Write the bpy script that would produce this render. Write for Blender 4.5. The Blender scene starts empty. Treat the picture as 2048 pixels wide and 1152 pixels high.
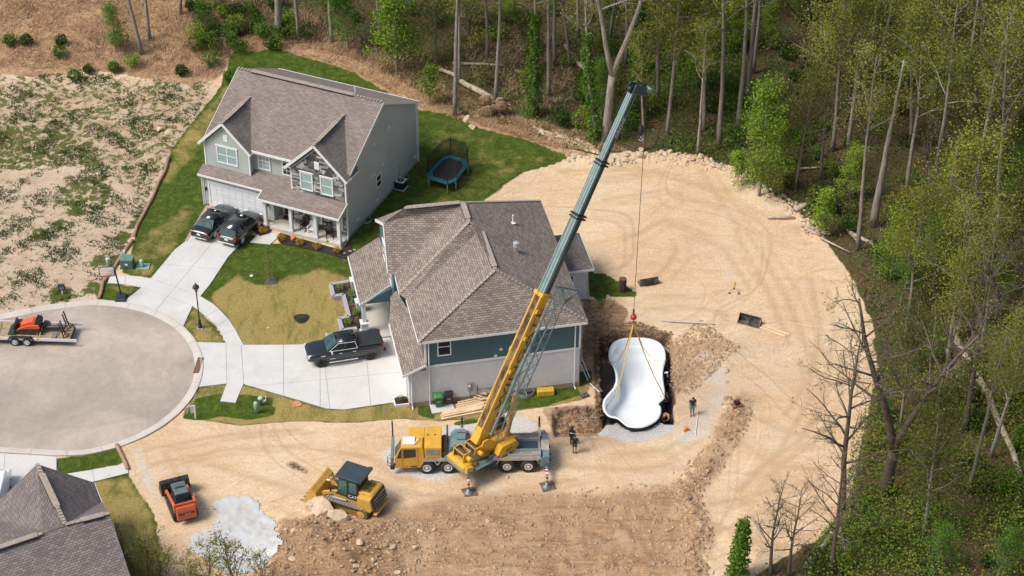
import bpy, bmesh, math, random
import numpy as np
from mathutils import Vector, Matrix, noise
random.seed(7); np.random.seed(7)
R = math.radians
SC = bpy.context.scene
COL = SC.collection
# ---------------------------------------------------------------- camera
FPX, TILT, CAMH = 4166.0, R(35.84), 96.5
cam = bpy.data.objects.new('camera', bpy.data.cameras.new('camera'))
COL.objects.link(cam); SC.camera = cam
cam.location = (0, 0, CAMH); cam.rotation_euler = (R(90) - TILT, 0, 0)
cam.data.sensor_width = 36; cam.data.lens = FPX / 2048 * 36
cam.data.clip_start = 1; cam.data.clip_end = 2000
# ---------------------------------------------------------------- sky and sun (bright hazy overcast, light from the left)
SUN_EL, SUN_AZ = R(54), R(-112)          # azimuth measured from +Y towards +X
w = bpy.data.worlds.new('World'); SC.world = w; w.use_nodes = True
nt = w.node_tree; nt.nodes.clear()
sky = nt.nodes.new('ShaderNodeTexSky'); sky.sky_type = 'NISHITA'; sky.sun_disc = False
sky.sun_elevation = SUN_EL; sky.sun_rotation = SUN_AZ
sky.dust_density = 4.0; sky.air_density = 1.2
bg = nt.nodes.new('ShaderNodeBackground'); bg.inputs[1].default_value = 0.09
wo = nt.nodes.new('ShaderNodeOutputWorld')
nt.links.new(sky.outputs[0], bg.inputs[0]); nt.links.new(bg.outputs[0], wo.inputs[0])
sl = bpy.data.lights.new('sun', 'SUN'); sl.energy = 2.15; sl.angle = R(22); sl.color = (1, .95, .88)
sun = bpy.data.objects.new('sun', sl); COL.objects.link(sun)
sd = Vector((math.sin(SUN_AZ) * math.cos(SUN_EL), math.cos(SUN_AZ) * math.cos(SUN_EL), math.sin(SUN_EL)))
sun.rotation_euler = sd.to_track_quat('Z', 'Y').to_euler(); sun.location = (-40, 60, 80)
SC.view_settings.view_transform = 'Standard'; SC.view_settings.look = 'None'
SC.view_settings.exposure = 0.6; SC.view_settings.gamma = 1
# ---------------------------------------------------------------- pixel -> ground
def ray(px, py):
    X, Y = px - 1024, py - 576
    c, s = math.cos(TILT), math.sin(TILT)
    return X, -Y * s + FPX * c, -Y * c - FPX * s
def U(px, py, z=0.0):
    d = ray(px, py); t = (z - CAMH) / d[2]
    return Vector((d[0] * t, d[1] * t, z))
def UP(pts, z=0.0): return [U(x, y, z).to_2d() for x, y in pts]
# ---------------------------------------------------------------- materials
def nn(t, typ, **k):
    n = t.nodes.new(typ)
    for a, v in k.items(): setattr(n, a, v)
    return n
def newmat(name):
    m = bpy.data.materials.new(name); m.use_nodes = True
    t = m.node_tree; b = t.nodes['Principled BSDF']
    return m, t, b
def ramp(t, fac, stops):
    r = nn(t, 'ShaderNodeValToRGB'); e = r.color_ramp.elements
    e[0].position, e[0].color = stops[0][0], (*stops[0][1], 1)
    e[1].position, e[1].color = stops[-1][0], (*stops[-1][1], 1)
    for p, c in stops[1:-1]:
        q = e.new(p); q.color = (*c, 1)
    t.links.new(fac, r.inputs[0]); return r.outputs[0]
def nz(t, scale, detail=4, rough=.6, vec=None, dist=0):
    n = nn(t, 'ShaderNodeTexNoise'); n.inputs['Scale'].default_value = scale
    n.inputs['Detail'].default_value = detail; n.inputs['Roughness'].default_value = rough
    n.inputs['Distortion'].default_value = dist
    if vec is not None: t.links.new(vec, n.inputs['Vector'])
    return n.outputs['Fac']
def mixc(t, fac, a, b, mode='MIX'):
    m = nn(t, 'ShaderNodeMix', data_type='RGBA', blend_type=mode)
    for s, v in ((m.inputs[0], fac), (m.inputs[6], a), (m.inputs[7], b)):
        if isinstance(v, (int, float)): s.default_value = v
        elif isinstance(v, tuple): s.default_value = (*v, 1)
        else: t.links.new(v, s)
    return m.outputs[2]
def mth(t, op, a, b=0.0, clamp=False):
    m = nn(t, 'ShaderNodeMath', operation=op, use_clamp=clamp)
    for s, v in ((m.inputs[0], a), (m.inputs[1], b)):
        if isinstance(v, (int, float)): s.default_value = v
        else: t.links.new(v, s)
    return m.outputs[0]
def geo(t): return nn(t, 'ShaderNodeNewGeometry').outputs['Position']
def objc(t): return nn(t, 'ShaderNodeTexCoord').outputs['Object']
def bump(t, b, h, strength=.3, dist=.05):
    n = nn(t, 'ShaderNodeBump'); n.inputs['Strength'].default_value = strength; n.inputs['Distance'].default_value = dist
    t.links.new(h, n.inputs['Height']); t.links.new(n.outputs[0], b.inputs['Normal'])
MC = {}
def M(name, col, rough=.6, metal=0.0, var=.18, scale=3.0, dirt=None, dirt_amt=.0, coat=0.0, trans=0.0):
    """plain procedural material: a base colour broken up by two noises and optional dust"""
    if name in MC: return MC[name]
    m, t, b = newmat(name); g = objc(t)
    n = nz(t, scale, 5, .65, g)
    c = tuple(col)
    lo = tuple(max(0, x * (1 - var)) for x in c); hi = tuple(min(1, x * (1 + var)) for x in c)
    o = ramp(t, n, [(.3, lo), (.7, hi)])
    if dirt:
        d = nz(t, scale * .45 + .6, 6, .7, g)
        f = mth(t, 'MULTIPLY', mth(t, 'SUBTRACT', d, .42, True), dirt_amt * 4, True)
        o = mixc(t, f, o, dirt)
    t.links.new(o, b.inputs['Base Color'])
    b.inputs['Roughness'].default_value = rough; b.inputs['Metallic'].default_value = metal
    if coat: b.inputs['Coat Weight'].default_value = coat; b.inputs['Coat Roughness'].default_value = .08
    MC[name] = m; return m
def UVbrick(name, c1, c2, mortar, w_, h_, ms=.012, rough=.85, off=.5, bstr=.4, nvar=.5, extra=None, scale2=.5):
    if name in MC: return MC[name]
    m, t, b = newmat(name)
    uv = nn(t, 'ShaderNodeTexCoord').outputs['UV']
    br = nn(t, 'ShaderNodeTexBrick'); br.offset = off
    t.links.new(uv, br.inputs['Vector'])
    br.inputs['Color1'].default_value = (*c1, 1); br.inputs['Color2'].default_value = (*c2, 1); br.inputs['Mortar'].default_value = (*mortar, 1)
    br.inputs['Scale'].default_value = 1; br.inputs['Mortar Size'].default_value = ms; br.inputs['Mortar Smooth'].default_value = .3
    br.inputs['Brick Width'].default_value = w_; br.inputs['Row Height'].default_value = h_; br.inputs['Bias'].default_value = 0
    n = nz(t, scale2, 4, .6, uv); n2 = nz(t, 14, 3, .7, uv)
    c = mixc(t, nvar, br.outputs[0], ramp(t, n, [(.3, (.35, .35, .35)), (.7, (.65, .65, .65))]), 'OVERLAY')
    c = mixc(t, .35, c, ramp(t, n2, [(.3, (.3, .3, .3)), (.7, (.7, .7, .7))]), 'OVERLAY')
    t.links.new(c, b.inputs['Base Color']); b.inputs['Roughness'].default_value = rough
    bump(t, b, br.outputs['Fac'], -bstr, .02) if bstr else None
    MC[name] = m; return m
def lap(name, col, h_=.115, rough=.55):
    """lap siding: horizontal courses as saw-tooth relief"""
    if name in MC: return MC[name]
    m, t, b = newmat(name)
    uv = nn(t, 'ShaderNodeTexCoord').outputs['UV']
    sx = nn(t, 'ShaderNodeSeparateXYZ'); t.links.new(uv, sx.inputs[0])
    f = mth(t, 'FRACT', mth(t, 'DIVIDE', sx.outputs[1], h_))
    n = nz(t, .35, 4, .6, uv)
    o = ramp(t, n, [(.3, tuple(x * .9 for x in col)), (.7, tuple(min(1, x * 1.08) for x in col))])
    t.links.new(o, b.inputs['Base Color']); b.inputs['Roughness'].default_value = rough
    bump(t, b, f, -1.0, .06)
    MC[name] = m; return m
# ---------------------------------------------------------------- mesh builder
class MB:
    def __init__(s): s.v = []; s.f = []
    def add(s, vs, fs):
        o = len(s.v); s.v += [tuple(v) for v in vs]; s.f += [tuple(i + o for i in f) for f in fs]; return s
    def box(s, x0, x1, y0, y1, z0, z1):
        return s.add([(x0, y0, z0), (x1, y0, z0), (x1, y1, z0), (x0, y1, z0), (x0, y0, z1), (x1, y0, z1), (x1, y1, z1), (x0, y1, z1)],
                     [(3, 2, 1, 0), (4, 5, 6, 7), (0, 1, 5, 4), (1, 2, 6, 5), (2, 3, 7, 6), (3, 0, 4, 7)])
    def cb(s, c, d, rot=None):
        q = MB().box(-d[0] / 2, d[0] / 2, -d[1] / 2, d[1] / 2, -d[2] / 2, d[2] / 2)
        m = Matrix.Translation(c) @ (rot.to_4x4() if rot is not None else Matrix())
        return s.add([m @ Vector(v) for v in q.v], q.f)
    def bar(s, a, b, w_, h_=None, up=(0, 0, 1)):
        """square bar from a to b"""
        h_ = h_ or w_; a, b = Vector(a), Vector(b); d = (b - a).normalized(); u = Vector(up)
        if abs(d.dot(u)) > .98: u = Vector((1, 0, 0))
        x = d.cross(u).normalized(); y = x.cross(d).normalized()
        vs = [p + x * sx * w_ / 2 + y * sy * h_ / 2 for p in (a, b) for sx, sy in ((-1, -1), (1, -1), (1, 1), (-1, 1))]
        return s.add(vs, [(3, 2, 1, 0), (4, 5, 6, 7), (0, 1, 5, 4), (1, 2, 6, 5), (2, 3, 7, 6), (3, 0, 4, 7)])
    def tube(s, a, b, r0, r1=None, n=10, cap=True):
        r1 = r0 if r1 is None else r1; a, b = Vector(a), Vector(b); d = (b - a).normalized()
        u = Vector((0, 0, 1)) if abs(d.z) < .9 else Vector((1, 0, 0))
        x = d.cross(u).normalized(); y = x.cross(d)
        vs = []
        for p, r in ((a, r0), (b, r1)):
            for i in range(n):
                t = 2 * math.pi * i / n; vs.append(p + x * math.cos(t) * r + y * math.sin(t) * r)
        fs = [(i, (i + 1) % n, n + (i + 1) % n, n + i) for i in range(n)]
        if cap: fs += [tuple(range(n - 1, -1, -1)), tuple(range(n, 2 * n))]
        return s.add(vs, fs)
    def path(s, pts, rad, n=6):
        """tube along a polyline with radii"""
        pts = [Vector(p) for p in pts]; rad = rad if isinstance(rad, (list, tuple)) else [rad] * len(pts)
        vs = []
        for i, p in enumerate(pts):
            d = (pts[min(i + 1, len(pts) - 1)] - pts[max(i - 1, 0)]).normalized()
            u = Vector((0, 0, 1)) if abs(d.z) < .9 else Vector((1, 0, 0))
            x = d.cross(u).normalized(); y = x.cross(d)
            for k in range(n):
                t = 2 * math.pi * k / n; vs.append(p + (x * math.cos(t) + y * math.sin(t)) * rad[i])
        fs = [(i * n + k, i * n + (k + 1) % n, (i + 1) * n + (k + 1) % n, (i + 1) * n + k) for i in range(len(pts) - 1) for k in range(n)]
        fs += [tuple(range(n - 1, -1, -1)), tuple((len(pts) - 1) * n + k for k in range(n))]
        return s.add(vs, fs)
    def prism(s, poly, z0, z1):
        n = len(poly); a = sum(poly[i][0] * poly[(i + 1) % n][1] - poly[(i + 1) % n][0] * poly[i][1] for i in range(n))
        if a < 0: poly = poly[::-1]
        vs = [(p[0], p[1], z0) for p in poly] + [(p[0], p[1], z1) for p in poly]
        return s.add(vs, [tuple(range(n - 1, -1, -1)), tuple(range(n, 2 * n))] + [(i, (i + 1) % n, n + (i + 1) % n, n + i) for i in range(n)])
    def prof(s, poly, y0, y1, ax='y'):
        """profile in xz (ax y) or yz (ax x) extruded along the axis"""
        n = len(poly); a = sum(poly[i][0] * poly[(i + 1) % n][1] - poly[(i + 1) % n][0] * poly[i][1] for i in range(n))
        if (a < 0) == (ax == 'y'): poly = poly[::-1]
        if ax == 'y': vs = [(p[0], y0, p[1]) for p in poly] + [(p[0], y1, p[1]) for p in poly]
        else: vs = [(y0, p[0], p[1]) for p in poly] + [(y1, p[0], p[1]) for p in poly]
        fs = [tuple(range(n)), tuple(range(2 * n - 1, n - 1, -1))] + [(i, n + i, n + (i + 1) % n, (i + 1) % n) for i in range(n)]
        if ax == 'y': fs = [f[::-1] for f in fs] if False else fs
        return s.add(vs, fs)
    def slab(s, poly, t=.1):
        """3D polygon (top face) thickened downwards"""
        n = len(poly); vs = [tuple(p) for p in poly] + [(p[0], p[1], p[2] - t) for p in poly]
        return s.add(vs, [tuple(range(n)), tuple(range(2 * n - 1, n - 1, -1))] + [(i, n + i, n + (i + 1) % n, (i + 1) % n) for i in range(n)])
    def lathe(s, prof, c=(0, 0, 0), n=16, axis='z'):
        vs = []
        for r, h in prof:
            for k in range(n):
                t = 2 * math.pi * k / n; a, b = r * math.cos(t), r * math.sin(t)
                p = (a, b, h) if axis == 'z' else ((a, h, b) if axis == 'y' else (h, a, b))
                vs.append((p[0] + c[0], p[1] + c[1], p[2] + c[2]))
        m = len(prof)
        fs = [(i * n + k, i * n + (k + 1) % n, (i + 1) * n + (k + 1) % n, (i + 1) * n + k) for i in range(m - 1) for k in range(n)]
        fs += [tuple(range(n - 1, -1, -1)), tuple((m - 1) * n + k for k in range(n))]
        return s.add(vs, fs)
    def ball(s, c, r, n=10, m=7, sq=(1, 1, 1)):
        pr = [(max(.001, r * math.sin(math.pi * i / m)), -r * math.cos(math.pi * i / m)) for i in range(m + 1)]
        q = MB().lathe(pr, n=n)
        return s.add([(v[0] * sq[0] + c[0], v[1] * sq[1] + c[1], v[2] * sq[2] + c[2]) for v in q.v], q.f)
    def mesh(s, name, mat):
        me = bpy.data.meshes.new(name); me.from_pydata(s.v, [], s.f)
        bm = bmesh.new(); bm.from_mesh(me); bmesh.ops.recalc_face_normals(bm, faces=bm.faces)
        uvl = bm.loops.layers.uv.new('UVMap'); Z = Vector((0, 0, 1))
        for f in bm.faces:
            n = f.normal
            if abs(n.z) > .985: e1, e2 = Vector((1, 0, 0)), Vector((0, 1, 0))
            else: e1 = Z.cross(n).normalized(); e2 = n.cross(e1)
            for l in f.loops: l[uvl].uv = (l.vert.co.dot(e1), l.vert.co.dot(e2))
        bm.to_mesh(me); bm.free()
        if mat: me.materials.append(mat)
        return me
    def build(s, name, mat, parent=None, smooth=False, bevel=0.0, label=None):
        o = bpy.data.objects.new(name, s.mesh(name, mat)); COL.objects.link(o)
        if parent is not None: o.parent = parent
        if smooth: o.data.polygons.foreach_set('use_smooth', [True] * len(o.data.polygons))
        if bevel:
            b = o.modifiers.new('bevel', 'BEVEL'); b.width = bevel; b.segments = 2; b.limit_method = 'ANGLE'; b.angle_limit = R(40)
        if label: o['label'] = label
        return o
def tag(o, label=None, cat=None, group=None, kind=None):
    if label: o['label'] = label
    if cat: o['category'] = cat
    if group: o['group'] = group
    if kind: o['kind'] = kind
    return o
def thing(name, label, cat, loc=(0, 0, 0), rz=0.0, group=None):
    o = bpy.data.objects.new(name, None); COL.objects.link(o)
    o.location = loc; o.rotation_euler = (0, 0, rz); o.empty_display_size = .3
    return tag(o, label, cat, group)
def dup(root, loc, rz=0.0, label=None, sc=1.0):
    def cp(o, par):
        c = o.copy(); COL.objects.link(c); c.parent = par
        for ch in o.children: cp(ch, c)
        return c
    r = cp(root, None); r.location = loc; r.rotation_euler = (0, 0, rz); r.scale = (sc,) * 3
    if label: r['label'] = label
    return r

def text(name, s, size, mat, par, mw, depth=.004):
    """flat lettering as a mesh part; mw = matrix in the parent's space"""
    cu = bpy.data.curves.new(name, 'FONT'); cu.body = s; cu.size = size; cu.extrude = depth; cu.align_x = 'CENTER'; cu.align_y = 'CENTER'
    o = bpy.data.objects.new(name, cu); COL.objects.link(o)
    dg = bpy.context.evaluated_depsgraph_get(); me = bpy.data.meshes.new_from_object(o.evaluated_get(dg))
    bpy.data.objects.remove(o); me.materials.clear(); me.materials.append(mat)
    r = bpy.data.objects.new(name, me); COL.objects.link(r); r.parent = par; r.matrix_local = mw
    return r
def fr(o, x, y):
    """matrix with origin o, text direction x, text up y"""
    x = Vector(x).normalized(); y = Vector(y); z = x.cross(y).normalized(); y = z.cross(x)
    return Matrix(((x.x, y.x, z.x, o[0]), (x.y, y.y, z.y, o[1]), (x.z, y.z, z.z, o[2]), (0, 0, 0, 1)))
# ================================================================ terrain
def smooth(a, b, x): t = np.clip((x - a) / (b - a), 0, 1); return t * t * (3 - 2 * t)
def polydist(X, Y, pts):
    d = np.full(X.shape, 1e9)
    for a, b in zip(pts[:-1], pts[1:]):
        ax, ay, bx, by = a[0], a[1], b[0], b[1]; L = (bx - ax) ** 2 + (by - ay) ** 2 + 1e-9
        t = np.clip(((X - ax) * (bx - ax) + (Y - ay) * (by - ay)) / L, 0, 1)
        d = np.minimum(d, np.hypot(X - ax - t * (bx - ax), Y - ay - t * (by - ay)))
    return d
def inpoly(X, Y, pts):
    c = np.zeros(X.shape, bool); n = len(pts)
    for i in range(n):
        x0, y0 = pts[i]; x1, y1 = pts[(i + 1) % n]
        k = (y0 > Y) != (y1 > Y)
        c ^= k & (X < (x1 - x0) * (Y - y0) / ((y1 - y0) if y1 != y0 else 1e-9) + x0)
    return c
PIT = (6.65, 11.8, 116.9, 126.6); PITD = 1.35
TR = [U(1108, 818).to_2d(), U(1203, 812).to_2d(), U(1203, 848).to_2d(), U(1108, 862).to_2d()]
TRX0, TRX1, TRY0, TRY1 = 3.0, 6.7, 116.0, 118.1
px_out = [(1268, 674.5), (1245, 676.5), (1228, 684), (1219, 697), (1217, 712), (1220, 723), (1227, 735), (1231, 750), (1231, 763), (1226, 776), (1215, 789), (1207, 800), (1205, 812), (1209, 824), (1219, 833), (1235, 837), (1245, 845), (1255, 852), (1268, 854.5), (1285, 854), (1302, 848), (1316, 838), (1322, 826), (1322, 814), (1318, 807), (1328, 797), (1330, 785), (1328, 770), (1326, 752), (1327, 737), (1331, 722), (1331, 706), (1326, 692), (1314, 682), (1295, 676)]
POOLP = [tuple(U(x, y, .55).to_2d() + (U(1268, 765, .55).to_2d() - U(x, y, .55).to_2d()).normalized() * .2) for x, y in px_out]
def hnoise(X, Y, k):
    return (np.sin(X * 1.7 * k + 1.3 * np.sin(Y * 1.1 * k)) * np.sin(Y * 1.9 * k + 1.7 * np.sin(X * .8 * k + 2)) +
            .5 * np.sin(X * 4.1 * k + 2.1 * np.sin(Y * 3.3 * k)) * np.sin(Y * 3.7 * k + X * 2.2 * k)) / 1.5
BERM = UP([(1478, 800), (1462, 860), (1420, 925), (1370, 985), (1395, 1060), (1380, 1150)])
BERM2 = UP([(1430, 640), (1400, 690), (1440, 720)])
PILES = [(U(610, 1105), 1.0, 2.4), (U(690, 1130), 1.1, 2.0), (U(760, 1080), .6, 2.2), (U(900, 1040), .3, 2.6), (U(640, 1060), .5, 1.8),
         (U(1030, 1140), .35, 2.5), (U(1270, 665), .35, 1.2), (U(1215, 668), .3, 1.0), (U(1450, 705), .3, 1.3)]
RIM = UP([(1130, 312), (1200, 325), (1260, 318), (1330, 316), (1400, 325), (1470, 350), (1540, 395), (1590, 420), (1640, 475)])
def hgt(X, Y):
    X = np.asarray(X, float); Y = np.asarray(Y, float)
    z = .13 * 3.5 * np.log1p(np.exp((Y - 159) / 3.5))                       # the wood rises behind the plots
    z = z + .05 * 6 * np.log1p(np.exp((X - 34) / 6)) * smooth(100, 130, Y)
    site = smooth(-26, -20, X) * (1 - smooth(111, 117, Y) * (1 - smooth(3, 9, X)))
    soft = smooth(150, 158, Y) + smooth(28, 33, X) + .25 * smooth(-34, -40, X)
    z = z + hnoise(X, Y, .5) * (.02 + .05 * np.clip(soft, 0, 1)) + hnoise(X, Y, 1.7) * (.012 + .05 * np.clip(soft, 0, 1))
    wq = 1.6 * hnoise(X, Y, .35)
    low = smooth(111, 105.5, Y + wq) * smooth(-20, -15, X + wq) * (1 - smooth(18, 24, X + wq))
    z = z + low * (hnoise(X, Y, .7) * .14 + hnoise(X, Y, 1.5) * .09 + hnoise(X, Y, 3.1) * .06)
    for p, h, r in PILES: z = z + h * np.exp(-((X - p.x) ** 2 + (Y - p.y) ** 2) / r ** 2) * (1 + .25 * hnoise(X, Y, 2.2))
    d = polydist(X, Y, BERM); z = z + .34 * np.exp(-(d / .75) ** 2) * (1 + .6 * hnoise(X, Y, 2.4))
    d = polydist(X, Y, BERM2); z = z + .2 * np.exp(-(d / .8) ** 2) * (1 + .6 * hnoise(X, Y, 2.4))
    d = polydist(X, Y, RIM); z = z + .22 * np.exp(-(d / .7) ** 2) * (1 + .7 * hnoise(X, Y, 2.0))
    x0, x1, y0, y1 = PIT; e = .13; wob = .10 * hnoise(X * 2.2, Y * 2.2, 1)
    front = smooth(y0 - 1.0, y0 + .9, Y)
    inn = smooth(x0 - e, x0 + e, X + wob) * (1 - smooth(x1 - e, x1 + e, X + wob)) * (1 - smooth(y1 - .4, y1 + .4, Y + 2.5 * wob)) * smooth(y0 - e, y0 + e, Y + wob)
    z = z - PITD * inn
    z = np.where(inpoly(X, Y, POOLP) & (Y < y0 + .6), np.minimum(z, -PITD), z)
    inn2 = smooth(TRX0 - .1, TRX0 + .1, X + wob) * (1 - smooth(TRX1 - .2, TRX1 + .2, X)) * smooth(TRY0 - 1.2, TRY0 + .3, Y) * (1 - smooth(TRY1 - .25, TRY1 + .25, Y + 2 * wob - .18 * (X - TRX0)))
    z = z - .62 * inn2 * (1 + .15 * hnoise(X, Y, 2.5))
    return z
def hz(x, y): return float(hgt(np.array([x]), np.array([y]))[0])
def G(px, py):
    """pixel -> point on the terrain"""
    z = 0.0
    for _ in range(6):
        p = U(px, py, z); z = hz(p.x, p.y)
    p = U(px, py, z); return Vector((p.x, p.y, z))
def axis(segs):
    out = []
    for a, b, d in segs: out += list(np.arange(a, b - 1e-6, d))
    return np.array(out + [segs[-1][1]])
gx = axis([(-160, -60, 4), (-60, -40, .8), (-40, 2.4, .3), (2.4, 13, .13), (13, 40, .3), (40, 64, .8), (64, 160, 4)])
gy = axis([(60, 98, 2), (98, 114.6, .28), (114.6, 128.4, .14), (128.4, 184, .35), (184, 220, 1.2), (220, 330, 6)])
GX, GY = np.meshgrid(gx, gy)
GZ = hgt(GX, GY)
def sink(poly, d=.16):
    m = inpoly(GX, GY, poly) * 1.0
    for _ in range(1):
        q = np.pad(m, 1, mode='edge'); m = np.minimum(m, np.minimum(np.minimum(q[:-2, 1:-1], q[2:, 1:-1]), np.minimum(q[1:-1, :-2], q[1:-1, 2:])))
    GZ[m > .5] = -d
PAVED = []
ZON = {}
def zone(name, polys, amt=1.0, blur=2):
    a = ZON.get(name, np.zeros(GX.shape))
    m = np.zeros(GX.shape)
    for p in polys: m = np.maximum(m, inpoly(GX, GY, p) * 1.0)
    for _ in range(blur):
        q = np.pad(m, 1, mode='edge'); m = (q[:-2, 1:-1] + q[2:, 1:-1] + q[1:-1, :-2] + q[1:-1, 2:] + 2 * m) / 6
    ZON[name] = np.maximum(a, m * amt)
def zline(name, pts, wd, amt):
    a = ZON.get(name, np.zeros(GX.shape)); d = polydist(GX, GY, UP(pts))
    ZON[name] = np.maximum(a, amt * np.exp(-(d / wd) ** 2))
def zblob(name, pts, amt=1.0):
    a = ZON.get(name, np.zeros(GX.shape))
    for x, y, r in pts:
        p = U(x, y); a = np.maximum(a, amt * np.exp(-(((GX - p.x) ** 2 + ((GY - p.y) * .8) ** 2) / r ** 2) ** 2))
    ZON[name] = a
FOREST_PX = [(350, -40), (375, 50), (400, 110), (470, 112), (560, 92), (700, 128), (860, 205), (935, 240), (1010, 255), (1130, 298), (1190, 312), (1250, 306), (1380, 312), (1470, 342), (1540, 392), (1590, 425), (1650, 480), (1705, 560), (1745, 650), (1755, 740), (1735, 830), (1720, 900), (1700, 1000), (1640, 1075), (1560, 1120), (1500, 1165), (1480, 1260), (2700, 1260), (2700, -400), (400, -400)]
FOREST = UP(FOREST_PX)
zone('forest', [FOREST], 1, 2)
zone('straw', [UP([(-600, -300), (600, -300), (560, 40), (700, 110), (880, 150), (900, 205), (840, 200), (700, 140), (560, 120), (470, 130), (440, 175), (380, 185), (200, 160), (100, 170), (-600, 150)])], 1, 3)
zone('straw', [UP([(440, 120), (560, 60), (700, 100), (900, 200), (1000, 245), (1150, 295), (1240, 312), (1130, 318), (1050, 290), (960, 266), (905, 240), (836, 232), (700, 165), (560, 130), (470, 132)])], .85, 2)
zone('straw', [UP([(880, 60), (1080, 110), (1180, 240), (1100, 230), (960, 190)])], .55, 4)
zone('straw', [UP([(1050, 270), (1180, 300), (1240, 310), (1120, 300)])], .5, 2)
zone('lush', [UP([(468, 128), (560, 125), (700, 160), (836, 228), (905, 236), (960, 262), (1060, 285), (1140, 318), (1100, 332), (1045, 345), (1000, 378), (960, 408), (900, 440), (740, 530), (690, 505), (700, 430), (500, 330), (414, 415), (371, 484), (341, 524), (302, 557), (245, 548), (262, 500), (268, 470), (300, 400), (318, 360), (345, 300), (385, 250), (440, 190)])], 1, 1)
zone('dry', [UP([(455, 180), (475, 200), (440, 270), (400, 300), (330, 380), (318, 360), (350, 290), (400, 230)])], .62, 5)
zone('dry', [UP([(280, 470), (380, 400), (400, 420), (340, 520), (290, 550), (262, 560), (245, 548)])], .5, 6)
zone('dry', [UP([(860, 235), (960, 265), (1100, 320), (1080, 335), (960, 408), (860, 420), (840, 330)])], .36, 6)
LAWN2 = [(420, 570), (456, 515), (500, 468), (545, 486), (620, 492), (690, 515), (706, 525), (702, 545), (722, 600), (738, 660), (690, 676), (620, 692), (480, 692), (458, 641), (425, 608), (399, 592)]
zone('lush', [UP(LAWN2)], 1, 1)
zone('dry', [UP([(420, 592), (470, 548), (520, 575), (560, 560), (640, 535), (712, 560), (738, 660), (690, 676), (620, 692), (480, 692), (458, 641), (428, 608)])], 1.0, 4)
zone('lush', [UP([(385, 612), (366, 654), (392, 686), (452, 686), (430, 652), (400, 624)])], 1, 1)
zone('dry', [UP([(385, 612), (366, 654), (392, 686), (452, 686), (430, 652), (400, 624)])], .62, 2)
zone('lush', [UP([(205, 565), (228, 568), (284, 576), (247, 604), (196, 600), (192, 585)])], 1, 1); zone('dry', [UP([(205, 565), (284, 576), (247, 604)])], .5, 2)
zone('lush', [UP([(244, 545), (302, 556), (303, 540), (320, 520), (262, 520)])], 1, 1); zone('dry', [UP([(250, 545), (302, 556), (320, 520), (280, 530)])], .6, 2)
STRIP = [(399, 775), (454, 768), (487, 768), (567, 792), (653, 818), (687, 820), (795, 804), (860, 805), (1000, 796), (1160, 768), (1180, 775), (1162, 800), (1100, 812), (1010, 826), (960, 838), (880, 842), (800, 838), (700, 846), (600, 842), (540, 846), (480, 852), (420, 842), (362, 836), (384, 801)]
zone('lush', [UP(STRIP)], .9, 1); zone('dry', [UP(STRIP)], .78, 2)
zone('dry', [UP([(410, 850), (640, 838), (640, 880), (420, 880)])], .25, 3)
for pl in ([(392, 798), (440, 786), (545, 795), (548, 830), (500, 840), (440, 832), (400, 842), (366, 836)], [(1000, 795), (1150, 772), (1162, 790), (1090, 812), (1010, 822)], [(835, 812), (870, 812), (866, 840), (838, 830)], [(905, 845), (960, 836), (960, 845), (910, 852)], [(1130, 750), (1185, 740), (1185, 762), (1160, 775)]):
    zone('lushtop', [UP(pl)], 1, 2)
zone('lushtop', [UP([(1178, 543), (1213, 550), (1245, 568), (1280, 590), (1240, 594), (1212, 590), (1206, 622), (1198, 620), (1196, 598), (1178, 594)])], 1, 1)
zone('lushtop', [UP([(702, 480), (830, 335), (870, 340), (850, 395), (760, 440), (750, 520), (700, 520)])], .8, 3)
zone('lush', [UP([(113, 918), (237, 897), (252, 925), (160, 944), (113, 946)])], 1, 1)
zone('lush', [UP([(120, 955), (257, 948), (275, 980), (310, 1035), (330, 1180), (150, 1180)])], 1, 1); zone('dry', [UP([(180, 965), (257, 950), (290, 1000), (310, 1035), (330, 1180), (200, 1180)])], .72, 2)
zone('weed', [UP([(-600, 165), (200, 165), (440, 180), (400, 240), (330, 330), (300, 410), (200, 350), (60, 320), (-600, 330)])], .52, 4)
zone('weed', [UP([(0, 262), (130, 245), (205, 300), (215, 350), (130, 335), (70, 345), (-600, 330), (-600, 262)])], .64, 5)
zone('weed', [UP([(130, 345), (225, 350), (235, 420), (150, 430), (100, 410)])], .62, 3)
zone('weed', [UP([(-600, 330), (300, 410), (262, 485), (205, 590), (150, 600), (0, 630), (-600, 700)])], .38, 4)
zblob('weed', [(120, 590, 1.3), (190, 575, 1.0), (200, 522, .9), (120, 450, .9), (245, 475, .9), (265, 450, .7), (80, 468, .9), (150, 425, .9), (230, 520, .8)], .8)
zone('dirt', [UP([(-600, 300), (60, 330), (200, 350), (300, 410), (262, 485), (205, 590), (150, 602), (0, 632), (-600, 700)])], .34, 6)
zone('dirt', [UP([(-600, 165), (430, 185), (340, 330), (280, 420), (200, 350), (60, 320), (-600, 330)])], .4, 5)
zone('dirt', [UP([(540, 1180), (570, 1060), (620, 1030), (780, 1010), (1000, 985), (1200, 985), (1370, 960), (1440, 830), (1478, 800), (1500, 830), (1440, 950), (1400, 1000), (1410, 1180)])], .62, 12)
zone('dirt', [UP([(1168, 600), (1220, 598), (1260, 620), (1240, 670), (1200, 690), (1205, 780), (1170, 770), (1164, 690)])], .95, 3)
zone('dirt', [UP([(1200, 655), (1280, 650), (1345, 668), (1340, 690), (1205, 690)])], .9, 2)
zone('dirt', [UP([(1340, 690), (1400, 680), (1460, 690), (1440, 740), (1390, 760), (1350, 800), (1338, 760)])], .5, 4)
zone('dirt', [UP([(560, 1040), (760, 1050), (800, 1180), (530, 1180)])], .8, 3)
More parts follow.
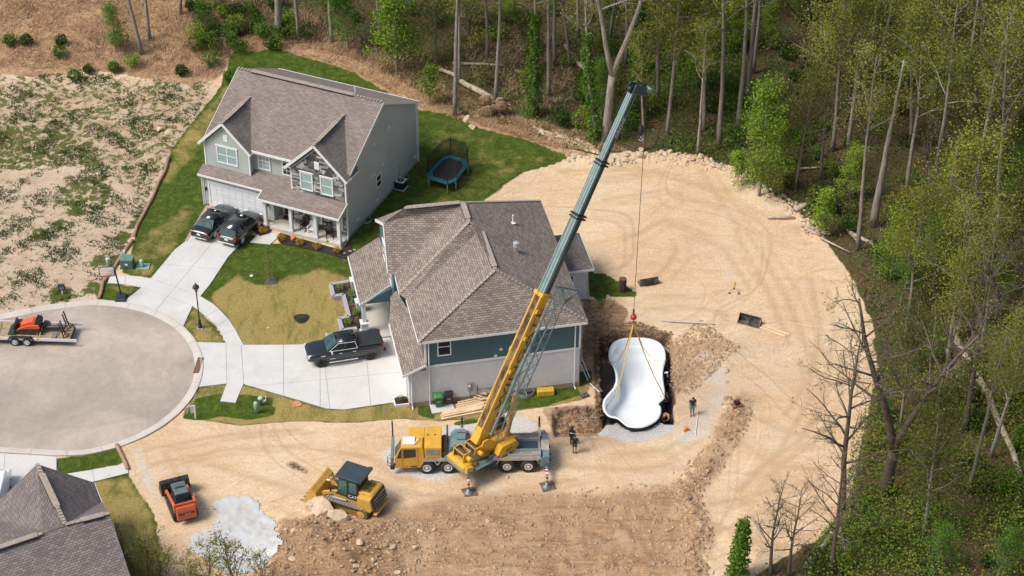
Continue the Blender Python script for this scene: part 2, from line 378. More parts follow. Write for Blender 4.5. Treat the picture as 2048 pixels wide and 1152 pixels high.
zone('dirt', [UP([(1080, 815), (1203, 808), (1203, 860), (1108, 866)])], .6, 1)
zone('gravel', [UP([(760, 905), (800, 880), (880, 852), (940, 845), (990, 826), (1040, 826), (1078, 850), (1062, 880), (1000, 900), (900, 960), (850, 962), (780, 945)])], .8, 3)
zone('gravel', [UP([(1190, 852), (1340, 842), (1352, 862), (1300, 880), (1255, 886), (1215, 872)])], 1, 2)
zone('gravel', [UP([(1375, 690), (1440, 715), (1470, 770), (1450, 820), (1420, 880), (1352, 890), (1345, 860), (1400, 800)])], .5, 5)
zone('gravel', [UP([(252, 893), (290, 885), (310, 950), (335, 1010), (318, 1040), (290, 985)])], .5, 3)
x0, x1, y0, y1 = PIT
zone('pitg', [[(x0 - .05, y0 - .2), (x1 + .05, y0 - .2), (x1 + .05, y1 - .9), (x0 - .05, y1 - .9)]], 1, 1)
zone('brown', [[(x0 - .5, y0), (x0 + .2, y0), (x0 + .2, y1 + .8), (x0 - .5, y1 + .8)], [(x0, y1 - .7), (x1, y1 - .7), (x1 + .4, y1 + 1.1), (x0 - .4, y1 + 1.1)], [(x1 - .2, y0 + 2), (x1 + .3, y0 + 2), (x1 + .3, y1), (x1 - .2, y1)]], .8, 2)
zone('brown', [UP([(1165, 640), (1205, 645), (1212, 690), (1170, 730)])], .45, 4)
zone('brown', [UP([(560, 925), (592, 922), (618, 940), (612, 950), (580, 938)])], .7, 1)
for ln in ([(1345, 480), (1352, 505), (1335, 530), (1312, 552)], [(1470, 460), (1500, 520), (1535, 580), (1550, 620), (1580, 690)], [(1490, 460), (1530, 520), (1570, 590), (1600, 660), (1620, 720)], [(1400, 340), (1440, 400), (1480, 460)],
           [(1120, 345), (1220, 335), (1330, 345)], [(1370, 590), (1330, 592), (1290, 594)], [(1500, 830), (1560, 860), (1600, 870)], [(860, 1010), (1000, 985), (1150, 960)], [(820, 1040), (1000, 1020), (1180, 990)], [(1420, 1010), (1550, 980), (1640, 960)], [(900, 1090), (1100, 1060), (1300, 1050)],
           [(300, 930), (450, 900), (620, 890)], [(290, 900), (450, 870), (600, 860)], [(1600, 720), (1620, 800), (1560, 900), (1480, 980)], [(640, 900), (740, 915), (800, 960)], [(1180, 360), (1300, 345), (1420, 380), (1520, 440)], [(1210, 400), (1330, 380), (1440, 420)], [(1250, 480), (1330, 440), (1450, 500), (1500, 580)], [(1620, 560), (1640, 660), (1620, 760), (1570, 830)], [(1660, 700), (1650, 800), (1600, 880), (1500, 950)], [(1480, 880), (1540, 930), (1640, 940)], [(1230, 910), (1330, 900), (1380, 870)], [(1120, 930), (1260, 940), (1340, 930)], [(420, 930), (520, 960), (590, 980)], [(330, 905), (360, 960), (400, 990)], [(1290, 620), (1350, 612), (1420, 620)], [(1000, 985), (1150, 1000), (1300, 1000)], [(1050, 1020), (1200, 1030), (1330, 1010)], [(950, 1100), (1100, 1110), (1300, 1090)], [(840, 990), (960, 1005), (1080, 985)], [(1440, 1060), (1540, 1020), (1640, 1010)]):
    zline('rut', ln, .25, .95)
    zline('rut', [(x + 30, y + 5) for x, y in ln], .22, .7)
zone('pale', [UP([(-600, 160), (440, 180), (320, 370), (262, 485), (205, 590), (150, 602), (0, 632), (-600, 700)])], .7, 4)
names = ['pale', 'forest', 'straw', 'lush', 'dry', 'lushtop', 'weed', 'dirt', 'gravel', 'pitg', 'brown', 'rut']
for n_ in names: ZON.setdefault(n_, np.zeros(GX.shape))
ny, nx = GX.shape
me = bpy.data.meshes.new('ground')
V = np.stack([GX, GY, GZ], -1).reshape(-1, 3)
idx = np.arange(ny * nx).reshape(ny, nx)
FQ = np.stack([idx[:-1, :-1], idx[:-1, 1:], idx[1:, 1:], idx[1:, :-1]], -1).reshape(-1, 4)
me.from_pydata(V.tolist(), [], FQ.tolist())
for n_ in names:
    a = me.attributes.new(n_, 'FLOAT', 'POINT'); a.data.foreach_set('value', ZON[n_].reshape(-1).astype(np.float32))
me.polygons.foreach_set('use_smooth', [True] * len(me.polygons))
gm, t, b = newmat('ground_mat')
pos = geo(t)
big = nz(t, .09, 4, .6, pos); mid = nz(t, .6, 6, .65, pos); fine = nz(t, 5, 6, .75, pos); grit = nz(t, 26, 3, .7, pos)
clump = nz(t, 1.5, 6, .7, pos, .6)
wisp = nn(t, 'ShaderNodeMapping'); wisp.inputs['Scale'].default_value = (.5, 1.05, 1); wisp.inputs['Rotation'].default_value = (0, 0, .12); t.links.new(pos, wisp.inputs[0])
wv = nz(t, 1.1, 6, .7, wisp.outputs[0], .8)
def at(n): return nn(t, 'ShaderNodeAttribute', attribute_name=n).outputs['Fac']
def mask(n, k=.7, nzv=None, lo=.38, hi=.62):
    x = mth(t, 'ADD', at(n), mth(t, 'MULTIPLY', mth(t, 'SUBTRACT', nzv or mid, .5), k))
    m_ = nn(t, 'ShaderNodeMapRange', interpolation_type='SMOOTHSTEP'); m_.inputs[1].default_value = lo; m_.inputs[2].default_value = hi
    t.links.new(x, m_.inputs[0])
    return mth(t, 'MULTIPLY', m_.outputs[0], mth(t, 'GREATER_THAN', at(n), .02))
sand = ramp(t, wv, [(.3, (.57, .42, .265)), (.5, (.645, .50, .335)), (.7, (.70, .565, .405))])
sand = mixc(t, .6, sand, ramp(t, big, [(.35, (.41, .38, .35)), (.65, (.57, .56, .55))]), 'OVERLAY')
spot = nz(t, 2.2, 5, .8, pos, .4)
sand = mixc(t, mth(t, 'MULTIPLY', mth(t, 'SUBTRACT', spot, .57, True), 3.5, True), sand, (.44, .30, .17))
mott = nz(t, .32, 5, .65, pos, 1.0)
sand = mixc(t, mth(t, 'MULTIPLY', mth(t, 'SUBTRACT', mott, .5, True), 2.2, True), sand, (.62, .53, .42))
sand = mixc(t, mth(t, 'MULTIPLY', mth(t, 'SUBTRACT', .47, mott, True), 2.4, True), sand, (.55, .375, .2))
def trackline(sc, off, wd, amt, colr):
    global sand
    mpn = nn(t, 'ShaderNodeMapping'); mpn.inputs['Location'].default_value = (off, off * 1.7, 0); t.links.new(pos, mpn.inputs[0])
    q = nz(t, sc, .6, .35, mpn.outputs[0], .15); d = mth(t, 'ABSOLUTE', mth(t, 'SUBTRACT', q, .5)); f = mth(t, 'SUBTRACT', 1, mth(t, 'DIVIDE', d, wd), True)
    sand = mixc(t, mth(t, 'MULTIPLY', f, mth(t, 'MULTIPLY', mth(t, 'ADD', fine, -.12, True), amt * 2, True)), sand, colr)
trackline(.05, 0, .0035, .6, (.42, .28, .15)); trackline(.05, .75, .0035, .5, (.44, .30, .165)); trackline(.065, 31, .004, .5, (.43, .29, .155)); trackline(.065, 31.7, .004, .4, (.46, .32, .18)); trackline(.08, 57, .006, .55, (.74, .62, .47)); trackline(.07, 88, .004, .45, (.45, .31, .17))
sand = mixc(t, at('pale'), sand, (.50, .41, .325))
sand = mixc(t, .75, sand, ramp(t, fine, [(.3, (.34, .32, .29)), (.52, (.5, .5, .5)), (.75, (.62, .62, .62))]), 'OVERLAY')
sand = mixc(t, .7, sand, ramp(t, nz(t, 11, 4, .8, pos), [(.32, (.35, .33, .30)), (.5, (.5, .5, .5)), (.7, (.64, .64, .64))]), 'OVERLAY')
dirt = ramp(t, nz(t, 7, 6, .8, pos), [(.28, (.155, .088, .045)), (.5, (.32, .20, .11)), (.72, (.52, .37, .235))])
wsp2 = nn(t, 'ShaderNodeMapping'); wsp2.inputs['Scale'].default_value = (.22, 2.2, 1); wsp2.inputs['Rotation'].default_value = (0, 0, -.12); t.links.new(pos, wsp2.inputs[0])
dirt = mixc(t, .85, dirt, ramp(t, nz(t, 1.3, 5, .7, wsp2.outputs[0], .7), [(.32, (.28, .25, .22)), (.5, (.5, .5, .5)), (.68, (.68, .66, .64))]), 'OVERLAY')
lush = ramp(t, clump, [(.3, (.03, .052, .009)), (.5, (.062, .095, .014)), (.68, (.115, .145, .026))])
lush = mixc(t, .55, lush, ramp(t, nz(t, 10, 4, .8, pos), [(.3, (.22, .24, .2)), (.7, (.75, .74, .66))]), 'OVERLAY')
lush = mixc(t, .5, lush, ramp(t, fine, [(.3, (.25, .27, .2)), (.7, (.7, .68, .6))]), 'OVERLAY')
dryn = mth(t, 'ADD', mth(t, 'MULTIPLY', fine, .5), mth(t, 'MULTIPLY', nz(t, 10, 4, .8, pos), .5))
dry = ramp(t, dryn, [(.25, (.10, .085, .022)), (.45, (.27, .205, .065)), (.62, (.41, .315, .125)), (.8, (.54, .43, .21))])
swath = nn(t, 'ShaderNodeMapping'); swath.inputs['Scale'].default_value = (.9, .3, 1); swath.inputs['Rotation'].default_value = (0, 0, .55); t.links.new(pos, swath.inputs[0])
dry = mixc(t, mth(t, 'MULTIPLY', mth(t, 'SUBTRACT', nz(t, .9, 5, .7, swath.outputs[0], .5), .5, True), 4.5, True), dry, (.10, .12, .026))
straw = ramp(t, nz(t, 3.2, 6, .75, pos, 1.2), [(.28, (.13, .08, .042)), (.45, (.33, .21, .115)), (.62, (.50, .345, .21)), (.78, (.62, .46, .30))])
straw = mixc(t, mth(t, 'MULTIPLY', mth(t, 'SUBTRACT', mid, .5, True), 4, True), straw, (.14, .085, .05))
straw = mixc(t, mth(t, 'MULTIPLY', mth(t, 'SUBTRACT', clump, .58, True), 4, True), straw, (.05, .07, .022))
fl = ramp(t, fine, [(.28, (.035, .024, .012)), (.5, (.105, .07, .037)), (.72, (.22, .15, .085))])
fl = mixc(t, mth(t, 'MULTIPLY', mth(t, 'SUBTRACT', mid, .46, True), 5, True), fl, ramp(t, fine, [(.3, (.025, .045, .012)), (.7, (.085, .12, .03))]))
grav = ramp(t, fine, [(.3, (.42, .40, .375)), (.7, (.66, .65, .63))])
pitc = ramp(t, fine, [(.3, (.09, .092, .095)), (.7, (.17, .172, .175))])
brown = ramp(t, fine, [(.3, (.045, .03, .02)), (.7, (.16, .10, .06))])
c = mixc(t, mask('dirt', 1.1, mth(t, 'ADD', mth(t, 'MULTIPLY', mid, .6), mth(t, 'MULTIPLY', wv, .4)), .2, .75), sand, dirt)
c = mixc(t, mth(t, 'MULTIPLY', at('rut'), mth(t, 'ADD', mth(t, 'MULTIPLY', fine, 1.4), -.2, True)), c, (.40, .265, .145))
c = mixc(t, mask('gravel', .9, mid, .3, .75), c, grav)
c = mixc(t, mask('straw', .8), c, straw)
c = mixc(t, mask('forest', .5), c, fl)
lf = mask('lush', .25, fine, .3, .6)
c = mixc(t, lf, c, lush)
df = mask('dry', 1.3, mid, .3, .75)
c = mixc(t, df, c, dry)
c = mixc(t, mask('lushtop', .55, clump, .32, .58), c, lush)
c = mixc(t, mask('weed', 1.9, clump, .44, .66), c, mixc(t, .35, lush, (.12, .10, .05)))
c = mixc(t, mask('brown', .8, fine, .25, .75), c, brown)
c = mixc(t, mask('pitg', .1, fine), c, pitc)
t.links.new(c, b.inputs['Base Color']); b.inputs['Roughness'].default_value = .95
b.inputs['Specular IOR Level'].default_value = .15
hh = mth(t, 'ADD', mth(t, 'MULTIPLY', fine, .7), mth(t, 'MULTIPLY', grit, .3))
bump(t, b, hh, .7, .14)
me.materials.append(gm)
ground_me = me
ground = bpy.data.objects.new('ground', me); COL.objects.link(ground); tag(ground, kind='structure')
# ================================================================ paving
CONC = None
def concrete(name, a, b_, stain):
    m, t, b = newmat(name); p = geo(t)
    n = nz(t, .5, 6, .65, p); n2 = nz(t, 9, 4, .7, p)
    c = ramp(t, n, [(.3, a), (.7, b_)])
    c = mixc(t, .3, c, ramp(t, n2, [(.3, (.42, .42, .42)), (.7, (.58, .58, .58))]), 'OVERLAY')
    s = mth(t, 'MULTIPLY', mth(t, 'SUBTRACT', nz(t, .33, 5, .7, p, .5), .55, True), 3.2, True)
    c = mixc(t, s, c, stain)
    t.links.new(c, b.inputs['Base Color']); b.inputs['Roughness'].default_value = .85; bump(t, b, n2, .15, .02)
    return m
CONC = concrete('concrete_pale', (.50, .495, .475), (.585, .58, .56), (.41, .39, .355))
KERB = concrete('concrete_kerb', (.47, .43, .38), (.56, .53, .49), (.40, .32, .24))
asm, t, b = newmat('asphalt_worn'); p = geo(t)
n = nz(t, .14, 6, .6, p, .6); n2 = nz(t, 12, 4, .75, p); n3 = nz(t, .8, 6, .7, p, 1.5)
c = ramp(t, n, [(.3, (.31, .262, .218)), (.5, (.39, .335, .285)), (.72, (.50, .43, .36))])
c = mixc(t, .45, c, ramp(t, n2, [(.3, (.36, .36, .36)), (.7, (.62, .62, .62))]), 'OVERLAY')
c = mixc(t, .4, c, ramp(t, n3, [(.35, (.38, .36, .34)), (.65, (.55, .55, .55))]), 'OVERLAY')
ln = nn(t, 'ShaderNodeTexWave', wave_type='RINGS', rings_direction='Z'); ln.inputs['Scale'].default_value = .055; ln.inputs['Distortion'].default_value = 16; ln.inputs['Detail'].default_value = 3; ln.inputs['Detail Scale'].default_value = .6
mp = nn(t, 'ShaderNodeMapping'); mp.inputs['Location'].default_value = (34, -121, 0); t.links.new(p, mp.inputs[0]); t.links.new(mp.outputs[0], ln.inputs[0])
c = mixc(t, mth(t, 'MULTIPLY', mth(t, 'GREATER_THAN', ln.outputs[1], .985), .12), c, (.22, .19, .16))
t.links.new(c, b.inputs['Base Color']); b.inputs['Roughness'].default_value = .9; bump(t, b, n2, .3, .02)
def cut(poly, p, n):
    """keep the side of the line through p with normal n"""
    out = []
    for i in range(len(poly)):
        a, b = poly[i], poly[(i + 1) % len(poly)]; da = (a - p).dot(n); db = (b - p).dot(n)
        if da >= 0: out.append(a)
        if da * db < 0: out.append(a + (b - a) * (da / (da - db)))
    return out
def split(polys, a, b, gap=.012):
    a, b = Vector(a), Vector(b); d = (b - a).normalized(); n = Vector((-d.y, d.x)); out = []
    for q in polys:
        for s in (1, -1):
            r = cut(q, a + n * s * gap, n * s)
            if len(r) > 2: out.append(r)
    return out
def shrink(poly, z0, z1, name, mat, parent): return MB().prism([tuple(p) for p in poly], z0, z1).build(name, mat, parent)
def paving(name, poly, cuts, z=.06, piece='slab', mat=None):
    """a structure: thin base sheet seen in the joints, with every slab a child"""
    sink([tuple(p) for p in poly])
    polys = [[Vector(p) for p in poly]]
    base = tag(MB().prism([tuple(p) for p in poly], -.12, z - .035).build(name, M('joint_dirt', (.2, .18, .155), .9)), kind='structure')
    for a, b in cuts: polys = split(polys, a, b)
    for q in polys: shrink(q, -.1, z + random.uniform(-.002, .002), piece, mat or CONC, base)
    return base
def L2(*pts): return [U(x, y).to_2d() for x, y in pts]
CC = Vector((-32.6, 122.4)); CR = 9.45
arc = [CC + Vector((math.cos(a), math.sin(a))) * CR for a in [R(x) for x in range(96, -83, -6)]]
outer = [U(-420, 716).to_2d(), U(-200, 672).to_2d(), U(0, 631).to_2d(), U(86, 613.5).to_2d()] + arc + [U(113, 913).to_2d(), U(0, 906.5).to_2d(), U(-200, 902).to_2d(), U(-420, 898).to_2d()]
def offs(pts, d):
    out = []
    for i, p in enumerate(pts):
        t_ = (pts[min(i + 1, len(pts) - 1)] - pts[max(i - 1, 0)]).normalized(); out.append(p + Vector((-t_.y, t_.x)) * d)
    return out
inner = offs(outer, -.62)
sink([tuple(p) for p in outer])
road = tag(MB().prism([tuple(p) for p in inner], -.15, .035).build('road', asm), kind='structure')
kerb = tag(MB().prism([tuple(p) for p in outer + inner[::-1]], -.2, .0).build('kerb', M('joint_dirt', (.2, .18, .155))), kind='structure')
cum = [0]
for a, b_ in zip(outer[:-1], outer[1:]): cum.append(cum[-1] + (b_ - a).length)
def along(pts, s):
    for i in range(len(pts) - 1):
        if cum[i + 1] >= s or i == len(pts) - 2:
            f = (s - cum[i]) / (cum[i + 1] - cum[i]); return pts[i].lerp(pts[i + 1], f)
s = 0.0; mid_l = offs(outer, -.16)
while s < cum[-1] - .5:
    e = min(s + 2.6, cum[-1]); ks = [s + .012 + (e - s - .024) * k / 4 for k in range(5)]
    mb = MB()
    for o_, i_, za, zb in ((outer, mid_l, .12, .125), (mid_l, inner, .125, .05)):
        for k in range(4):
            a, b_, c_, d_ = along(o_, ks[k]), along(o_, ks[k + 1]), along(i_, ks[k + 1]), along(i_, ks[k])
            mb.add([(a.x, a.y, -.1), (b_.x, b_.y, -.1), (c_.x, c_.y, -.1), (d_.x, d_.y, -.1), (a.x, a.y, za), (b_.x, b_.y, za), (c_.x, c_.y, zb), (d_.x, d_.y, zb)],
                   [(3, 2, 1, 0), (4, 5, 6, 7), (0, 1, 5, 4), (1, 2, 6, 5), (2, 3, 7, 6), (3, 0, 4, 7)])
    mb.build('kerb_segment', KERB, kerb); s = e
def onarc(px, py):
    p = U(px, py).to_2d(); d = (p - CC); return CC + d.normalized() * (CR + .01)
# driveway of the grey house
a_, b_ = onarc(247, 603), onarc(366.7, 653.7)
aa, ab = math.atan2(*(a_ - CC).yx), math.atan2(*(b_ - CC).yx)
arc1 = [CC + Vector((math.cos(aa + (ab - aa) * k / 8), math.sin(aa + (ab - aa) * k / 8))) * (CR + .012) for k in range(9)]
drive1 = L2((420, 413), (371, 484), (350, 500), (302, 558), (284, 575.5)) + arc1 + L2((385, 612.7), (400.5, 593.8), (420, 570), (456, 515), (500, 468), (528, 436))
paving('driveway', drive1, [L2((470, 432), (308, 627)), L2((302, 558), (401, 594)), L2((284, 575), (386, 613)), L2((335, 530), (440, 540)), L2((371, 484), (482, 490))], .07)
# driveway of the teal house
a_, b_ = onarc(392, 686), onarc(399, 775)
aa, ab = math.atan2(*(a_ - CC).yx), math.atan2(*(b_ - CC).yx)
arc2 = [CC + Vector((math.cos(aa + (ab - aa) * k / 8), math.sin(aa + (ab - aa) * k / 8))) * (CR + .012) for k in range(9)]
drive2 = arc2 + L2((454, 768), (487, 769), (567.5, 792.5), (653, 818), (687, 820.5), (794.6, 804.7), (823, 805), (812, 762), (788, 692), (778, 672), (735, 672), (690, 682), (615, 690), (560, 691), (487, 691), (452, 687))
paving('driveway', drive2, [L2((567, 690), (567.5, 793)), L2((645, 690), (660, 820)), L2((730, 682), (742, 815)), L2((452, 687), (454, 768)), L2((482, 685), (488, 770)), L2((567, 768), (805, 745)), L2((640, 715), (640.5, 790))], .07)
# sidewalks
swB = L2((385, 612.7), (400.5, 593.8), (425, 608), (441.5, 623), (458, 641), (471, 661), (481, 680), (487, 691), (452, 687), (443, 668), (433, 653), (420, 640), (400, 624))
paving('sidewalk', swB, [L2((416, 632), (436, 620)), L2((433, 653), (458, 638)), L2((444, 670), (472, 660))], .066)
paving('sidewalk', L2((216, 567), (219.5, 552), (239, 551), (278, 554), (302, 558), (284, 576), (252, 570), (228, 568)), [L2((252, 545), (250, 575))], .066)
paving('sidewalk', L2((454, 768), (440.6, 803.5), (471, 806.6), (487, 769)), [], .066)
paving('sidewalk', L2((100, 955), (139, 948), (190, 940), (246.7, 930), (255, 936), (257, 947), (189, 964), (113, 985)), [L2((184, 935), (190, 970)), L2((130, 945), (135, 985))], .066)
paving('driveway', L2((-200, 903), (0, 908), (113, 915), (113, 1010), (-200, 1180)), [L2((-200, 955), (120, 955)), L2((10, 900), (8, 1060))], .07)
paving('path', L2((500, 486), (516, 470), (552, 466), (558, 474), (540, 490)), [L2((515, 478), (545, 482))], .066)
paving('bin_pad', L2((858, 806), (901, 797), (910, 821), (864, 829)), [], .09)
# storm drain
dr = thing('storm_drain', 'rusty iron grate of storm drain set in the kerb', 'drain', U(397, 730, .1), R(-4))
MB().box(-.22, .22, -.95, .95, -.05, .02).build('frame', M('rust_iron', (.13, .075, .05), .8), dr)
for i in range(9): MB().box(-.2, .2, -.86 + i * .2, -.76 + i * .2, .02, .05).build('bar', M('rust_iron2', (.2, .12, .085), .8), dr)
V[:, 2] = GZ.reshape(-1)
ground_me.vertices.foreach_set('co', V.reshape(-1)); ground_me.update()
# ================================================================ houses
WHITE = M('white_trim', (.72, .73, .74), .5, var=.05)
SHING = UVbrick('shingle_brown', (.31, .255, .215), (.18, .148, .128), (.085, .07, .06), .36, .17, .02, .95, .5, .5, .45)
SHING1 = UVbrick('shingle_taupe', (.275, .228, .20), (.185, .153, .14), (.09, .075, .068), .36, .15, .016, .95, .5, .5, .35)
SHING3 = UVbrick('shingle_grey', (.23, .197, .185), (.14, .12, .116), (.068, .058, .056), .36, .17, .02, .95, .5, .5, .45)
CAP = M('ridge_cap', (.31, .26, .22), .95, var=.3, scale=6)
GAP = M('vent_gap', (.02, .018, .016), .9)
SIDE1 = lap('siding_grey', (.38, .425, .405), .14)
SIDE2 = lap('siding_teal', (.055, .125, .145), .14)
BRICKW = UVbrick('brick_white', (.76, .76, .77), (.64, .65, .67), (.42, .42, .44), .26, .1, .018, .9, .5, .5, .3)
FOUND = UVbrick('foundation_block', (.40, .30, .21), (.33, .25, .18), (.25, .19, .14), .4, .2, .01, .9)
gl, t, b = newmat('window_glass')
n = nz(t, 1.3, 3, .6, objc(t)); t.links.new(ramp(t, n, [(.35, (.10, .16, .16)), (.65, (.22, .31, .30))]), b.inputs['Base Color'])
b.inputs['Roughness'].default_value = .08
GLASS = gl
DGLASS = M('dark_glass', (.03, .035, .04), .08, var=.3, scale=1.5)
CURT = M('curtain_glass', (.30, .42, .41), .18, var=.12, scale=5)
def fixed(par, name, mb, mat, **k): return mb.build(name, mat, par, **k)
def window(par, plane, a, z0, off, w_, h_, sgn=-1, cols=1, panes=(1, 2), glass=None, trim=.11, head=True, double=1):
    """a window on a wall of constant v (plane 'v') or u (plane 'u'); off = wall position, sgn = outward direction"""
    def bx(a0, a1, d0, d1, z_0, z_1):
        d0, d1 = sorted((off + sgn * d0, off + sgn * d1))
        return (a0, a1, d0, d1, z_0, z_1) if plane == 'v' else (d0, d1, a0, a1, z_0, z_1)
    f = MB()
    f.box(*bx(a - trim, a, .0, .08, z0 - trim, z0 + h_ + trim)); f.box(*bx(a + w_, a + w_ + trim, .0, .08, z0 - trim, z0 + h_ + trim))
    f.box(*bx(a, a + w_, .0, .08, z0 + h_, z0 + h_ + trim)); f.box(*bx(a, a + w_, .0, .08, z0 - trim, z0))
    if head: f.box(*bx(a - trim - .06, a + w_ + trim + .06, .0, .10, z0 + h_ + trim, z0 + h_ + trim + .07))
    win = f.build('window', WHITE, par)
    n = double
    for k in range(n):
        p0 = a + w_ * k / n + (.05 if k else 0); p1 = a + w_ * (k + 1) / n - (.05 if k < n - 1 else 0)
        MB().box(*bx(p0, p1, .036, .04, z0, z0 + h_)).build('pane', glass or CURT, win)
        s = MB(); s.box(*bx(p0, p1, .041, .065, z0 + h_ / 2 - .03, z0 + h_ / 2 + .03))
        if k < n - 1: s.box(*bx(p1, p1 + .1, .0, .066, z0, z0 + h_))
        for c in range(1, cols):
            x = p0 + (p1 - p0) * c / cols; s.box(*bx(x - .015, x + .015, .041, .055, z0, z0 + h_ / 2 - .03)); s.box(*bx(x - .015, x + .015, .041, .055, z0 + h_ / 2 + .03, z0 + h_))
        if cols > 1:
            for zz in (.25, .75): s.box(*bx(p0, p1, .041, .053, z0 + h_ * zz - .015, z0 + h_ * zz + .015))
        s.build('sash', WHITE, win)
    return win
def ridge_cap(par, a, b, w_=.16, mat=None, vent=None):
    a, b = Vector(a), Vector(b); mb = MB(); d = (b - a); n = max(1, int(d.length / .3))
    for i in range(n):
        p, q = a + d * (i / n), a + d * ((i + 1) / n - .01)
        up = Vector((0, 0, .025 + .012 * (i % 2)))
        mb.bar(p + up, q + up, w_ * 2, .03)
    o = mb.build('ridge_cap', mat or CAP, par)
    if vent:
        p, q = a + d * vent[0], a + d * vent[1]
        MB().bar(p + Vector((0, 0, .05)), q + Vector((0, 0, .05)), .42, .07).build('ridge_vent', CAP, par)
        MB().bar(p + Vector((0, 0, .02)), q + Vector((0, 0, .02)), .50, .045).build('vent_gap', GAP, par)
def downspout(par, pts, r=.045): MB().path(pts, r, 6).build('downspout', WHITE, par)
# ---------------------------------------------------------------- grey two-storey house
H1 = thing('grey_house', 'grey two-storey house with stone-faced gable and white double garage door', 'house', (-13.38, 140.4, 0), -.42)
W, Lh = 13.1, 12.77
def skz(v): return 3.62 + .36 * v
def rz1(v): return 6.08 + (v - .45) * (9.45 - 6.08) / (6.65 - .45)           # front slope height
def rzb(v): return 9.45 - (v - 6.65) * (9.45 - 6.08) / (13.0 - 6.65)
MB().prof([(.9, .25), (Lh, .25), (Lh, 6.05), (6.65, 9.3), (.9, rz1(.9) - .12)], -W - .1, 0, 'x').build('wall', SIDE1, H1)
MB().box(-W - .12, .02, -.3, Lh + .02, -.3, .25).build('foundation', M('foundation_grey', (.34, .32, .29), .9), H1)
MB().box(-4.96, 0, 0, .9, .25, 5.75).build('gable_wall', SIDE1, H1)
MB().box(-W - .1, -9.0, .25, .9, 3.3, 5.9).build('gable_wall', SIDE1, H1)
MB().prof([(-13.2, 5.9), (-9.0, 5.9), (-11.1, 8.0)], .25, .6).build('gable_wall', SIDE1, H1)
MB().prof([(-4.96, 5.75), (0, 5.75), (-2.48, 8.15)], .0, .35).build('gable_wall', SIDE1, H1)
MB().box(-W - .1, -6.6, -.45, .25, .25, 3.3).build('garage_wall', SIDE1, H1)
MB().box(-6.72, -6.6, .25, .9, .25, 3.5).build('garage_wall', SIDE1, H1)
# roofs
rf = MB()
rf.slab([(-13.4, .45, 6.08), (.22, .45, 6.08), (.22, 6.65, 9.45), (-13.4, 6.65, 9.45)], .14)
rf.slab([(-13.4, 6.65, 9.45), (.22, 6.65, 9.45), (.22, 13.0, 6.08), (-13.4, 13.0, 6.08)], .14)
roof1 = rf.build('roof', SHING1, H1)
def dormer(u0, u1, v0, ze, za, vin):
    um = (u0 + u1) / 2; y_r = .45 + (za - 6.08) / (9.45 - 6.08) * 6.2; y_e = .45 + max(0, (ze - 6.08)) / 3.37 * 6.2
    m = MB()
    m.slab([(u0, v0, ze), (um, v0, za), (um, y_r, za), (u0, max(y_e, vin), ze)], .12)
    m.slab([(um, v0, za), (u1, v0, ze), (u1, max(y_e, vin), ze), (um, y_r, za)], .12)
    m.build('dormer_roof', SHING1, H1)
    k = MB()
    for a, b in (((u0, ze), (um, za)), ((u1, ze), (um, za))):
        k.bar((a[0], v0 - .02, a[1] - .1), (b[0], v0 - .02, b[1] - .1), .05, .22)
    k.build('rake_board', WHITE, H1)
    MB().bar((u0, v0, ze - .1), (u0, max(y_e, vin), ze - .1), .06, .16).build('gutter', WHITE, H1)
    MB().bar((u1, v0, ze - .1), (u1, max(y_e, vin), ze - .1), .06, .16).build('gutter', WHITE, H1)
    ridge_cap(H1, (um, v0, za), (um, y_r, za), .14, None, (.12, .75))
dormer(-5.42, .3, -.3, 5.78, 8.55, 1.7)
dormer(-13.62, -8.7, -.05, 5.92, 8.35, .95)
MB().slab([(-13.5, -.78, skz(-.78)), (-7.35, -.78, skz(-.78)), (-7.35, -1.62, skz(-1.62)), (.12, -1.62, skz(-1.62)), (.12, 0, skz(0)), (-4.96, 0, skz(0)), (-4.96, .9, skz(.9)), (-9.0, .9, skz(.9)), (-9.0, .25, skz(.25)), (-13.5, .25, skz(.25))], .12).build('porch_roof', SHING1, H1)
k = MB(); k.box(-13.5, -7.35, -.84, -.78, skz(-.78) - .2, skz(-.78) - .03); k.box(-7.38, .15, -1.68, -1.62, skz(-1.62) - .22, skz(-1.62) - .03); k.bar((.14, -1.62, skz(-1.62) - .1), (.14, 0, skz(0) - .1), .05, .2); k.bar((-7.37, -1.62, skz(-1.62) - .1), (-7.37, -.8, skz(-.8) - .1), .05, .2)
k.build('fascia', WHITE, H1)
k = MB(); k.box(-13.4, .22, 12.98, 13.1, 5.86, 6.06); k.box(-9.0, -5.0, .36, .45, 5.86, 6.06); k.build('gutter', WHITE, H1)
for u in (.23, -13.41):
    k = MB(); k.bar((u, .45, 5.96), (u, 6.65, 9.33), .04, .2); k.bar((u, 6.65, 9.33), (u, 13.0, 5.96), .04, .2); k.build('rake_board', WHITE, H1)
ridge_cap(H1, (-13.4, 6.65, 9.46), (.2, 6.65, 9.46), .15, None, (.1, .8))
for (u, v, z0, z1) in ((0, 0, .25, 5.6), (0, Lh, .25, 5.95), (-4.96, 0, 3.6, 5.6), (-13.2, .25, 3.7, 5.85), (-9.0, .25, 3.7, 5.85), (-13.2, -.45, .25, 3.15)):
    MB().box(u - .06, u + .06, v - .06, v + .06, z0, z1).build('corner_board', WHITE, H1)
downspout(H1, [(.08, -.15, 5.6), (.08, -.1, 5.2), (.08, -.1, .5), (.12, -.4, .1)]); downspout(H1, [(.1, Lh + .12, 5.9), (.1, Lh + .12, .1)]); downspout(H1, [(.1, -1.5, 2.9), (.1, -1.5, .05)]); downspout(H1, [(-13.3, -.55, 3.1), (-13.3, -.55, .1)])
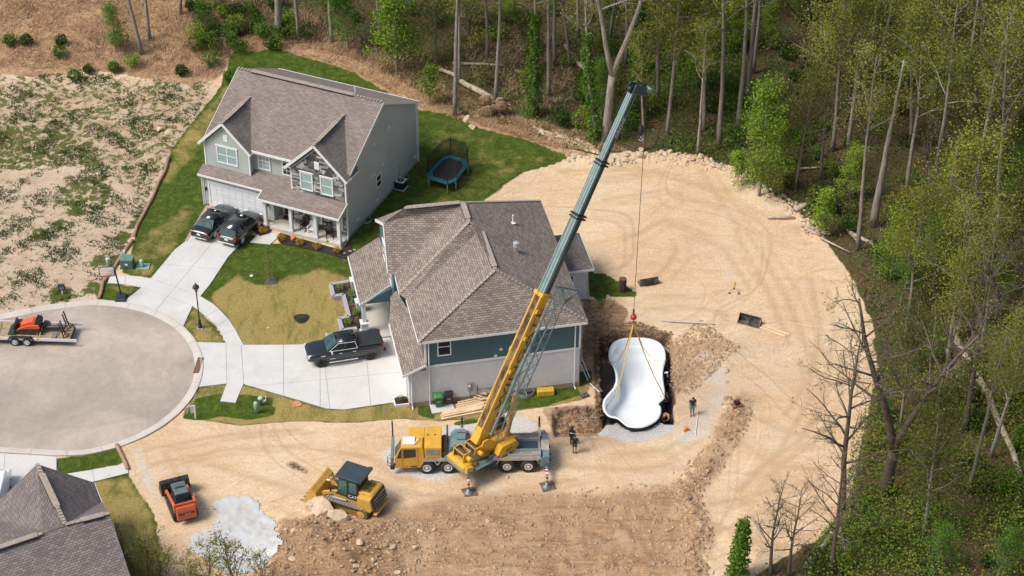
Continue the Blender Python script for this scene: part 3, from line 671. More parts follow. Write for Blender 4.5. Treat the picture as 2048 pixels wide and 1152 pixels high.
# windows and vents
window(H1, 'v', -11.95, 4.35, .25, 1.75, 1.45, double=2, cols=1)
MB().box(-11.3, -10.9, .19, .25, 6.45, 7.05).build('gable_vent', WHITE, H1)
window(H1, 'v', -8.45, 4.25, .9, .95, 1.5, cols=3); window(H1, 'v', -6.2, 4.25, .9, .95, 1.5, cols=3, glass=DGLASS)
window(H1, 'v', -4.0, 4.0, -.05, .95, 1.5); window(H1, 'v', -2.15, 4.0, -.05, .95, 1.5)
MB().box(-2.72, -2.28, -.1, .0, 6.15, 6.85).build('gable_vent', WHITE, H1)
window(H1, 'u', 5.2, 1.9, 0, .75, 1.05, 1, glass=DGLASS, head=False, trim=.07)
for px, py in ((777, 255), (747, 288), (765, 329), (744, 353), (749, 348)):
    d = ray(px, py); u_ = Vector((math.cos(-.42), math.sin(-.42), 0)); tt = (u_.x * -13.38 + u_.y * 140.4) / (d[0] * u_.x + d[1] * u_.y)
    pw = Vector((d[0] * tt, d[1] * tt, CAMH + d[2] * tt)); v_ = (pw.x + 13.38) * math.sin(.42) + (pw.y - 140.4) * math.cos(.42)
    MB().box(0, .09, v_ - .09, v_ + .09, pw.z - .11, pw.z + .11).build('wall_vent', WHITE, H1)
for v_, z_ in ((1.6, .9), (1.9, .9), (5.2, .75), (12.3, .9)): MB().box(0, .1, v_ - .1, v_ + .1, z_ - .1, z_ + .1).build('wall_vent', WHITE, H1)
def arcwell(par, c, r_, z0, z1, a0, a1, n=10):
    m = MB()
    for k in range(n):
        p, q = [(c[0] + math.cos(a0 + (a1 - a0) * j / n) * r_, c[1] + math.sin(a0 + (a1 - a0) * j / n) * r_) for j in (k, k + 1)]
        m.bar((p[0], p[1], (z0 + z1) / 2), (q[0], q[1], (z0 + z1) / 2), .03, z1 - z0)
    return m.build('window_well', M('galv', (.4, .42, .43), .5, .4), par)
for v_ in (3.0, 10.0): arcwell(H1, (.02, v_), .5, -.05, .2, -math.pi / 2, math.pi / 2)
def lapboards(par, plane, off, sgn, rng_, z0, z1, mat, st=.16):
    m = MB(); z = z0
    while z < z1 - .05:
        zt = min(z + st, z1); a0, a1 = rng_(zt)
        if a1 - a0 > .1:
            pr = [(off, z), (off + sgn * .034, z), (off + sgn * .006, zt), (off, zt)]
            m.prof(pr, a0, a1, 'y' if plane == 'u' else 'x')
        z += st
    return tag(m.build('siding_boards', mat, par), kind='stuff')
def side_rng(z):
    lo = .06; hi = Lh - .07
    if z > 5.6: lo = max(lo, .3)
    if z > 6.0: lo = .45 + (z - 6.08) / 3.37 * 6.2 + .35; hi = 13.0 - (z - 6.08) / 3.37 * 6.35 - .4
    return lo, hi
lapboards(H1, 'u', 0, 1, side_rng, .3, 9.1, SIDE1)
lapboards(H1, 'v', .25, -1, lambda z: (-13.12, -9.08) if z < 5.85 else (-11.1 - (8.0 - z) + .12, -11.1 + (8.0 - z) - .12), 3.75, 7.85, SIDE1)
MB().box(.02, .05, 9.2, 9.3, .6, 1.9).build('conduit', M('galv', (.4, .42, .43)), H1)
# garage door
gd = MB().box(-12.6, -7.65, -.47, -.45, .12, 2.45).build('garage_door', M('door_white', (.70, .72, .74), .45, var=.04), H1)
for i in range(4):
    for j in range(8):
        MB().box(-12.55 + j * .615, -12.0 + j * .615, -.49, -.472, .18 + i * .575, .66 + i * .575).build('door_panel', M('door_white', (.70, .72, .74)), gd)
k = MB(); k.box(-12.78, -12.6, -.52, -.45, .1, 2.6); k.box(-7.65, -7.47, -.52, -.45, .1, 2.6); k.box(-12.78, -7.47, -.53, -.45, 2.45, 2.62); k.box(-12.85, -10.2, -.56, -.45, 2.63, 2.73); k.box(-10.1, -7.4, -.56, -.45, 2.63, 2.73)
k.build('door_trim', WHITE, H1)
for u in (-12.95, -7.1):
    l = MB().box(u - .06, u + .06, -.6, -.46, 1.75, 1.95).build('wall_lamp', M('black_metal', (.02, .02, .022), .5), H1)
    MB().lathe([(.03, 1.62), (.07, 1.66), (.08, 1.9), (.02, 2.02)], (u, -.62, 0), 8).build('lantern', M('black_metal', (.02, .02, .022)), l)
# porch
pf = MB().box(-6.55, .05, -1.4, 0, -.1, .3); pf.box(-6.6, -4.96, 0, .89, -.1, .3)
pf.build('porch_floor', M('porch_concrete', (.52, .49, .43), .8, var=.08, scale=1.2), H1)
MB().box(-6.6, .0, -1.55, .85, 2.86, 2.93).build('porch_ceiling', WHITE, H1)
for u in (-6.95, -4.55, -2.25, -.12):
    p_ = MB().box(u - .13, u + .13, -1.36, -1.1, .3, 2.9); p_.box(u - .17, u + .17, -1.4, -1.06, .3, .5); p_.box(u - .17, u + .17, -1.4, -1.06, 2.72, 2.86); p_.build('porch_post', WHITE, H1)
d1 = MB().box(-6.35, -5.35, .82, .89, .3, 2.45).build('front_door', M('door_dark', (.06, .03, .03), .5), H1)
MB().box(-5.55, -5.48, .76, .83, 1.2, 1.35).build('door_handle', M('galv', (.4, .42, .43)), d1)
MB().box(-6.3, -5.4, .80, .815, 1.5, 2.3).build('door_light', DGLASS, d1)
k = MB(); k.box(-6.5, -6.35, .8, .89, .3, 2.6); k.box(-5.35, -5.2, .8, .89, .3, 2.6); k.box(-6.5, -5.2, .8, .89, 2.45, 2.6); k.build('door_trim', WHITE, H1)
window(H1, 'v', -3.9, 1.0, -.05, 1.5, 1.35, double=2); window(H1, 'v', -1.6, 1.0, -.05, 1.1, 1.35)
# stone veneer: every stone its own piece
sm, t, b = newmat('ledge_stone')
oi = nn(t, 'ShaderNodeObjectInfo').outputs['Random']
c = ramp(t, oi, [(0, (.045, .047, .052)), (.35, (.11, .112, .12)), (.6, (.23, .23, .235)), (.8, (.42, .41, .40)), (1, (.55, .535, .515))])
t.links.new(mixc(t, .4, c, ramp(t, nz(t, 7, 5, .7, objc(t)), [(.3, (.3, .3, .3)), (.7, (.7, .7, .7))]), 'OVERLAY'), b.inputs['Base Color']); b.inputs['Roughness'].default_value = .9
stone_me = MB().box(-.5, .5, -.5, .5, -.5, .5).mesh('stone', sm)
back = MB(); back.prof([(-4.9, 5.6), (-.06, 5.6), (-2.48, 7.95)], -.02, .0); back.box(-4.9, -.06, -.02, 0, .3, 5.6)
venr = back.build('stone_veneer', M('mortar_dark', (.07, .07, .075), .9), H1)
holes = [(-4.12, -2.93, 3.88, 5.75), (-2.27, -1.08, 3.88, 5.75), (-2.75, -2.25, 6.1, 6.9), (-4.05, -2.25, .85, 2.6), (-1.75, -.35, .85, 2.6), (-9, 9, 2.9, 3.56)]
stones = []; z = .32; rs = random.Random(3)
while z < 7.9:
    hrow = rs.choice((.1, .13, .17, .22)); u = -4.88
    lim = 2.42 - max(0, z + hrow - 5.6) * 2.42 / 2.35
    while u < -.1:
        w_ = rs.uniform(.25, .75); u1 = min(u + w_, -.08)
        a, b_ = max(u, -2.48 - lim), min(u1, -2.48 + lim)
        for h in holes:
            if z + hrow > h[2] and z < h[3]:
                if a >= h[0] and b_ <= h[1]: a = b_ + 1
                elif a < h[0] < b_ <= h[1]: b_ = h[0]
                elif h[0] <= a < h[1] < b_: a = h[1]
                elif a < h[0] and b_ > h[1]: b_ = h[0]
        if b_ - a > .1: stones.append((a, b_, z, hrow, rs.uniform(.03, .075)))
        u = u1
    z += hrow
stones.sort(key=lambda q: (q[2] < 3.3, -(q[1] - q[0]) * q[3]))
rest = MB()
for i, (a, b_, z, hrow, dd) in enumerate(stones):
    if i < 290:
        so = bpy.data.objects.new('stone', stone_me); COL.objects.link(so); so.parent = venr
        so.location = ((a + b_) / 2, -.02 - dd / 2, z + hrow / 2); so.scale = (b_ - a - .02, dd, hrow - .02)
    else: rest.box(a + .01, b_ - .01, -.02 - dd, -.021, z + .01, z + hrow - .01)
tag(rest.build('small_stones', UVbrick('stone_rest', (.4, .39, .38), (.06, .062, .07), (.05, .05, .05), .4, .15, .01), venr), kind='stuff')
pp = MB().tube((-3.2, 8.2, 8.6), (-3.2, 8.2, 9.3), .06).build('vent_pipe', WHITE, H1)
# ---------------------------------------------------------------- teal house with white brick
H2 = thing('teal_house', 'teal house with white painted brick base and brown hipped roof behind the crane', 'house', (-6.24, 118.9, 0), .2)
MB().box(.02, 11.42, .02, 15.4, 3.55, 6.1).build('siding_wall', SIDE2, H2)
MB().box(0, 11.44, 0, 15.42, .42, 3.5).build('brick_wall', BRICKW, H2)
MB().box(-.0, 11.46, -.02, 15.44, -.4, .42).build('foundation', FOUND, H2)
MB().box(-.03, 11.47, -.05, 15.45, 3.5, 3.66).build('belt_board', WHITE, H2)
MB().box(-1.28, 0, 0, 7.2, .42, 3.25).build('garage_wall', BRICKW, H2); MB().box(-1.3, 0, -.02, 7.22, -.4, .42).build('foundation', FOUND, H2)
MB().box(-1.0, .02, 8.3, 15.3, .1, 6.1).build('front_wall', SIDE2, H2)
for u in (0.0, 11.42): MB().box(u - .07, u + .07, -.06, .08, 3.66, 6.06).build('corner_board', WHITE, H2)
downspout(H2, [(.22, -.12, 6.0), (.22, -.1, .15), (.25, -.4, .05)], .05); downspout(H2, [(11.05, -.12, 6.0), (11.05, -.1, .15), (11.1, -.4, .05)], .05); downspout(H2, [(-1.1, -.1, 3.2), (-1.1, -.1, .15), (-1.1, -.4, .05)], .05)
E_ = 6.2
pts2 = dict(N1=(-.53, -.36, E_), N2=(11.88, -.36, E_), FR=(11.88, 15.8, E_), FL=(-1.2, 15.8, E_), R1=(5.72, 2.87, 9.4), R2=(5.65, 8.19, 9.4), R3=(4.85, 8.6, 9.9), R4=(4.82, 11.1, 10.0), R5=(.35, 11.2, 10.0), A1=(-.55, 5.0, E_), HH=(-.95, 5.75, E_), L3=(-.9, 8.1, E_), G0=(-1.25, 12.4, 9.1))
q = {k: Vector(v) for k, v in pts2.items()}
rf = MB()
rf.slab([q['N1'], q['N2'], q['R1']], .1)
rf.slab([q['N1'], q['R1'], q['R2'], q['A1']], .1)
rf.slab([q['R1'], q['N2'], q['FR'], q['R4']], .1)
rf.slab([q['R1'], q['R4'], q['R3'], q['R2']], .1)
rf.slab([q['A1'], q['R2'], q['R3'], q['HH']], .1)
rf.slab([q['HH'], q['R3'], q['R4'], q['L3']], .1)
rf.slab([q['L3'], q['R4'], q['R5'], (-1.2, 11.2, 8.9), (-1.35, 8.6, 6.25)], .1)
rf.slab([q['R5'], q['R4'], q['FR'], q['FL']], .1)
rf.slab([q['R5'], q['FL'], (-1.2, 11.2, 8.9)], .1)
rf.build('roof', SHING, H2)
MB().prof([(8.4, 6.1), (15.4, 6.1), (11.25, 8.55)], -1.0, -.85, 'x').build('gable_wall', SIDE2, H2)
for a, b_, vt in (('N1', 'R1', None), ('N2', 'R1', None), ('R1', 'R2', (.06, .92)), ('R2', 'R3', None), ('R3', 'HH', None), ('R3', 'R4', (.15, .9)), ('R4', 'R5', (.05, .95)), ('R4', 'FR', None)): ridge_cap(H2, q[a], q[b_], .13, None, vt)
k = MB()
for a, b_ in (('N1', 'N2'), ('N2', 'FR'), ('N1', 'A1')): k.bar(q[a] - Vector((0, 0, .16)), q[b_] - Vector((0, 0, .16)), .07, .2)
k.bar(q['L3'] - Vector((0, 0, .16)), q['HH'] - Vector((0, 0, .16)), .07, .2); k.bar((-1.4, 8.6, 6.1), (-1.25, 11.2, 8.78), .06, .22); k.bar((-1.25, 11.2, 8.78), (-1.25, 15.8, 6.1), .06, .22)
k.build('gutter', WHITE, H2)
MB().prof([(-.5, 5.98), (11.8, 5.98), (11.8, 6.04), (-.5, 6.04)], -.3, 15.6).build('soffit', WHITE, H2)
# garage skirt roof
MB().slab([(-1.75, -.35, 3.3), (.0, -.35, 4.05), (.0, 5.3, 4.05), (-1.75, 6.1, 3.3)], .1).build('skirt_roof', SHING, H2)
MB().slab([(-1.75, 6.1, 3.3), (.0, 5.3, 4.05), (-.9, 7.9, 4.9), (-1.3, 8.2, 4.2)], .1).build('skirt_roof', SHING, H2)
k = MB(); k.bar((-1.78, -.35, 3.2), (-1.78, 6.1, 3.2), .06, .18); k.bar((-1.75, -.37, 3.2), (0, -.37, 3.95), .05, .16); k.build('fascia', WHITE, H2)
gd2 = MB().box(-1.32, -1.29, .9, 6.3, .08, 2.6).build('garage_door', M('door_white', (.70, .72, .74)), H2)
for i in range(4):
    for j in range(8): MB().box(-1.345, -1.322, .95 + j * .67, 1.55 + j * .67, .14 + i * .62, .66 + i * .62).build('door_panel', M('door_white', (.70, .72, .74)), gd2)
# porch
MB().slab([(-3.55, 9.0, 3.25), (-1.0, 9.6, 4.35), (-1.0, 16.0, 4.35), (-3.55, 15.5, 3.25)], .12).build('porch_roof', SHING, H2)
k = MB(); k.bar((-3.58, 9.0, 3.12), (-3.58, 15.5, 3.12), .06, .2); k.bar((-3.55, 8.98, 3.12), (-1.0, 9.58, 4.22), .05, .2); k.build('fascia', WHITE, H2)
MB().prof([(-3.4, 3.0), (-1.0, 3.0), (-1.0, 4.2), (-3.4, 3.1)], 9.25, 9.35).build('porch_gable', SIDE2, H2)
MB().box(-3.5, -1.0, 8.6, 15.4, -.1, .22).build('porch_floor', M('porch_concrete', (.52, .49, .43)), H2)
for v_ in (9.5, 12.3, 15.2):
    MB().box(-3.5, -2.95, v_ - .28, v_ + .28, .22, 1.1).build('brick_pier', BRICKW, H2); MB().box(-3.56, -2.9, v_ - .34, v_ + .34, 1.1, 1.2).build('pier_cap', WHITE, H2); MB().box(-3.38, -3.08, v_ - .15, v_ + .15, 1.2, 3.05).build('porch_post', WHITE, H2)
for v_, z0, h_ in ((9.2, 4.5, 1.3), (12.4, 4.5, 1.3), (11.5, .9, 1.4)): window(H2, 'u', v_, z0, -1.0, 1.0, h_, -1, glass=DGLASS)
MB().box(-1.06, -1.0, 9.9, 10.9, .25, 2.4).build('front_door', M('door_dark', (.06, .03, .03)), H2)
window(H2, 'u', 3.0, 4.4, .02, .8, 1.2, -1, glass=DGLASS); window(H2, 'u', 6.3, 4.6, .02, .8, 1.1, -1, glass=DGLASS)
lapboards(H2, 'v', .02, -1, lambda z: (.09, 11.33), 3.68, 6.02, SIDE2)
# side wall windows and services
window(H2, 'v', .95, 4.5, .02, .85, 1.45, glass=DGLASS, head=False, trim=.08); window(H2, 'v', 6.75, 5.1, .02, 1.0, .75, glass=DGLASS, head=False, trim=.08)
for u, z_ in ((5.55, 4.35), (5.15, 3.82)): MB().box(u - .1, u + .1, -.06, .02, z_ - .08, z_ + .08).build('wall_vent', WHITE, H2)
mt = MB().box(3.05, 3.4, -.16, 0, .95, 1.65).build('electric_meter', M('meter_grey', (.23, .25, .26), .5), H2)
MB().lathe([(.1, 0), (.1, -.12), (.03, -.16)], (3.17, -.16, 1.45), 12, 'y').build('meter_dial', M('meter_glass', (.5, .52, .53), .2), mt); MB().tube((3.2, -.06, .95), (3.2, -.06, -.05), .035).build('conduit', M('meter_grey', (.23, .25, .26)), mt)
g_ = MB().lathe([(.12, -.12), (.2, -.05), (.2, .05), (.12, .12)], (4.75, -.25, .62), 10, 'x').build('gas_meter', M('meter_grey', (.23, .25, .26)), H2); MB().path([(4.4, -.1, .05), (4.4, -.2, .85), (4.75, -.25, .9), (5.1, -.2, .85), (5.1, -.02, .9)], .03).build('pipe', M('meter_grey', (.23, .25, .26)), g_)
rl = MB().path([(3.75, -.1, -.02), (3.75, -.1, 1.35)], .03).build('railing', M('black_metal', (.02, .02, .022)), H2); MB().path([(3.75, -.1, .95), (6.6, -.1, .95)], .02).build('rail', M('black_metal', (.02, .02, .022)), rl); MB().path([(6.6, -.1, 1.1), (6.6, -.1, -.02)], .025).build('post', M('black_metal', (.02, .02, .022)), rl)
ww = arcwell(H2, (7.35, -.02), .66, -.05, .3, math.pi, 2 * math.pi); MB().prism([(7.35 + math.cos(math.pi + k * .314) * .62, -.03 + math.sin(math.pi + k * .314) * .62) for k in range(11)], .0, .1).build('well_pit', M('black_soil', (.015, .013, .012), .9), ww); MB().box(7.32, 7.38, -.66, -.03, .26, .3).build('well_bar', M('galv', (.4, .42, .43)), ww)
vp = MB().tube((8.6, 10.6, 7.6), (8.6, 10.6, 8.7), .07).build('vent_pipe', WHITE, H2); MB().cb((8.62, 10.55, 8.0), (.3, .3, .06)).build('flashing', WHITE, vp)
fl_ = MB().lathe([(.16, 7.4), (.16, 8.35), (.24, 8.38), (.24, 8.5), (.15, 8.52), (.15, 8.62), (.24, 8.64), (.24, 8.78), (.1, 8.84)], (8.0, 6.5, .25), 14).build('flue', M('galv_bright', (.6, .62, .63), .35, .6), H2)
# rear extension
MB().box(11.46, 14.5, 10.45, 14.8, .1, 3.1).build('rear_wall', BRICKW, H2)
MB().slab([(14.85, 10.1, 3.22), (14.85, 15.1, 3.22), (12.4, 12.8, 4.35), ], .1).build('rear_roof', SHING3, H2)
MB().slab([(11.6, 10.1, 3.22), (14.85, 10.1, 3.22), (12.4, 12.8, 4.35), (11.6, 12.8, 4.35)], .1).build('rear_roof', SHING3, H2)
MB().slab([(14.85, 15.1, 3.22), (11.6, 15.1, 3.22), (11.6, 12.8, 4.35), (12.4, 12.8, 4.35)], .1).build('rear_roof', SHING3, H2)
k = MB(); k.bar((11.5, 10.08, 3.08), (14.9, 10.08, 3.08), .06, .18); k.bar((14.88, 10.1, 3.08), (14.88, 15.1, 3.08), .06, .18); k.build('gutter', WHITE, H2)
dd = MB().box(12.3, 13.3, 10.4, 10.44, .3, 2.5).build('patio_door', DGLASS, H2); MB().box(12.2, 12.3, 10.38, 10.45, .3, 2.6).build('door_trim', WHITE, dd); MB().box(13.3, 13.4, 10.38, 10.45, .3, 2.6).build('door_trim', WHITE, dd); MB().box(12.2, 13.4, 10.37, 10.45, 2.5, 2.62).build('door_trim', WHITE, dd)
# ---------------------------------------------------------------- house in the lower left corner
H3 = thing('corner_house', 'house with grey shingle roof cut by lower left frame corner', 'house', (-31, 104, 0), 0)
o3 = Vector((-31, 104, 0))
def h3(px, py, z): return U(px, py, z) - o3
ap, jn, pk = h3(74, 928, 6.6), h3(131, 1049, 6.6), h3(219.6, 1026, 6.6)
e1, e2, e3 = h3(188, 965, 3.6), h3(203, 1004, 3.6), h3(262, 1160, 3.4)
lf1, lf2 = h3(-10, 1010, 3.8), h3(-60, 1075, 3.8); rl_ = h3(-60, 1115, 6.6)
wl = MB().prism([(e1.x - .4, e1.y - .4), (e2.x - .4, e2.y), (e3.x - 1.2, e3.y), (-16, e3.y), (-16, lf2.y + 1), (lf1.x + .2, lf1.y - .3)], -.1, 3.3)
wl.build('wall', lap('siding_tan', (.42, .38, .32)), H3)
rf = MB()
rf.slab([ap, lf1, lf2, h3(-20, 1092, 6.2), h3(86, 1066, 6.6), jn], .12); rf.slab([ap, jn, e2, e1], .12)
rf.slab([jn, pk, e2], .12); rf.slab([h3(86, 1066, 6.6), rl_, h3(-60, 1300, 3.2), h3(300, 1270, 3.2), e3, pk, jn], .12)
rf.build('roof', SHING3, H3)
ridge_cap(H3, ap, jn, .14, None, (.18, .72)); ridge_cap(H3, jn, pk, .13, None, (.35, .85)); ridge_cap(H3, h3(-60, 1115, 6.62), h3(86, 1066, 6.62), .13, None, (.2, .92))
k = MB(); k.bar(e1 - Vector((0, 0, .1)), e2 - Vector((0, 0, .1)), .1, .14); k.build('gutter', WHITE, H3)
# ================================================================ mobile crane
YEL = M('crane_yellow', (.66, .36, .025), .38, var=.12, scale=1.4, dirt=(.30, .22, .12), dirt_amt=.35, coat=.2)
TEAL = M('crane_teal', (.12, .21, .225), .45, var=.15, scale=1.5, dirt=(.24, .24, .21), dirt_amt=.5)
DTEAL = M('crane_dark_teal', (.035, .07, .08), .5, var=.2)
STEEL = M('boom_steel', (.27, .385, .385), .42, .15, .2, 1.1, dirt=(.05, .06, .062), dirt_amt=.5)
BLACK = M('black_metal', (.02, .02, .022), .5)
RUB = M('rubber', (.018, .018, .019), .85, var=.35, scale=6, dirt=(.2, .16, .11), dirt_amt=.25)
RIMW = M('rim_white', (.7, .7, .68), .4, .1, .1, 5, dirt=(.25, .2, .14), dirt_amt=.3)
RIMC = M('rim_chrome', (.72, .73, .74), .3, .35)
ALU = M('alu_edge', (.48, .45, .42), .5, .4, .2)
DECK = M('deck_grey', (.30, .32, .33), .6, .1, .2, 2, dirt=(.42, .34, .24), dirt_amt=.6)
CABLE = M('wire_rope', (.10, .07, .05), .6, .4)
def wheel(par, c, r, w_, rim=None, side=-1, name='wheel', spokes=8, rr=.55, dish=.03):
    """wheel with its axis along y; side = outward direction"""
    t_ = MB().lathe([(r * .62, -w_ / 2), (r * .93, -w_ / 2), (r, -w_ * .36), (r, w_ * .36), (r * .93, w_ / 2), (r * .62, w_ / 2)], c, 26, 'y').build(name, RUB, par, True)
    tr = MB()
    for k in range(26):
        a = 2 * math.pi * k / 26; tr.cb((c[0] + math.cos(a) * r, c[1] + (.12 if k % 2 else -.12) * w_, c[2] + math.sin(a) * r), (.04, w_ * .5, .07 * r * 2), Matrix.Rotation(-a, 3, 'Y'))
    tr.build('tread', RUB, t_)
    y = c[1] + side * (w_ * .5 + .006)
    MB().lathe([(r * rr, 0), (r * rr, side * dish), (r * rr * .9, side * dish), (r * rr * .8, -side * .02), (r * .2, -side * .01), (r * .18, side * .06), (.01, side * .07)], (c[0], y, c[2]), 20, 'y').build('rim', rim or RIM, t_)
    h = MB()
    for k in range(spokes):
        a = 2 * math.pi * k / spokes; p = (c[0] + math.cos(a) * r * rr * .55, y + side * .0, c[2] + math.sin(a) * r * rr * .55); h.tube(p, (p[0], p[1] + side * .012, p[2]), r * .07, n=8)
    h.build('hand_holes', BLACK, t_)
    return t_
CO = Vector((-2.9, 112.5, 0))
CR_ = thing('mobile_crane', 'yellow and teal four-axle mobile crane with raised telescopic boom', 'crane', CO, .02)
def cx(px): return U(px, 944).x - CO.x
MB().box(-5.2, 5.4, -.55, .55, .75, 1.25).build('chassis', DTEAL, CR_)
MB().box(-2.6, 4.9, -1.2, 1.2, 1.25, 1.42).build('deck', DECK, CR_)
for y in (-1.24, 1.2): MB().box(-3.3, 4.9, y, y + .04, 1.18, 1.45).build('deck_edge', ALU, CR_)
for x in (-3.1, -1.6, 2.52, 4.03):
    for sd in (-1, 1): wheel(CR_, (x, sd * 1.02, .57), .57, .42, RIMW if x < 0 else RIMC, sd, 'wheel', 10, .52, .03 if x < 0 else -.08)
    MB().tube((x, -.85, .57), (x, .85, .57), .1).build('axle', BLACK, CR_)
for x0, x1 in ((-3.9, -2.35), (-2.35, -.85), (1.75, 4.85)):
    MB().prof([(x0, .85), (x0 + .2, 1.2), (x1 - .2, 1.2), (x1, .85), (x1 - .05, .82), (x1 - .24, 1.16), (x0 + .24, 1.16), (x0 + .05, .82)], -1.24, -.8).build('fender', ALU, CR_)
# driver's cab
cab = MB().prof([(-5.35, .62), (-3.55, .62), (-3.25, 1.2), (-3.3, 2.3), (-3.4, 2.5), (-4.85, 2.5), (-5.35, 1.55)], -1.25, -.1).build('driver_cab', YEL, CR_, bevel=.04)
MB().add([(-5.17, -1.262, 1.5), (-4.86, -1.262, 1.55), (-4.86, -1.262, 2.32), (-4.93, -1.262, 2.32)], [(0, 1, 2, 3)]).build('side_window', DGLASS, cab)
MB().add([(-4.72, -1.262, 1.5), (-3.85, -1.262, 1.62), (-3.85, -1.262, 2.32), (-4.72, -1.262, 2.32)], [(0, 1, 2, 3)]).build('side_window', DGLASS, cab)
k = MB(); k.box(-4.8, -3.7, -1.27, -1.255, .8, .82); k.box(-4.81, -4.79, -1.27, -1.255, .8, 2.4); k.box(-3.71, -3.69, -1.27, -1.255, .8, 2.4); k.build('door_seam', M('seam_dark', (.2, .1, .01), .6), cab)
MB().box(-4.2, -3.8, -1.275, -1.255, .72, .8).build('door_step', BLACK, cab)
MB().add([(-5.33, -1.15, 1.62), (-5.33, -.2, 1.62), (-4.88, -.2, 2.46), (-4.88, -1.15, 2.46)], [(0, 1, 2, 3)]).build('windscreen', DGLASS, cab)
MB().tube((-5.3, -1.262, 1.0), (-5.3, -1.27, 1.0), .05, n=10).build('marker_lamp', BLACK, cab)
MB().box(-4.75, -3.9, -1.0, -.2, 2.5, 2.62).build('roof_unit', M('unit_white', (.72, .72, .72), .5, var=.06), cab, bevel=.03)
MB().path([(-3.9, -.9, 2.55), (-3.7, -.6, 2.72), (-3.6, -.3, 2.6)], .03).build('roof_hose', WHITE, cab)
en = MB().box(-3.25, -2.05, -1.2, 1.15, 1.25, 2.4).build('engine_cover', YEL, CR_, bevel=.04)
MB().box(-4.4, -3.25, -.05, 1.1, 1.3, 2.4).build('engine_cover', YEL, CR_, bevel=.04)
g_ = MB().box(-3.1, -2.2, -1.22, -1.2, 1.75, 2.25).build('radiator_grille', M('grille_grey', (.4, .41, .42), .5, .5), en)
for i in range(9): MB().box(-3.08 + i * .1, -3.05 + i * .1, -1.235, -1.22, 1.77, 2.23).build('grille_bar', M('grille_dark', (.16, .17, .175), .5), g_)
MB().box(-3.1, -2.2, -1.22, -1.2, 1.35, 1.48).build('vent', BLACK, en)
for x in (-3.0, -2.5): MB().tube((x, .2, 2.4), (x, .2, 2.43), .06).build('filler_cap', BLACK, en)
MB().tube((-1.85, -1.0, 1.65), (-1.85, .9, 1.65), .19, n=14).build('muffler', M('muffler_rust', (.17, .12, .09), .6, .4, .4, 5), CR_)
MB().tube((-1.65, .55, 1.4), (-1.65, .55, 3.0), .07).build('exhaust_stack', M('stack_grey', (.2, .23, .24), .4, .6), CR_)
MB().tube((-2.6, 1.3, 2.0), (-2.2, 1.3, 2.0), .2).build('air_cleaner', M('rust_red', (.16, .06, .04), .6), CR_)
fp = MB().box(-5.62, -5.42, -1.25, 1.2, .85, 1.55).build('front_beam', TEAL, CR_); MB().box(-5.66, -5.36, -1.27, -.95, .5, .85).build('bumper_block', BLACK, CR_)
MB().box(-5.58, -5.48, 1.12, 1.22, 1.55, 2.9).build('boom_rest', BLACK, CR_)
for y in (-1.1, -.8): MB().path([(-5.6, y, .6), (-5.85, y - .1, .9), (-5.85, y, 1.3), (-5.62, y, 1.45)], .025).build('hydraulic_hose', M('hose_red', (.09, .02, .02), .6), CR_)
tb = MB().prof([(-1.45, 1.42), (-.35, 1.42), (-.35, 2.1), (-1.1, 2.1), (-1.45, 1.75)], -.5, 1.2).build('tool_box', TEAL, CR_, bevel=.03)
for y in (.0, .75): MB().tube((-.95, y, 2.12), (-.4, y, 2.12), .025).build('handle', BLACK, tb)
MB().box(-.3, 4.7, -.5, .45, 1.42, 1.5).build('centre_deck', DTEAL, CR_)
for y0 in (-1.2, .55):
    tr = MB(); tr.box(2.6, 4.9, y0, y0 + .06, 1.42, 1.66); tr.box(2.6, 4.9, y0 + .59, y0 + .65, 1.42, 1.66); tr.box(2.6, 2.68, y0 + .06, y0 + .59, 1.42, 1.66); tr.box(4.82, 4.9, y0 + .06, y0 + .59, 1.42, 1.66)
    tr_ = tr.build('deck_tray', M('tray_grey', (.34, .38, .385), .5, .2), CR_); MB().box(2.68, 4.82, y0 + .06, y0 + .59, 1.43, 1.47).build('tray_floor', M('tray_dirt', (.32, .25, .19), .9, var=.5, scale=5), tr_)
MB().box(4.95, 5.5, -.55, .55, .9, 1.55).build('rear_deck', M('deck_dusty', (.42, .36, .29), .8, var=.3, scale=3), CR_)
rb = MB().prof([(4.85, .6), (5.5, .6), (5.5, 1.5), (5.15, 1.5), (4.85, 1.3)], -1.25, -.55).build('outrigger_box', TEAL, CR_); MB().prof([(4.85, .6), (5.5, .6), (5.5, 1.5), (5.15, 1.5), (4.85, 1.3)], .55, 1.25).build('outrigger_box', TEAL, CR_)
for y in (-.9, -.3, .5): MB().box(5.5, 5.62, y - .05, y + .05, .85, 1.0).build('tow_hook', BLACK, CR_)
MB().box(.2, 1.9, -1.15, -.6, .45, 1.15).build('side_locker', DTEAL, CR_); MB().box(-.75, .1, -1.2, -.7, .5, 1.15).build('side_steps', M('grille_dark', (.16, .17, .175)), CR_)
for i in range(3): MB().box(3.0, 3.5, -1.15, -1.0, .45 + i * .25, .49 + i * .25).build('step', BLACK, CR_)
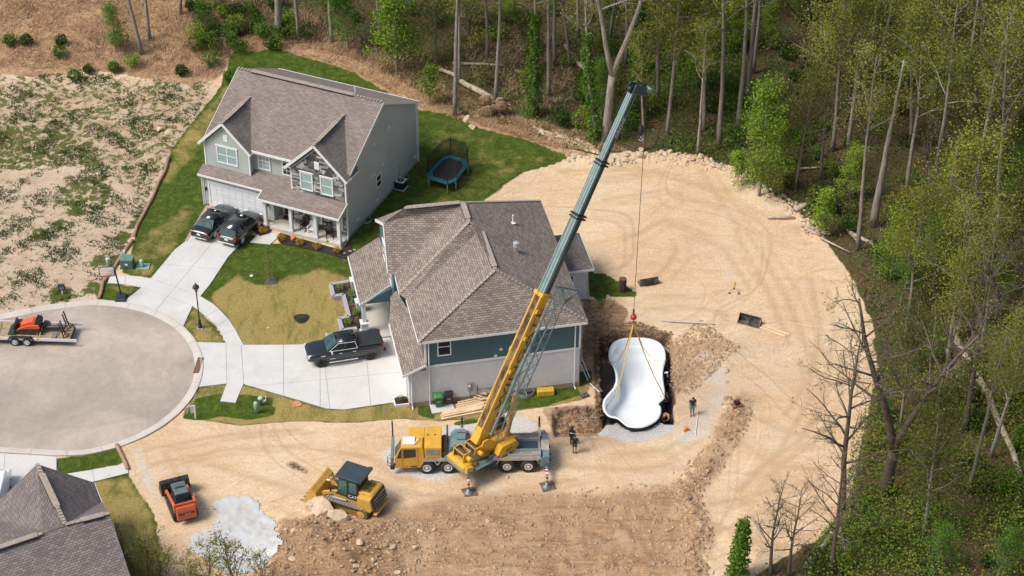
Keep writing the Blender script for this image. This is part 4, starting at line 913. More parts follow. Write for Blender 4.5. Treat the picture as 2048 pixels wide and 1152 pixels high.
# outriggers
sm_, t, b = newmat('stripe_red_white')
sx = nn(t, 'ShaderNodeSeparateXYZ'); t.links.new(objc(t), sx.inputs[0])
v_ = mth(t, 'FRACT', mth(t, 'MULTIPLY', mth(t, 'ADD', sx.outputs[1], mth(t, 'MULTIPLY', sx.outputs[2], -.9)), 3.2))
t.links.new(mixc(t, mth(t, 'GREATER_THAN', v_, .5), (.62, .58, .56), (.22, .025, .03)), b.inputs['Base Color'])
for (px, py, side, xb) in ((935, 985, -1, -.25), (1092, 975, -1, 5.2), (926, 872, 1, -.25), (1080, 873, 1, 5.2)):
    p = G(px, py) - CO; zf = p.z; p.z = 0
    be = MB().bar((p.x, side * .6, .78), (p.x, side * (abs(p.y) * .62), .78), .26, .24).build('outrigger_beam', DTEAL if side < 0 else DECK, CR_)
    MB().bar((p.x, side * abs(p.y) * .62, .79), (p.x, p.y - side * .05, .79), .2, .2).build('beam_end', sm_ if side < 0 else DECK, be)
    jk = MB().tube((p.x, p.y, zf + .12), (p.x, p.y, 1.15), .1, n=12).build('jack', sm_ if side < 0 else M('jack_grey', (.25, .22, .2), .5, .3), CR_)
    MB().lathe([(.36, zf + .05), (.36, zf + .09), (.15, zf + .2), (.09, zf + .24)], (p.x, p.y, 0), 18).build('float_pad', M('pad_steel', (.14, .18, .2), .45, .5, .3, 4), jk)
    MB().tube((p.x, p.y, 1.15), (p.x, p.y, 1.75), .07, n=10).build('jack_top', BLACK, jk) if side > 0 else None
    mt_ = MB().cb((p.x + .08, p.y, zf + .02), (.98, .98, .07), Matrix.Rotation(.28, 3, 'Z')).build('timber_mat', M('mat_wood', (.15, .085, .055), .85, var=.35, scale=4), jk)
# superstructure, in its own frame turned towards the pool
HOOK = Vector((8.75, 120.4))
TC = Vector((1.6, -.1, 0)); hl = (Vector((HOOK.x, HOOK.y, 0)) - CO); hl.rotate(Matrix.Rotation(-.02, 3, 'Z')); dv = hl - TC; AZ = math.atan2(dv.y, dv.x); HR = dv.to_2d().length
TM = Matrix.Translation(TC) @ Matrix.Rotation(AZ, 4, 'Z')
def tp(x, y, z): return TM @ Vector((x, y, z))
class TB(MB):
    def done(s, name, mat, par=CR_, T=None, **k):
        T = T or TM; s.v = [tuple(T @ Vector(v)) for v in s.v]; return s.build(name, mat, par, **k)
TB().lathe([(.8, 1.42), (.8, 1.62), (.72, 1.62), (.72, 1.72)], n=24).done('slew_ring', BLACK)
q_ = TB(); q_.prism([(-3.5, -1.0), (-3.3, -1.35), (-1.2, -1.3), (.2, -.9), (.2, .9), (-1.2, 1.3), (-3.3, 1.35), (-3.5, 1.0)], 1.5, 1.58); q_.done('rear_tray', TEAL)
q_ = TB(); q_.box(-1.6, 1.6, -.55, .55, 1.62, 1.95); q_.done('turntable', YEL)
for y in (-.62, .5):
    q_ = TB(); q_.prof([(-1.5, 1.6), (1.2, 1.6), (1.4, 2.0), (-.2, 2.4), (-.9, 3.05), (-1.35, 3.05), (-1.6, 2.3)], y, y + .12); q_.done('side_frame', YEL, bevel=.02)
q_ = TB(); q_.prof([(-.6, 1.75), (-.3, 1.5), (1.0, 1.5), (1.35, 1.85), (1.1, 2.35), (-.2, 2.35)], -1.25, -.66); hx = q_.done('counterweight_box', YEL, bevel=.04)
q_ = TB(); q_.bar((.1, -1.262, 1.86), (.7, -1.262, 2.0), .02, .05); q_.done('decal', M('letter_dark', (.05, .04, .03), .5))
q_ = TB(); q_.prof([(-3.4, 1.58), (-2.2, 1.58), (-2.2, 1.95), (-3.1, 2.0), (-3.4, 1.9)], -.95, .95); q_.done('counterweight', YEL, bevel=.04)
q_ = TB(); q_.prof([(-3.35, 1.6), (-2.8, 1.6), (-2.75, 1.95), (-3.3, 2.1)], -1.3, -.96); q_.done('counterweight_wing', YEL, bevel=.03)
for x in (-2.75, -1.75):
    q_ = TB(); q_.lathe([(.36, -.5), (.36, -.46), (.26, -.45), (.26, .45), (.36, .46), (.36, .5)], (x, 0, 2.35), 18, 'y'); wn = q_.done('winch_drum', CABLE)
    for y in (-.58, .52):
        q_ = TB(); q_.prof([(x - .42, 1.95), (x + .42, 1.95), (x + .3, 2.7), (x - .3, 2.7)], y, y + .07); q_.done('winch_frame', YEL, wn)
    q_ = TB()
    for xx in (x - .3, x + .3): q_.bar((xx, -.55, 2.68), (xx, .55, 2.68), .06)
    q_.done('winch_bar', YEL, wn)
    q_ = TB(); q_.tube((x, -.6, 2.35), (x, -1.0, 2.35), .17, n=14); q_.done('winch_motor', YEL, wn)
rs = random.Random(5)
for i in range(5):
    q_ = TB(); q_.path([(-2.6 + .2 * i, -.9, 2.1 + .05 * i), (-1.8 + .1 * i, -1.05 - .05 * i, 1.95), (-1.0, -.85, 1.8 + .06 * i), (-.4, -.7, 1.9)], .025); q_.done('hydraulic_hose', BLACK)
# operator cab
q_ = TB(); q_.prof([(.0, 1.6), (1.75, 1.6), (2.0, 2.0), (1.55, 3.1), (.2, 3.2), (0, 2.9)], .75, 1.65); oc = q_.done('operator_cab', YEL, bevel=.08)
q_ = TB(); q_.prof([(.9, 2.15), (1.8, 2.1), (1.45, 3.0), (.9, 3.05)], .735, .748); q_.done('cab_window', DGLASS, oc)
q_ = TB(); q_.add([(1.99, .85, 2.1), (1.99, 1.55, 2.1), (1.62, 1.55, 3.0), (1.62, .85, 3.0)], [(0, 1, 2, 3)]); q_.done('cab_window', DGLASS, oc)
q_ = TB(); q_.box(.3, 1.4, .85, 1.55, 3.16, 3.19); q_.done('roof_window', DGLASS, oc)
# boom
FOOT = Vector((-1.15, 0, 2.75)); TIPZ = 26.0; TIP = Vector((HR - .75, 0, TIPZ)); bd = (TIP - FOOT); BL = bd.length; bd.normalize(); be_ = math.atan2(bd.z, bd.x)
BM = TM @ Matrix.Translation(FOOT) @ Matrix.Rotation(-be_, 4, 'Y')            # x along the boom, z its upper (back) face
def boomsec(x0, x1, w_, h_, z0, name, mat):
    q = TB(); c = .22 * h_
    pr = [(-w_ / 2, z0 + h_), (w_ / 2, z0 + h_), (w_ / 2, z0 + c), (w_ / 4, z0), (-w_ / 4, z0), (-w_ / 2, z0 + c)]
    q.prof(pr, x0, x1, 'x'); return q.done(name, mat, CR_, BM, bevel=.03)
cuts = [.0, 11.6, 17.6, 21.6, BL]
b0 = boomsec(-.25, cuts[1], .74, .92, -.3, 'boom_base_section', YEL)
q_ = TB(); q_.box(1.0, cuts[1] - .25, -.22, .22, .62, .632); q_.done('boom_walk_strip', M('strip_dark', (.045, .035, .03), .8, var=.5, scale=.8, dirt=(.35, .22, .06), dirt_amt=.9), b0, BM)
for yy in (-.3, .3):
    q_ = TB(); q_.box(.6, cuts[1], yy - .05, yy + .05, .625, .66); q_.done('boom_rail', YEL, b0, BM)
q_ = TB(); q_.box(cuts[1] - .25, cuts[1] + .05, -.46, .46, -.34, .7); q_.done('boom_collar', YEL, b0, BM, bevel=.03)
for xx, sd in ((3.2, .42), (5.6, -.42), (8.2, -.42), (7.0, .42), (10.3, -.42)):
    q_ = TB(); q_.cb((xx, sd, .45), (.3, .12, .25)); q_.done('jib_bracket', YEL, b0, BM)
q_ = TB(); q_.box(3.1, 10.6, -.382, -.372, -.12, .36); q_.done('lettering_panel', M('panel_yellow', (.62, .33, .03), .45, var=.1), b0, BM)
text('lettering', 'WINGATE', 1.02, DTEAL, CR_, BM @ fr((6.6, -.388, .12), (1, 0, 0), (0, 0, 1))).scale = (1.75, .62, 1)
secs = []
for i, (w_, h_, z0) in enumerate(((.62, .78, -.24), (.54, .68, -.2), (.46, .58, -.16))):
    o_ = boomsec(cuts[i + 1] + .05, cuts[i + 2], w_, h_, z0, 'boom_section', STEEL); secs.append(o_)
    for yy in (-w_ * .22, w_ * .22):
        q_ = TB(); q_.box(cuts[i + 1] + .1, cuts[i + 2] - .1, yy - .03, yy + .03, z0 + h_, z0 + h_ + .012); q_.done('wear_rib', M('rib_steel', (.12, .19, .2), .45, .3), o_, BM)
    for sgn in (-1, 1):
        q_ = TB(); q_.box(cuts[i + 1] + .1, cuts[i + 2] - .15, sgn * w_ / 2 - .006, sgn * w_ / 2 + .006, z0 + .2, z0 + h_ * .72)
        q_.done('side_plate_or_shade', M('boom_side_shade', (.055, .08, .085), .5, .3, .35, 2), o_, BM)  # dark strip that paints shade onto the boom's side faces
    if i < 2:
        q_ = TB(); q_.box(cuts[i + 2] - .3, cuts[i + 2] - .2, -w_ / 2 - .09, w_ / 2 + .09, z0 - .06, z0 + h_ + .07); q_.box(cuts[i + 2] - .08, cuts[i + 2] + .02, -w_ / 2 - .09, w_ / 2 + .09, z0 - .06, z0 + h_ + .07); q_.done('boom_collar', BLACK, o_, BM)
text('lettering', 'GROVE', .42, M('letter_white', (.75, .75, .75), .5), CR_, BM @ fr((BL - 2.6, -.242, .1), (1, 0, 0), (0, 0, 1))).scale = (1.1, .8, 1)
q_ = TB(); q_.box(BL - .1, BL + .55, -.34, -.24, -.7, .5); q_.box(BL - .1, BL + .55, .24, .34, -.7, .5); q_.box(BL - .1, BL + .1, -.24, .24, -.3, .45); hd = q_.done('boom_head', DTEAL, CR_, BM, bevel=.03)
q_ = TB(); q_.lathe([(.32, -.2), (.32, -.16), (.24, -.14), (.24, .14), (.32, .16), (.32, .2)], (BL + .35, 0, -.45), 16, 'y'); q_.done('sheave', BLACK, hd, BM)
q_ = TB(); q_.lathe([(.26, -.2), (.26, -.16), (.2, -.14), (.2, .14), (.26, .16), (.26, .2)], (BL + .1, 0, .52), 16, 'y'); q_.done('sheave', BLACK, hd, BM)
q_ = TB(); q_.bar((BL + .2, -.2, -.2), (BL + .35, -.2, -1.25), .14, .2); q_.bar((BL + .2, .2, -.2), (BL + .35, .2, -1.25), .14, .2); q_.bar((BL + .35, -.25, -1.25), (BL + .35, .25, -1.25), .3, .3); q_.done('rooster_sheave_arm', STEEL, hd, BM)
# lift cylinder
q_ = TB(); q_.tube((1.1, 0, 1.75), (2.0, 0, 5.2), .2, n=14); lc = q_.done('lift_cylinder', YEL)
q_ = TB(); q_.tube((1.95, 0, 5.0), (2.75, 0, 8.2), .12, n=12); q_.done('cylinder_rod', RIMC, lc)
# stowed lattice jib along the side of the base section
JB = TB(); jl0, jl1 = .6, 12.4
ch = [lambda x: (x, -.6, -.15), lambda x: (x, -.6, -.85), lambda x: (x, -1.2, -.2), lambda x: (x, -1.2, -.85)]
for c_ in ch: JB.tube(c_(jl0), c_(jl1), .045, n=6)
JST = M('jib_steel', (.11, .175, .185), .45, .2)
JB.done('jib_chords', JST, CR_, BM)
JB = TB(); n_ = 15; st = (jl1 - jl0) / n_
for i in range(n_):
    x0, x1 = jl0 + i * st, jl0 + (i + 1) * st
    for a, b_ in ((0, 1), (1, 3), (3, 2), (2, 0)):
        if i % 2: a, b_ = b_, a
        JB.tube(ch[a](x0), ch[b_](x1), .022, n=5)
JB.done('jib_lacing', JST, CR_, BM)
q_ = TB(); q_.bar((jl1, -.6, -.15), (jl1 + .2, -1.4, -1.5), .09); q_.bar((jl1, -.6, -.85), (jl1 + .2, -1.4, -1.5), .09); q_.bar((jl1, -.55, -.1), (jl1, -1.3, -.05), .1); q_.bar((jl1 - .9, -1.2, -.85), (jl1 + .2, -1.4, -1.5), .09); q_.done('jib_foot', DTEAL, CR_, BM)
q_ = TB(); q_.bar((.7, -.52, -.22), (9.5, -.52, -.22), .12, .2); q_.done('jib_side_beam', M('jib_pale', (.25, .38, .41), .4, .2), CR_, BM)
# ropes
sheave = BM @ Vector((BL + .35, 0, -.45)); hx_, hy_ = hl.x, hl.y
rope = MB().path([TM @ Vector((-1.75, 0, 2.7)), BM @ Vector((4, 0, .72)), BM @ Vector((BL - .1, 0, .85)), BM @ Vector((BL + .45, 0, .3))], .018, 5).build('hoist_rope', CABLE, CR_)
top = BM @ Vector((BL + .3, 0, -1.1))
MB().path([top, (hx_, hy_, 7.6)], .022, 5).build('hoist_rope', CABLE, CR_)
hb = BM @ Vector((BL + .1, -.02, -.75)); hb.z -= 3.0
blk = MB().ball(hb, .36, 14, 9, (.55, 1, 1.15)).build('hook_block', BLACK, CR_); MB().path([hb + Vector((0, 0, -.35)), hb + Vector((0, 0, -.6)), hb + Vector((.14, 0, -.72)), hb + Vector((0, 0, -.86)), hb + Vector((-.13, 0, -.72))], .035).build('hook', RIMC, blk)
MB().path([hb + Vector((.05, .15, .3)), BM @ Vector((BL + .1, .1, -.5))], .016, 4).build('hoist_rope', CABLE, CR_); MB().path([hb + Vector((-.05, -.15, .3)), BM @ Vector((BL + .05, -.1, -.5))], .016, 4).build('hoist_rope', CABLE, CR_)
bl_ = MB().ball((hx_, hy_, 6.95), .24, 16, 10).build('headache_ball', M('ball_red', (.5, .02, .035), .4), CR_, True)
MB().tube((hx_, hy_, 7.1), (hx_, hy_, 7.65), .07, n=8).build('swivel', M('swivel_red', (.2, .03, .03), .5), bl_); MB().path([(hx_, hy_, 6.72), (hx_, hy_, 6.5), (hx_ + .1, hy_, 6.38), (hx_, hy_, 6.27), (hx_ - .1, hy_, 6.36)], .035).build('hook', M('swivel_red', (.2, .03, .03)), bl_)
# ================================================================ swimming pool shell and its slings
RZ = .55
po = [U(x, y, RZ).to_2d() for x, y in px_out]
def crm(pts, n=4):
    out = []
    N = len(pts)
    for i in range(N):
        p0, p1, p2, p3 = pts[i - 1], pts[i], pts[(i + 1) % N], pts[(i + 2) % N]
        for k in range(n):
            t_ = k / n; out.append(.5 * ((2 * p1) + (p2 - p0) * t_ + (2 * p0 - 5 * p1 + 4 * p2 - p3) * t_ ** 2 + (3 * p1 - p0 - 3 * p2 + p3) * t_ ** 3))
    return out
po = crm(po); ctr = sum(po, Vector((0, 0))) / len(po)
PO = Vector((ctr.x, ctr.y, 0))
def ring(d, z):
    N = len(po); o = []
    for i in range(N):
        tg = (po[(i + 1) % N] - po[i - 1]).normalized(); nrm = Vector((-tg.y, tg.x))
        if (ctr - po[i]).dot(nrm) < 0: nrm = -nrm
        p = po[i] + nrm * min(d, .2) ; p = p + (ctr - p) * max(0, (d - .2)) * .2
        o.append((p.x - ctr.x, p.y - ctr.y, z(p.x, p.y) if callable(z) else z))
    return o
def loft(rings, cap0=True, cap1=True):
    m = MB(); N = len(rings[0])
    for r_ in rings: m.v += r_
    for j in range(len(rings) - 1):
        for i in range(N): m.f.append((j * N + i, j * N + (i + 1) % N, (j + 1) * N + (i + 1) % N, (j + 1) * N + i))
    if cap1: m.f.append(tuple((len(rings) - 1) * N + i for i in range(N)))
    return m
pool = thing('pool_shell', 'white fibreglass swimming pool shell hanging over its pit', 'pool', PO)
flo = lambda x, y: RZ - 1.1 - .06 * max(0, (126 - y)) - .0
GEL = M('gelcoat_white', (.80, .83, .83), .22, var=.03, scale=.6, coat=.3)
rings = [ring(0, RZ - .07), ring(0, RZ), ring(.14, RZ), ring(.2, RZ - .04), ring(.26, RZ - .5), ring(.34, RZ - .54), ring(.62, RZ - .57), ring(.7, RZ - .95), ring(.95, flo), ring(1.6, flo), ring(3.2, flo)]
loft(rings).build('basin', GEL, pool, True)
flb = lambda x, y: flo(x, y) - .06
loft([ring(.005, RZ - .072), ring(.10, RZ - .11), ring(.16, RZ - .62), ring(.42, RZ - .70), ring(.5, RZ - 1.05), ring(.8, flb), ring(3.2, flb)]).build('outer_hull', M('hull_dark', (.03, .03, .033), .7, var=.3), pool, True)
MB().prism([(p[0], p[1]) for p in ring(.0, 0)[int(len(po) * .86):] + ring(.0, 0)[:int(len(po) * .14)]], RZ - .45, RZ - .40).build('tanning_ledge', GEL, pool) if False else None
for lab, sgn, pts in (('front left', -1, [(1271, 668), (1262, 700), (1248, 745), (1232, 790)]), ('front right', 1, [(1272, 668), (1285, 730), (1302, 765), (1329, 793)]), ('back left', -1, [(1271, 668), (1262, 710), (1248, 727), (1222, 724)]), ('back right', 1, [(1272, 668), (1290, 700), (1310, 718), (1331, 722)])):
    zs = (6.3, 4.2, 2.0, RZ + .02) if 'front' in lab else (6.3, 3.2, 1.2, RZ + .02)
    A = Vector((HOOK.x, HOOK.y, 6.35)); pe = U(pts[-1][0], pts[-1][1], RZ + .03); P3 = [A]
    for k in (1, 2):
        f_ = k / 3; q = A.lerp(pe, f_); q.z -= (.35 if 'front' in lab else 1.3) * math.sin(math.pi * f_); P3.append(q)
    P3.append(pe); P3.append(pe + (pe - PO).normalized() * .08 - Vector((0, 0, .3)))
    m = MB()
    for a, b_ in zip(P3[:-1], P3[1:]): m.bar(a, b_, .09, .014)
    tag(m.build('lifting_sling', M('sling_yellow', (.62, .43, .06), .7, var=.2, scale=5)), 'yellow webbing sling from red hook ball to %s edge of pool' % lab, 'sling')
# ================================================================ vehicles
def paint(name, c): return M(name, c, .22, .0, .06, 2, coat=.8)
BLK = paint('paint_black', (.012, .016, .018))
GRN = paint('paint_dark', (.012, .02, .022))
CHR = RIMC
RED = M('lamp_red', (.42, .015, .025), .25, var=.1)
PLATE = M('plate_white', (.7, .7, .7), .5, var=.05)
WSCR = M('screen_glass', (.035, .075, .075), .06, var=.6, scale=3)
SGL = M('side_glass', (.018, .026, .028), .05, var=.3)
def carbody(par, st, mat, name='body'):
    """st: (x, half width, z bottom, z shoulder, z top); loft of rounded sections"""
    m = MB(); K = 14
    for x, w_, zb, zs, zt in st:
        half = [(0, zb), (w_ * .82, zb), (w_ * .97, zb + .1), (w_, (zb + zs) / 2), (w_ * .985, zs), (w_ * .9, zs + (zt - zs) * .7), (w_ * .7, zt), (0, zt + .015)]
        sec = half + [(-y, z) for y, z in half[-2:0:-1]]
        m.v += [(x, y, z) for y, z in sec]
    n = len(st)
    for j in range(n - 1):
        for i in range(K): m.f.append((j * K + i, j * K + (i + 1) % K, (j + 1) * K + (i + 1) % K, (j + 1) * K + i))
    m.f += [tuple(range(K)), tuple((n - 1) * K + i for i in range(K))]
    o = m.build(name, mat, par, True)
    md = o.modifiers.new('s', 'SUBSURF'); md.levels = 1; md.render_levels = 1
    return o
def house_glass(par, b0, b1, t0, t1, zb, zt, wb, wt, pm, roofname='roof'):
    """greenhouse: screens and side glass as panes, with roof and pillars in paint (x forward)"""
    B = [(b0, -wb), (b1, -wb), (b1, wb), (b0, wb)]; T = [(t0, -wt), (t1, -wt), (t1, wt), (t0, wt)]
    inner = MB().add([(x, y, zb - .05) for x, y in B] + [(x, y, zt - .02) for x, y in T], [(0, 1, 5, 4), (1, 2, 6, 5), (2, 3, 7, 6), (3, 0, 4, 7), (4, 5, 6, 7)])
    g = inner.build('cabin', pm, par)
    def pane(name, a, b_, c_, d_, ins, mat):
        a, b_, c_, d_ = map(Vector, (a, b_, c_, d_)); ctr_ = (a + b_ + c_ + d_) / 4; n = (b_ - a).cross(d_ - a).normalized()
        q = [p + (ctr_ - p).normalized() * ins for p in (a, b_, c_, d_)]; s_ = 1 if n.dot(ctr_ - Vector(((b0 + b1) / 2, 0, (zb + zt) / 2))) > 0 else -1
        MB().add([p + n * s_ * .012 for p in q], [(0, 1, 2, 3)]).build(name, mat, g)
    v = lambda x, y, z: (x, y, z)
    pane('windscreen', v(b1, -wb, zb), v(b1, wb, zb), v(t1, wt, zt), v(t1, -wt, zt), .09, WSCR)
    pane('rear_window', v(b0, -wb, zb), v(b0, wb, zb), v(t0, wt, zt), v(t0, -wt, zt), .11, WSCR)
    for s_ in (-1, 1):
        xm, tm = (b0 + b1) / 2 - .05, (t0 + t1) / 2 - .05
        pane('side_window', v(b0 + .1, s_ * wb, zb + .02), v(xm - .04, s_ * wb, zb + .02), v(tm - .04, s_ * wt, zt), v(t0 + .02, s_ * wt, zt), .07, SGL)
        pane('side_window', v(xm + .04, s_ * wb, zb + .02), v(b1 - .25, s_ * wb, zb + .02), v(t1 - .05, s_ * wt, zt), v(tm + .04, s_ * wt, zt), .07, SGL)
    rfm = MB(); rfm.slab([(t0 - .03, -wt - .01, zt), (t1 + .03, -wt - .01, zt), (t1 + .05, 0, zt + .05), (t1 + .03, wt + .01, zt), (t0 - .03, wt + .01, zt), (t0 - .05, 0, zt + .05)], .04)
    rfm.build(roofname, pm, par, True)
    return g
def carwheels(par, xs, y, r, w_, rim, spokes=5):
    for x in xs:
        for s_ in (-1, 1):
            wheel(par, (x, s_ * y, r), r, w_, rim, s_, 'wheel', spokes, .66, .01)
def lamp(par, name, c, d, mat): MB().cb(c, d).build(name, mat, par, bevel=.02)
# sedan
cs = thing('sedan', 'black sedan parked left of the SUV on the grey house driveway', 'car', (-24.5, 142.15, .07), 1.15)
carbody(cs, [(-2.45, .70, .35, .75, .80), (-2.38, .86, .26, .82, .98), (-1.9, .92, .22, .85, 1.05), (-1.2, .93, .2, .86, 1.03), (0, .93, .2, .86, 1.0), (1.0, .93, .2, .84, .98), (1.7, .92, .22, .78, .90), (2.2, .86, .25, .66, .78), (2.45, .66, .33, .56, .64)], BLK)
house_glass(cs, -1.75, 1.15, -.95, .35, .98, 1.42, .84, .62, BLK)
carwheels(cs, (-1.4, 1.42), .80, .34, .22, CHR)
lamp(cs, 'tail_lamp', (-2.36, -.62, .86), (.1, .42, .13), RED); lamp(cs, 'tail_lamp', (-2.36, .62, .86), (.1, .42, .13), RED)
lamp(cs, 'trunk_trim', (-2.40, 0, .92), (.05, 1.5, .04), CHR); lamp(cs, 'number_plate', (-2.46, 0, .74), (.03, .32, .16), PLATE); lamp(cs, 'bumper_trim', (-2.44, 0, .38), (.04, 1.35, .05), CHR)
for s_ in (-1, 1):
    lamp(cs, 'mirror', (.75, s_ * .98, 1.02), (.1, .16, .1), BLK); lamp(cs, 'door_handle', (-.75, s_ * .935, .84), (.16, .03, .03), CHR); lamp(cs, 'door_handle', (.2, s_ * .935, .84), (.16, .03, .03), CHR); lamp(cs, 'headlamp', (2.22, s_ * .68, .66), (.25, .28, .1), CHR)
# SUV
cv = thing('suv', 'dark green-black SUV with roof rails parked beside the sedan', 'car', (-22.2, 141.15, .07), 1.15)
carbody(cv, [(-2.3, .72, .4, .85, .95), (-2.24, .88, .3, .95, 1.08), (-1.7, .93, .26, .95, 1.08), (-1.0, .94, .24, .95, 1.08), (0, .94, .24, .95, 1.07), (.9, .94, .24, .94, 1.05), (1.5, .93, .26, .90, 1.0), (2.05, .87, .3, .76, .9), (2.3, .68, .38, .62, .72)], GRN)
house_glass(cv, -2.18, 1.1, -1.85, .35, 1.06, 1.64, .86, .68, GRN)
carwheels(cv, (-1.32, 1.35), .80, .36, .24, RIMC)
for s_ in (-1, 1):
    lamp(cv, 'tail_lamp', (-2.2, s_ * .78, 1.0), (.16, .14, .42), RED); lamp(cv, 'roof_rail', (-.75, s_ * .6, 1.72), (2.0, .04, .05), BLACK); lamp(cv, 'mirror', (.75, s_ * 1.0, 1.12), (.12, .18, .14), GRN); lamp(cv, 'headlamp', (2.08, s_ * .7, .8), (.25, .28, .12), CHR); lamp(cv, 'door_handle', (-.1, s_ * .945, .98), (.16, .03, .03), CHR)
lamp(cv, 'number_plate', (-2.32, 0, .82), (.03, .32, .17), PLATE); lamp(cv, 'bumper_trim', (-2.3, 0, .45), (.05, 1.4, .08), CHR); lamp(cv, 'tailgate_trim', (-2.3, 0, .95), (.04, 1.2, .04), CHR)
# pickup
pk_ = thing('pickup_truck', 'black crew-cab pickup truck with covered bed on the teal house driveway', 'pickup truck', (-12.66, 124.72, .07), math.atan2(-.92, -3.62))
carbody(pk_, [(-2.92, .90, .55, .95, 1.2), (-2.85, 1.0, .5, 1.05, 1.32), (-2.2, 1.02, .45, 1.1, 1.36), (-1.0, 1.02, .42, 1.1, 1.36), (0, 1.02, .4, 1.08, 1.3), (1.0, 1.02, .4, 1.06, 1.28), (1.5, 1.02, .42, 1.06, 1.3), (2.3, 1.0, .45, 1.02, 1.26), (2.8, .95, .5, .98, 1.16), (2.95, .82, .55, .9, 1.05)], BLK)
house_glass(pk_, -.95, 1.45, -.8, .6, 1.3, 1.86, .93, .76, BLK)
MB().box(-2.78, -1.02, -.9, .9, 1.36, 1.44).build('bed_cover', M('cover_vinyl', (.02, .026, .028), .6, var=.25), pk_, bevel=.03)
carwheels(pk_, (-1.82, 1.92), .86, .42, .28, M('rim_black', (.012, .012, .013), .3, .3), 6)
for i in range(5): MB().box(-.7, .5, -.55 + i * .25, -.5 + i * .25, 1.895, 1.915).build('roof_ridge', BLK, pk_)
for s_ in (-1, 1):
    lamp(pk_, 'tail_lamp', (-2.86, s_ * .93, 1.15), (.14, .12, .34), RED); lamp(pk_, 'mirror', (1.1, s_ * 1.14, 1.36), (.12, .22, .2), CHR); lamp(pk_, 'headlamp', (2.82, s_ * .78, 1.0), (.16, .32, .16), CHR); lamp(pk_, 'fog_lamp', (2.93, s_ * .7, .7), (.08, .2, .14), CHR)
    lamp(pk_, 'running_board', (.25, s_ * 1.06, .42), (2.2, .1, .05), CHR); lamp(pk_, 'fender_badge', (1.75, s_ * 1.02, 1.05), (.32, .03, .07), CHR); lamp(pk_, 'door_badge', (1.05, s_ * 1.025, .7), (.42, .02, .04), CHR)
    for x in (-.62, .42): lamp(pk_, 'door_handle', (x, s_ * 1.03, 1.1), (.24, .03, .045), CHR)
    m = MB()
    for a, b_ in (((-.86, .955, 1.34), (-.72, .78, 1.83)), ((-.72, .78, 1.83), (.55, .78, 1.84)), ((.55, .78, 1.84), (1.28, .95, 1.36)), ((-.86, .955, 1.34), (1.28, .955, 1.36))): m.bar((a[0], s_ * (a[1] + .012), a[2]), (b_[0], s_ * (b_[1] + .012), b_[2]), .03, .03)
    m.build('window_trim', CHR, pk_)
lamp(pk_, 'grille', (2.95, 0, .9), (.06, 1.1, .36), CHR); lamp(pk_, 'rear_bumper', (-2.98, 0, .62), (.12, 1.8, .2), BLACK); lamp(pk_, 'brake_lamp', (-.96, 0, 1.8), (.04, .4, .05), RED)
# ---------------------------------------------------------------- track loader
CATY = M('loader_yellow', (.60, .34, .045), .45, var=.14, scale=1.8, dirt=(.38, .28, .16), dirt_amt=.5)
TRK = M('track_steel', (.24, .205, .18), .6, .35, .3, 4, dirt=(.42, .33, .22), dirt_amt=.7)
def shoes(par, x0, x1, zc, r, y0, y1, n, mat, name='track'):
    """closed track belt of separate shoes"""
    per = 2 * (x1 - x0) + 2 * math.pi * r; belt = MB(); tr = None
    bl = MB()
    N = 40; pr = []
    for k in range(N):
        s = per * k / N
        pr.append(trk(s, x0, x1, zc, r - .03))
    m = MB().prof([(p[0], p[1]) for p in pr], y0, y1); o = m.build(name, M('track_belt', (.04, .037, .035), .8), par)
    for k in range(n):
        x, z, a = trk(per * k / n, x0, x1, zc, r, True)
        MB().cb((x, (y0 + y1) / 2, z), (per / n * .86, y1 - y0 + .02, .06), Matrix.Rotation(-a, 3, 'Y')).build('track_shoe', mat, o)
    return o
def trk(s, x0, x1, zc, r, ang=False):
    L = x1 - x0; h = math.pi * r
    if s < L: q = (x0 + s, zc + r, 0.0)
    elif s < L + h: t_ = (s - L) / r; q = (x1 + math.sin(t_) * r, zc + math.cos(t_) * r, -t_)
    elif s < 2 * L + h: q = (x1 - (s - L - h), zc - r, math.pi)
    else: t_ = (s - 2 * L - h) / r; q = (x0 - math.sin(t_) * r, zc - math.cos(t_) * r, -math.pi - t_)
    return q if ang else (q[0], q[1])
lp = G(700, 1000)
LD = thing('track_loader', 'yellow track loader with bucket lowered to the dirt', 'loader', (-11.05, 108.05, hz(-11.05, 108.05) + .02), R(155))
for s_ in (-1, 1):
    y0, y1 = (.72, 1.22) if s_ > 0 else (-1.22, -.72)
    tk = shoes(LD, -1.35, 1.25, .47, .42, y0, y1, 34, TRK)
    MB().prof([(-1.3, .25), (1.2, .25), (1.3, .55), (-1.3, .7)], (y1 if s_ > 0 else y0) - s_ * .05 - .05, (y1 if s_ > 0 else y0) - s_ * .05 + .05).build('track_frame', CATY, LD)
    for x in (-1.35, 1.25): MB().lathe([(.3, -.02), (.3, .02), (.12, .05), (.02, .05)], (x, (y1 if s_ > 0 else y0) - s_ * .02, .47), 16, 'y').build('drive_wheel', CATY, LD)
MB().prof([(-2.1, .55), (-2.25, 1.0), (-2.05, 1.95), (-1.9, 2.05), (-.9, 2.0), (-.6, 1.4), (.9, 1.35), (1.1, .6)], -.7, .7).build('body', CATY, LD, bevel=.05)
MB().prof([(-2.0, .7), (-2.15, 1.0), (-2.0, 1.8), (-1.0, 1.8), (-1.0, .7)], -1.05, 1.05).build('engine_hood', CATY, LD, bevel=.06)
rg = MB().prof([(-2.2, .75), (-2.32, 1.0), (-2.12, 1.85), (-2.02, 1.85)], -.85, .85).build('rear_grille', BLACK, LD)
for i in range(4): MB().bar((-2.34 + .045 * i, -.8, 1.0 + i * .22), (-2.34 + .045 * i, .8, 1.0 + i * .22), .03).build('grille_bar', M('grille_grey', (.4, .41, .42)), rg)
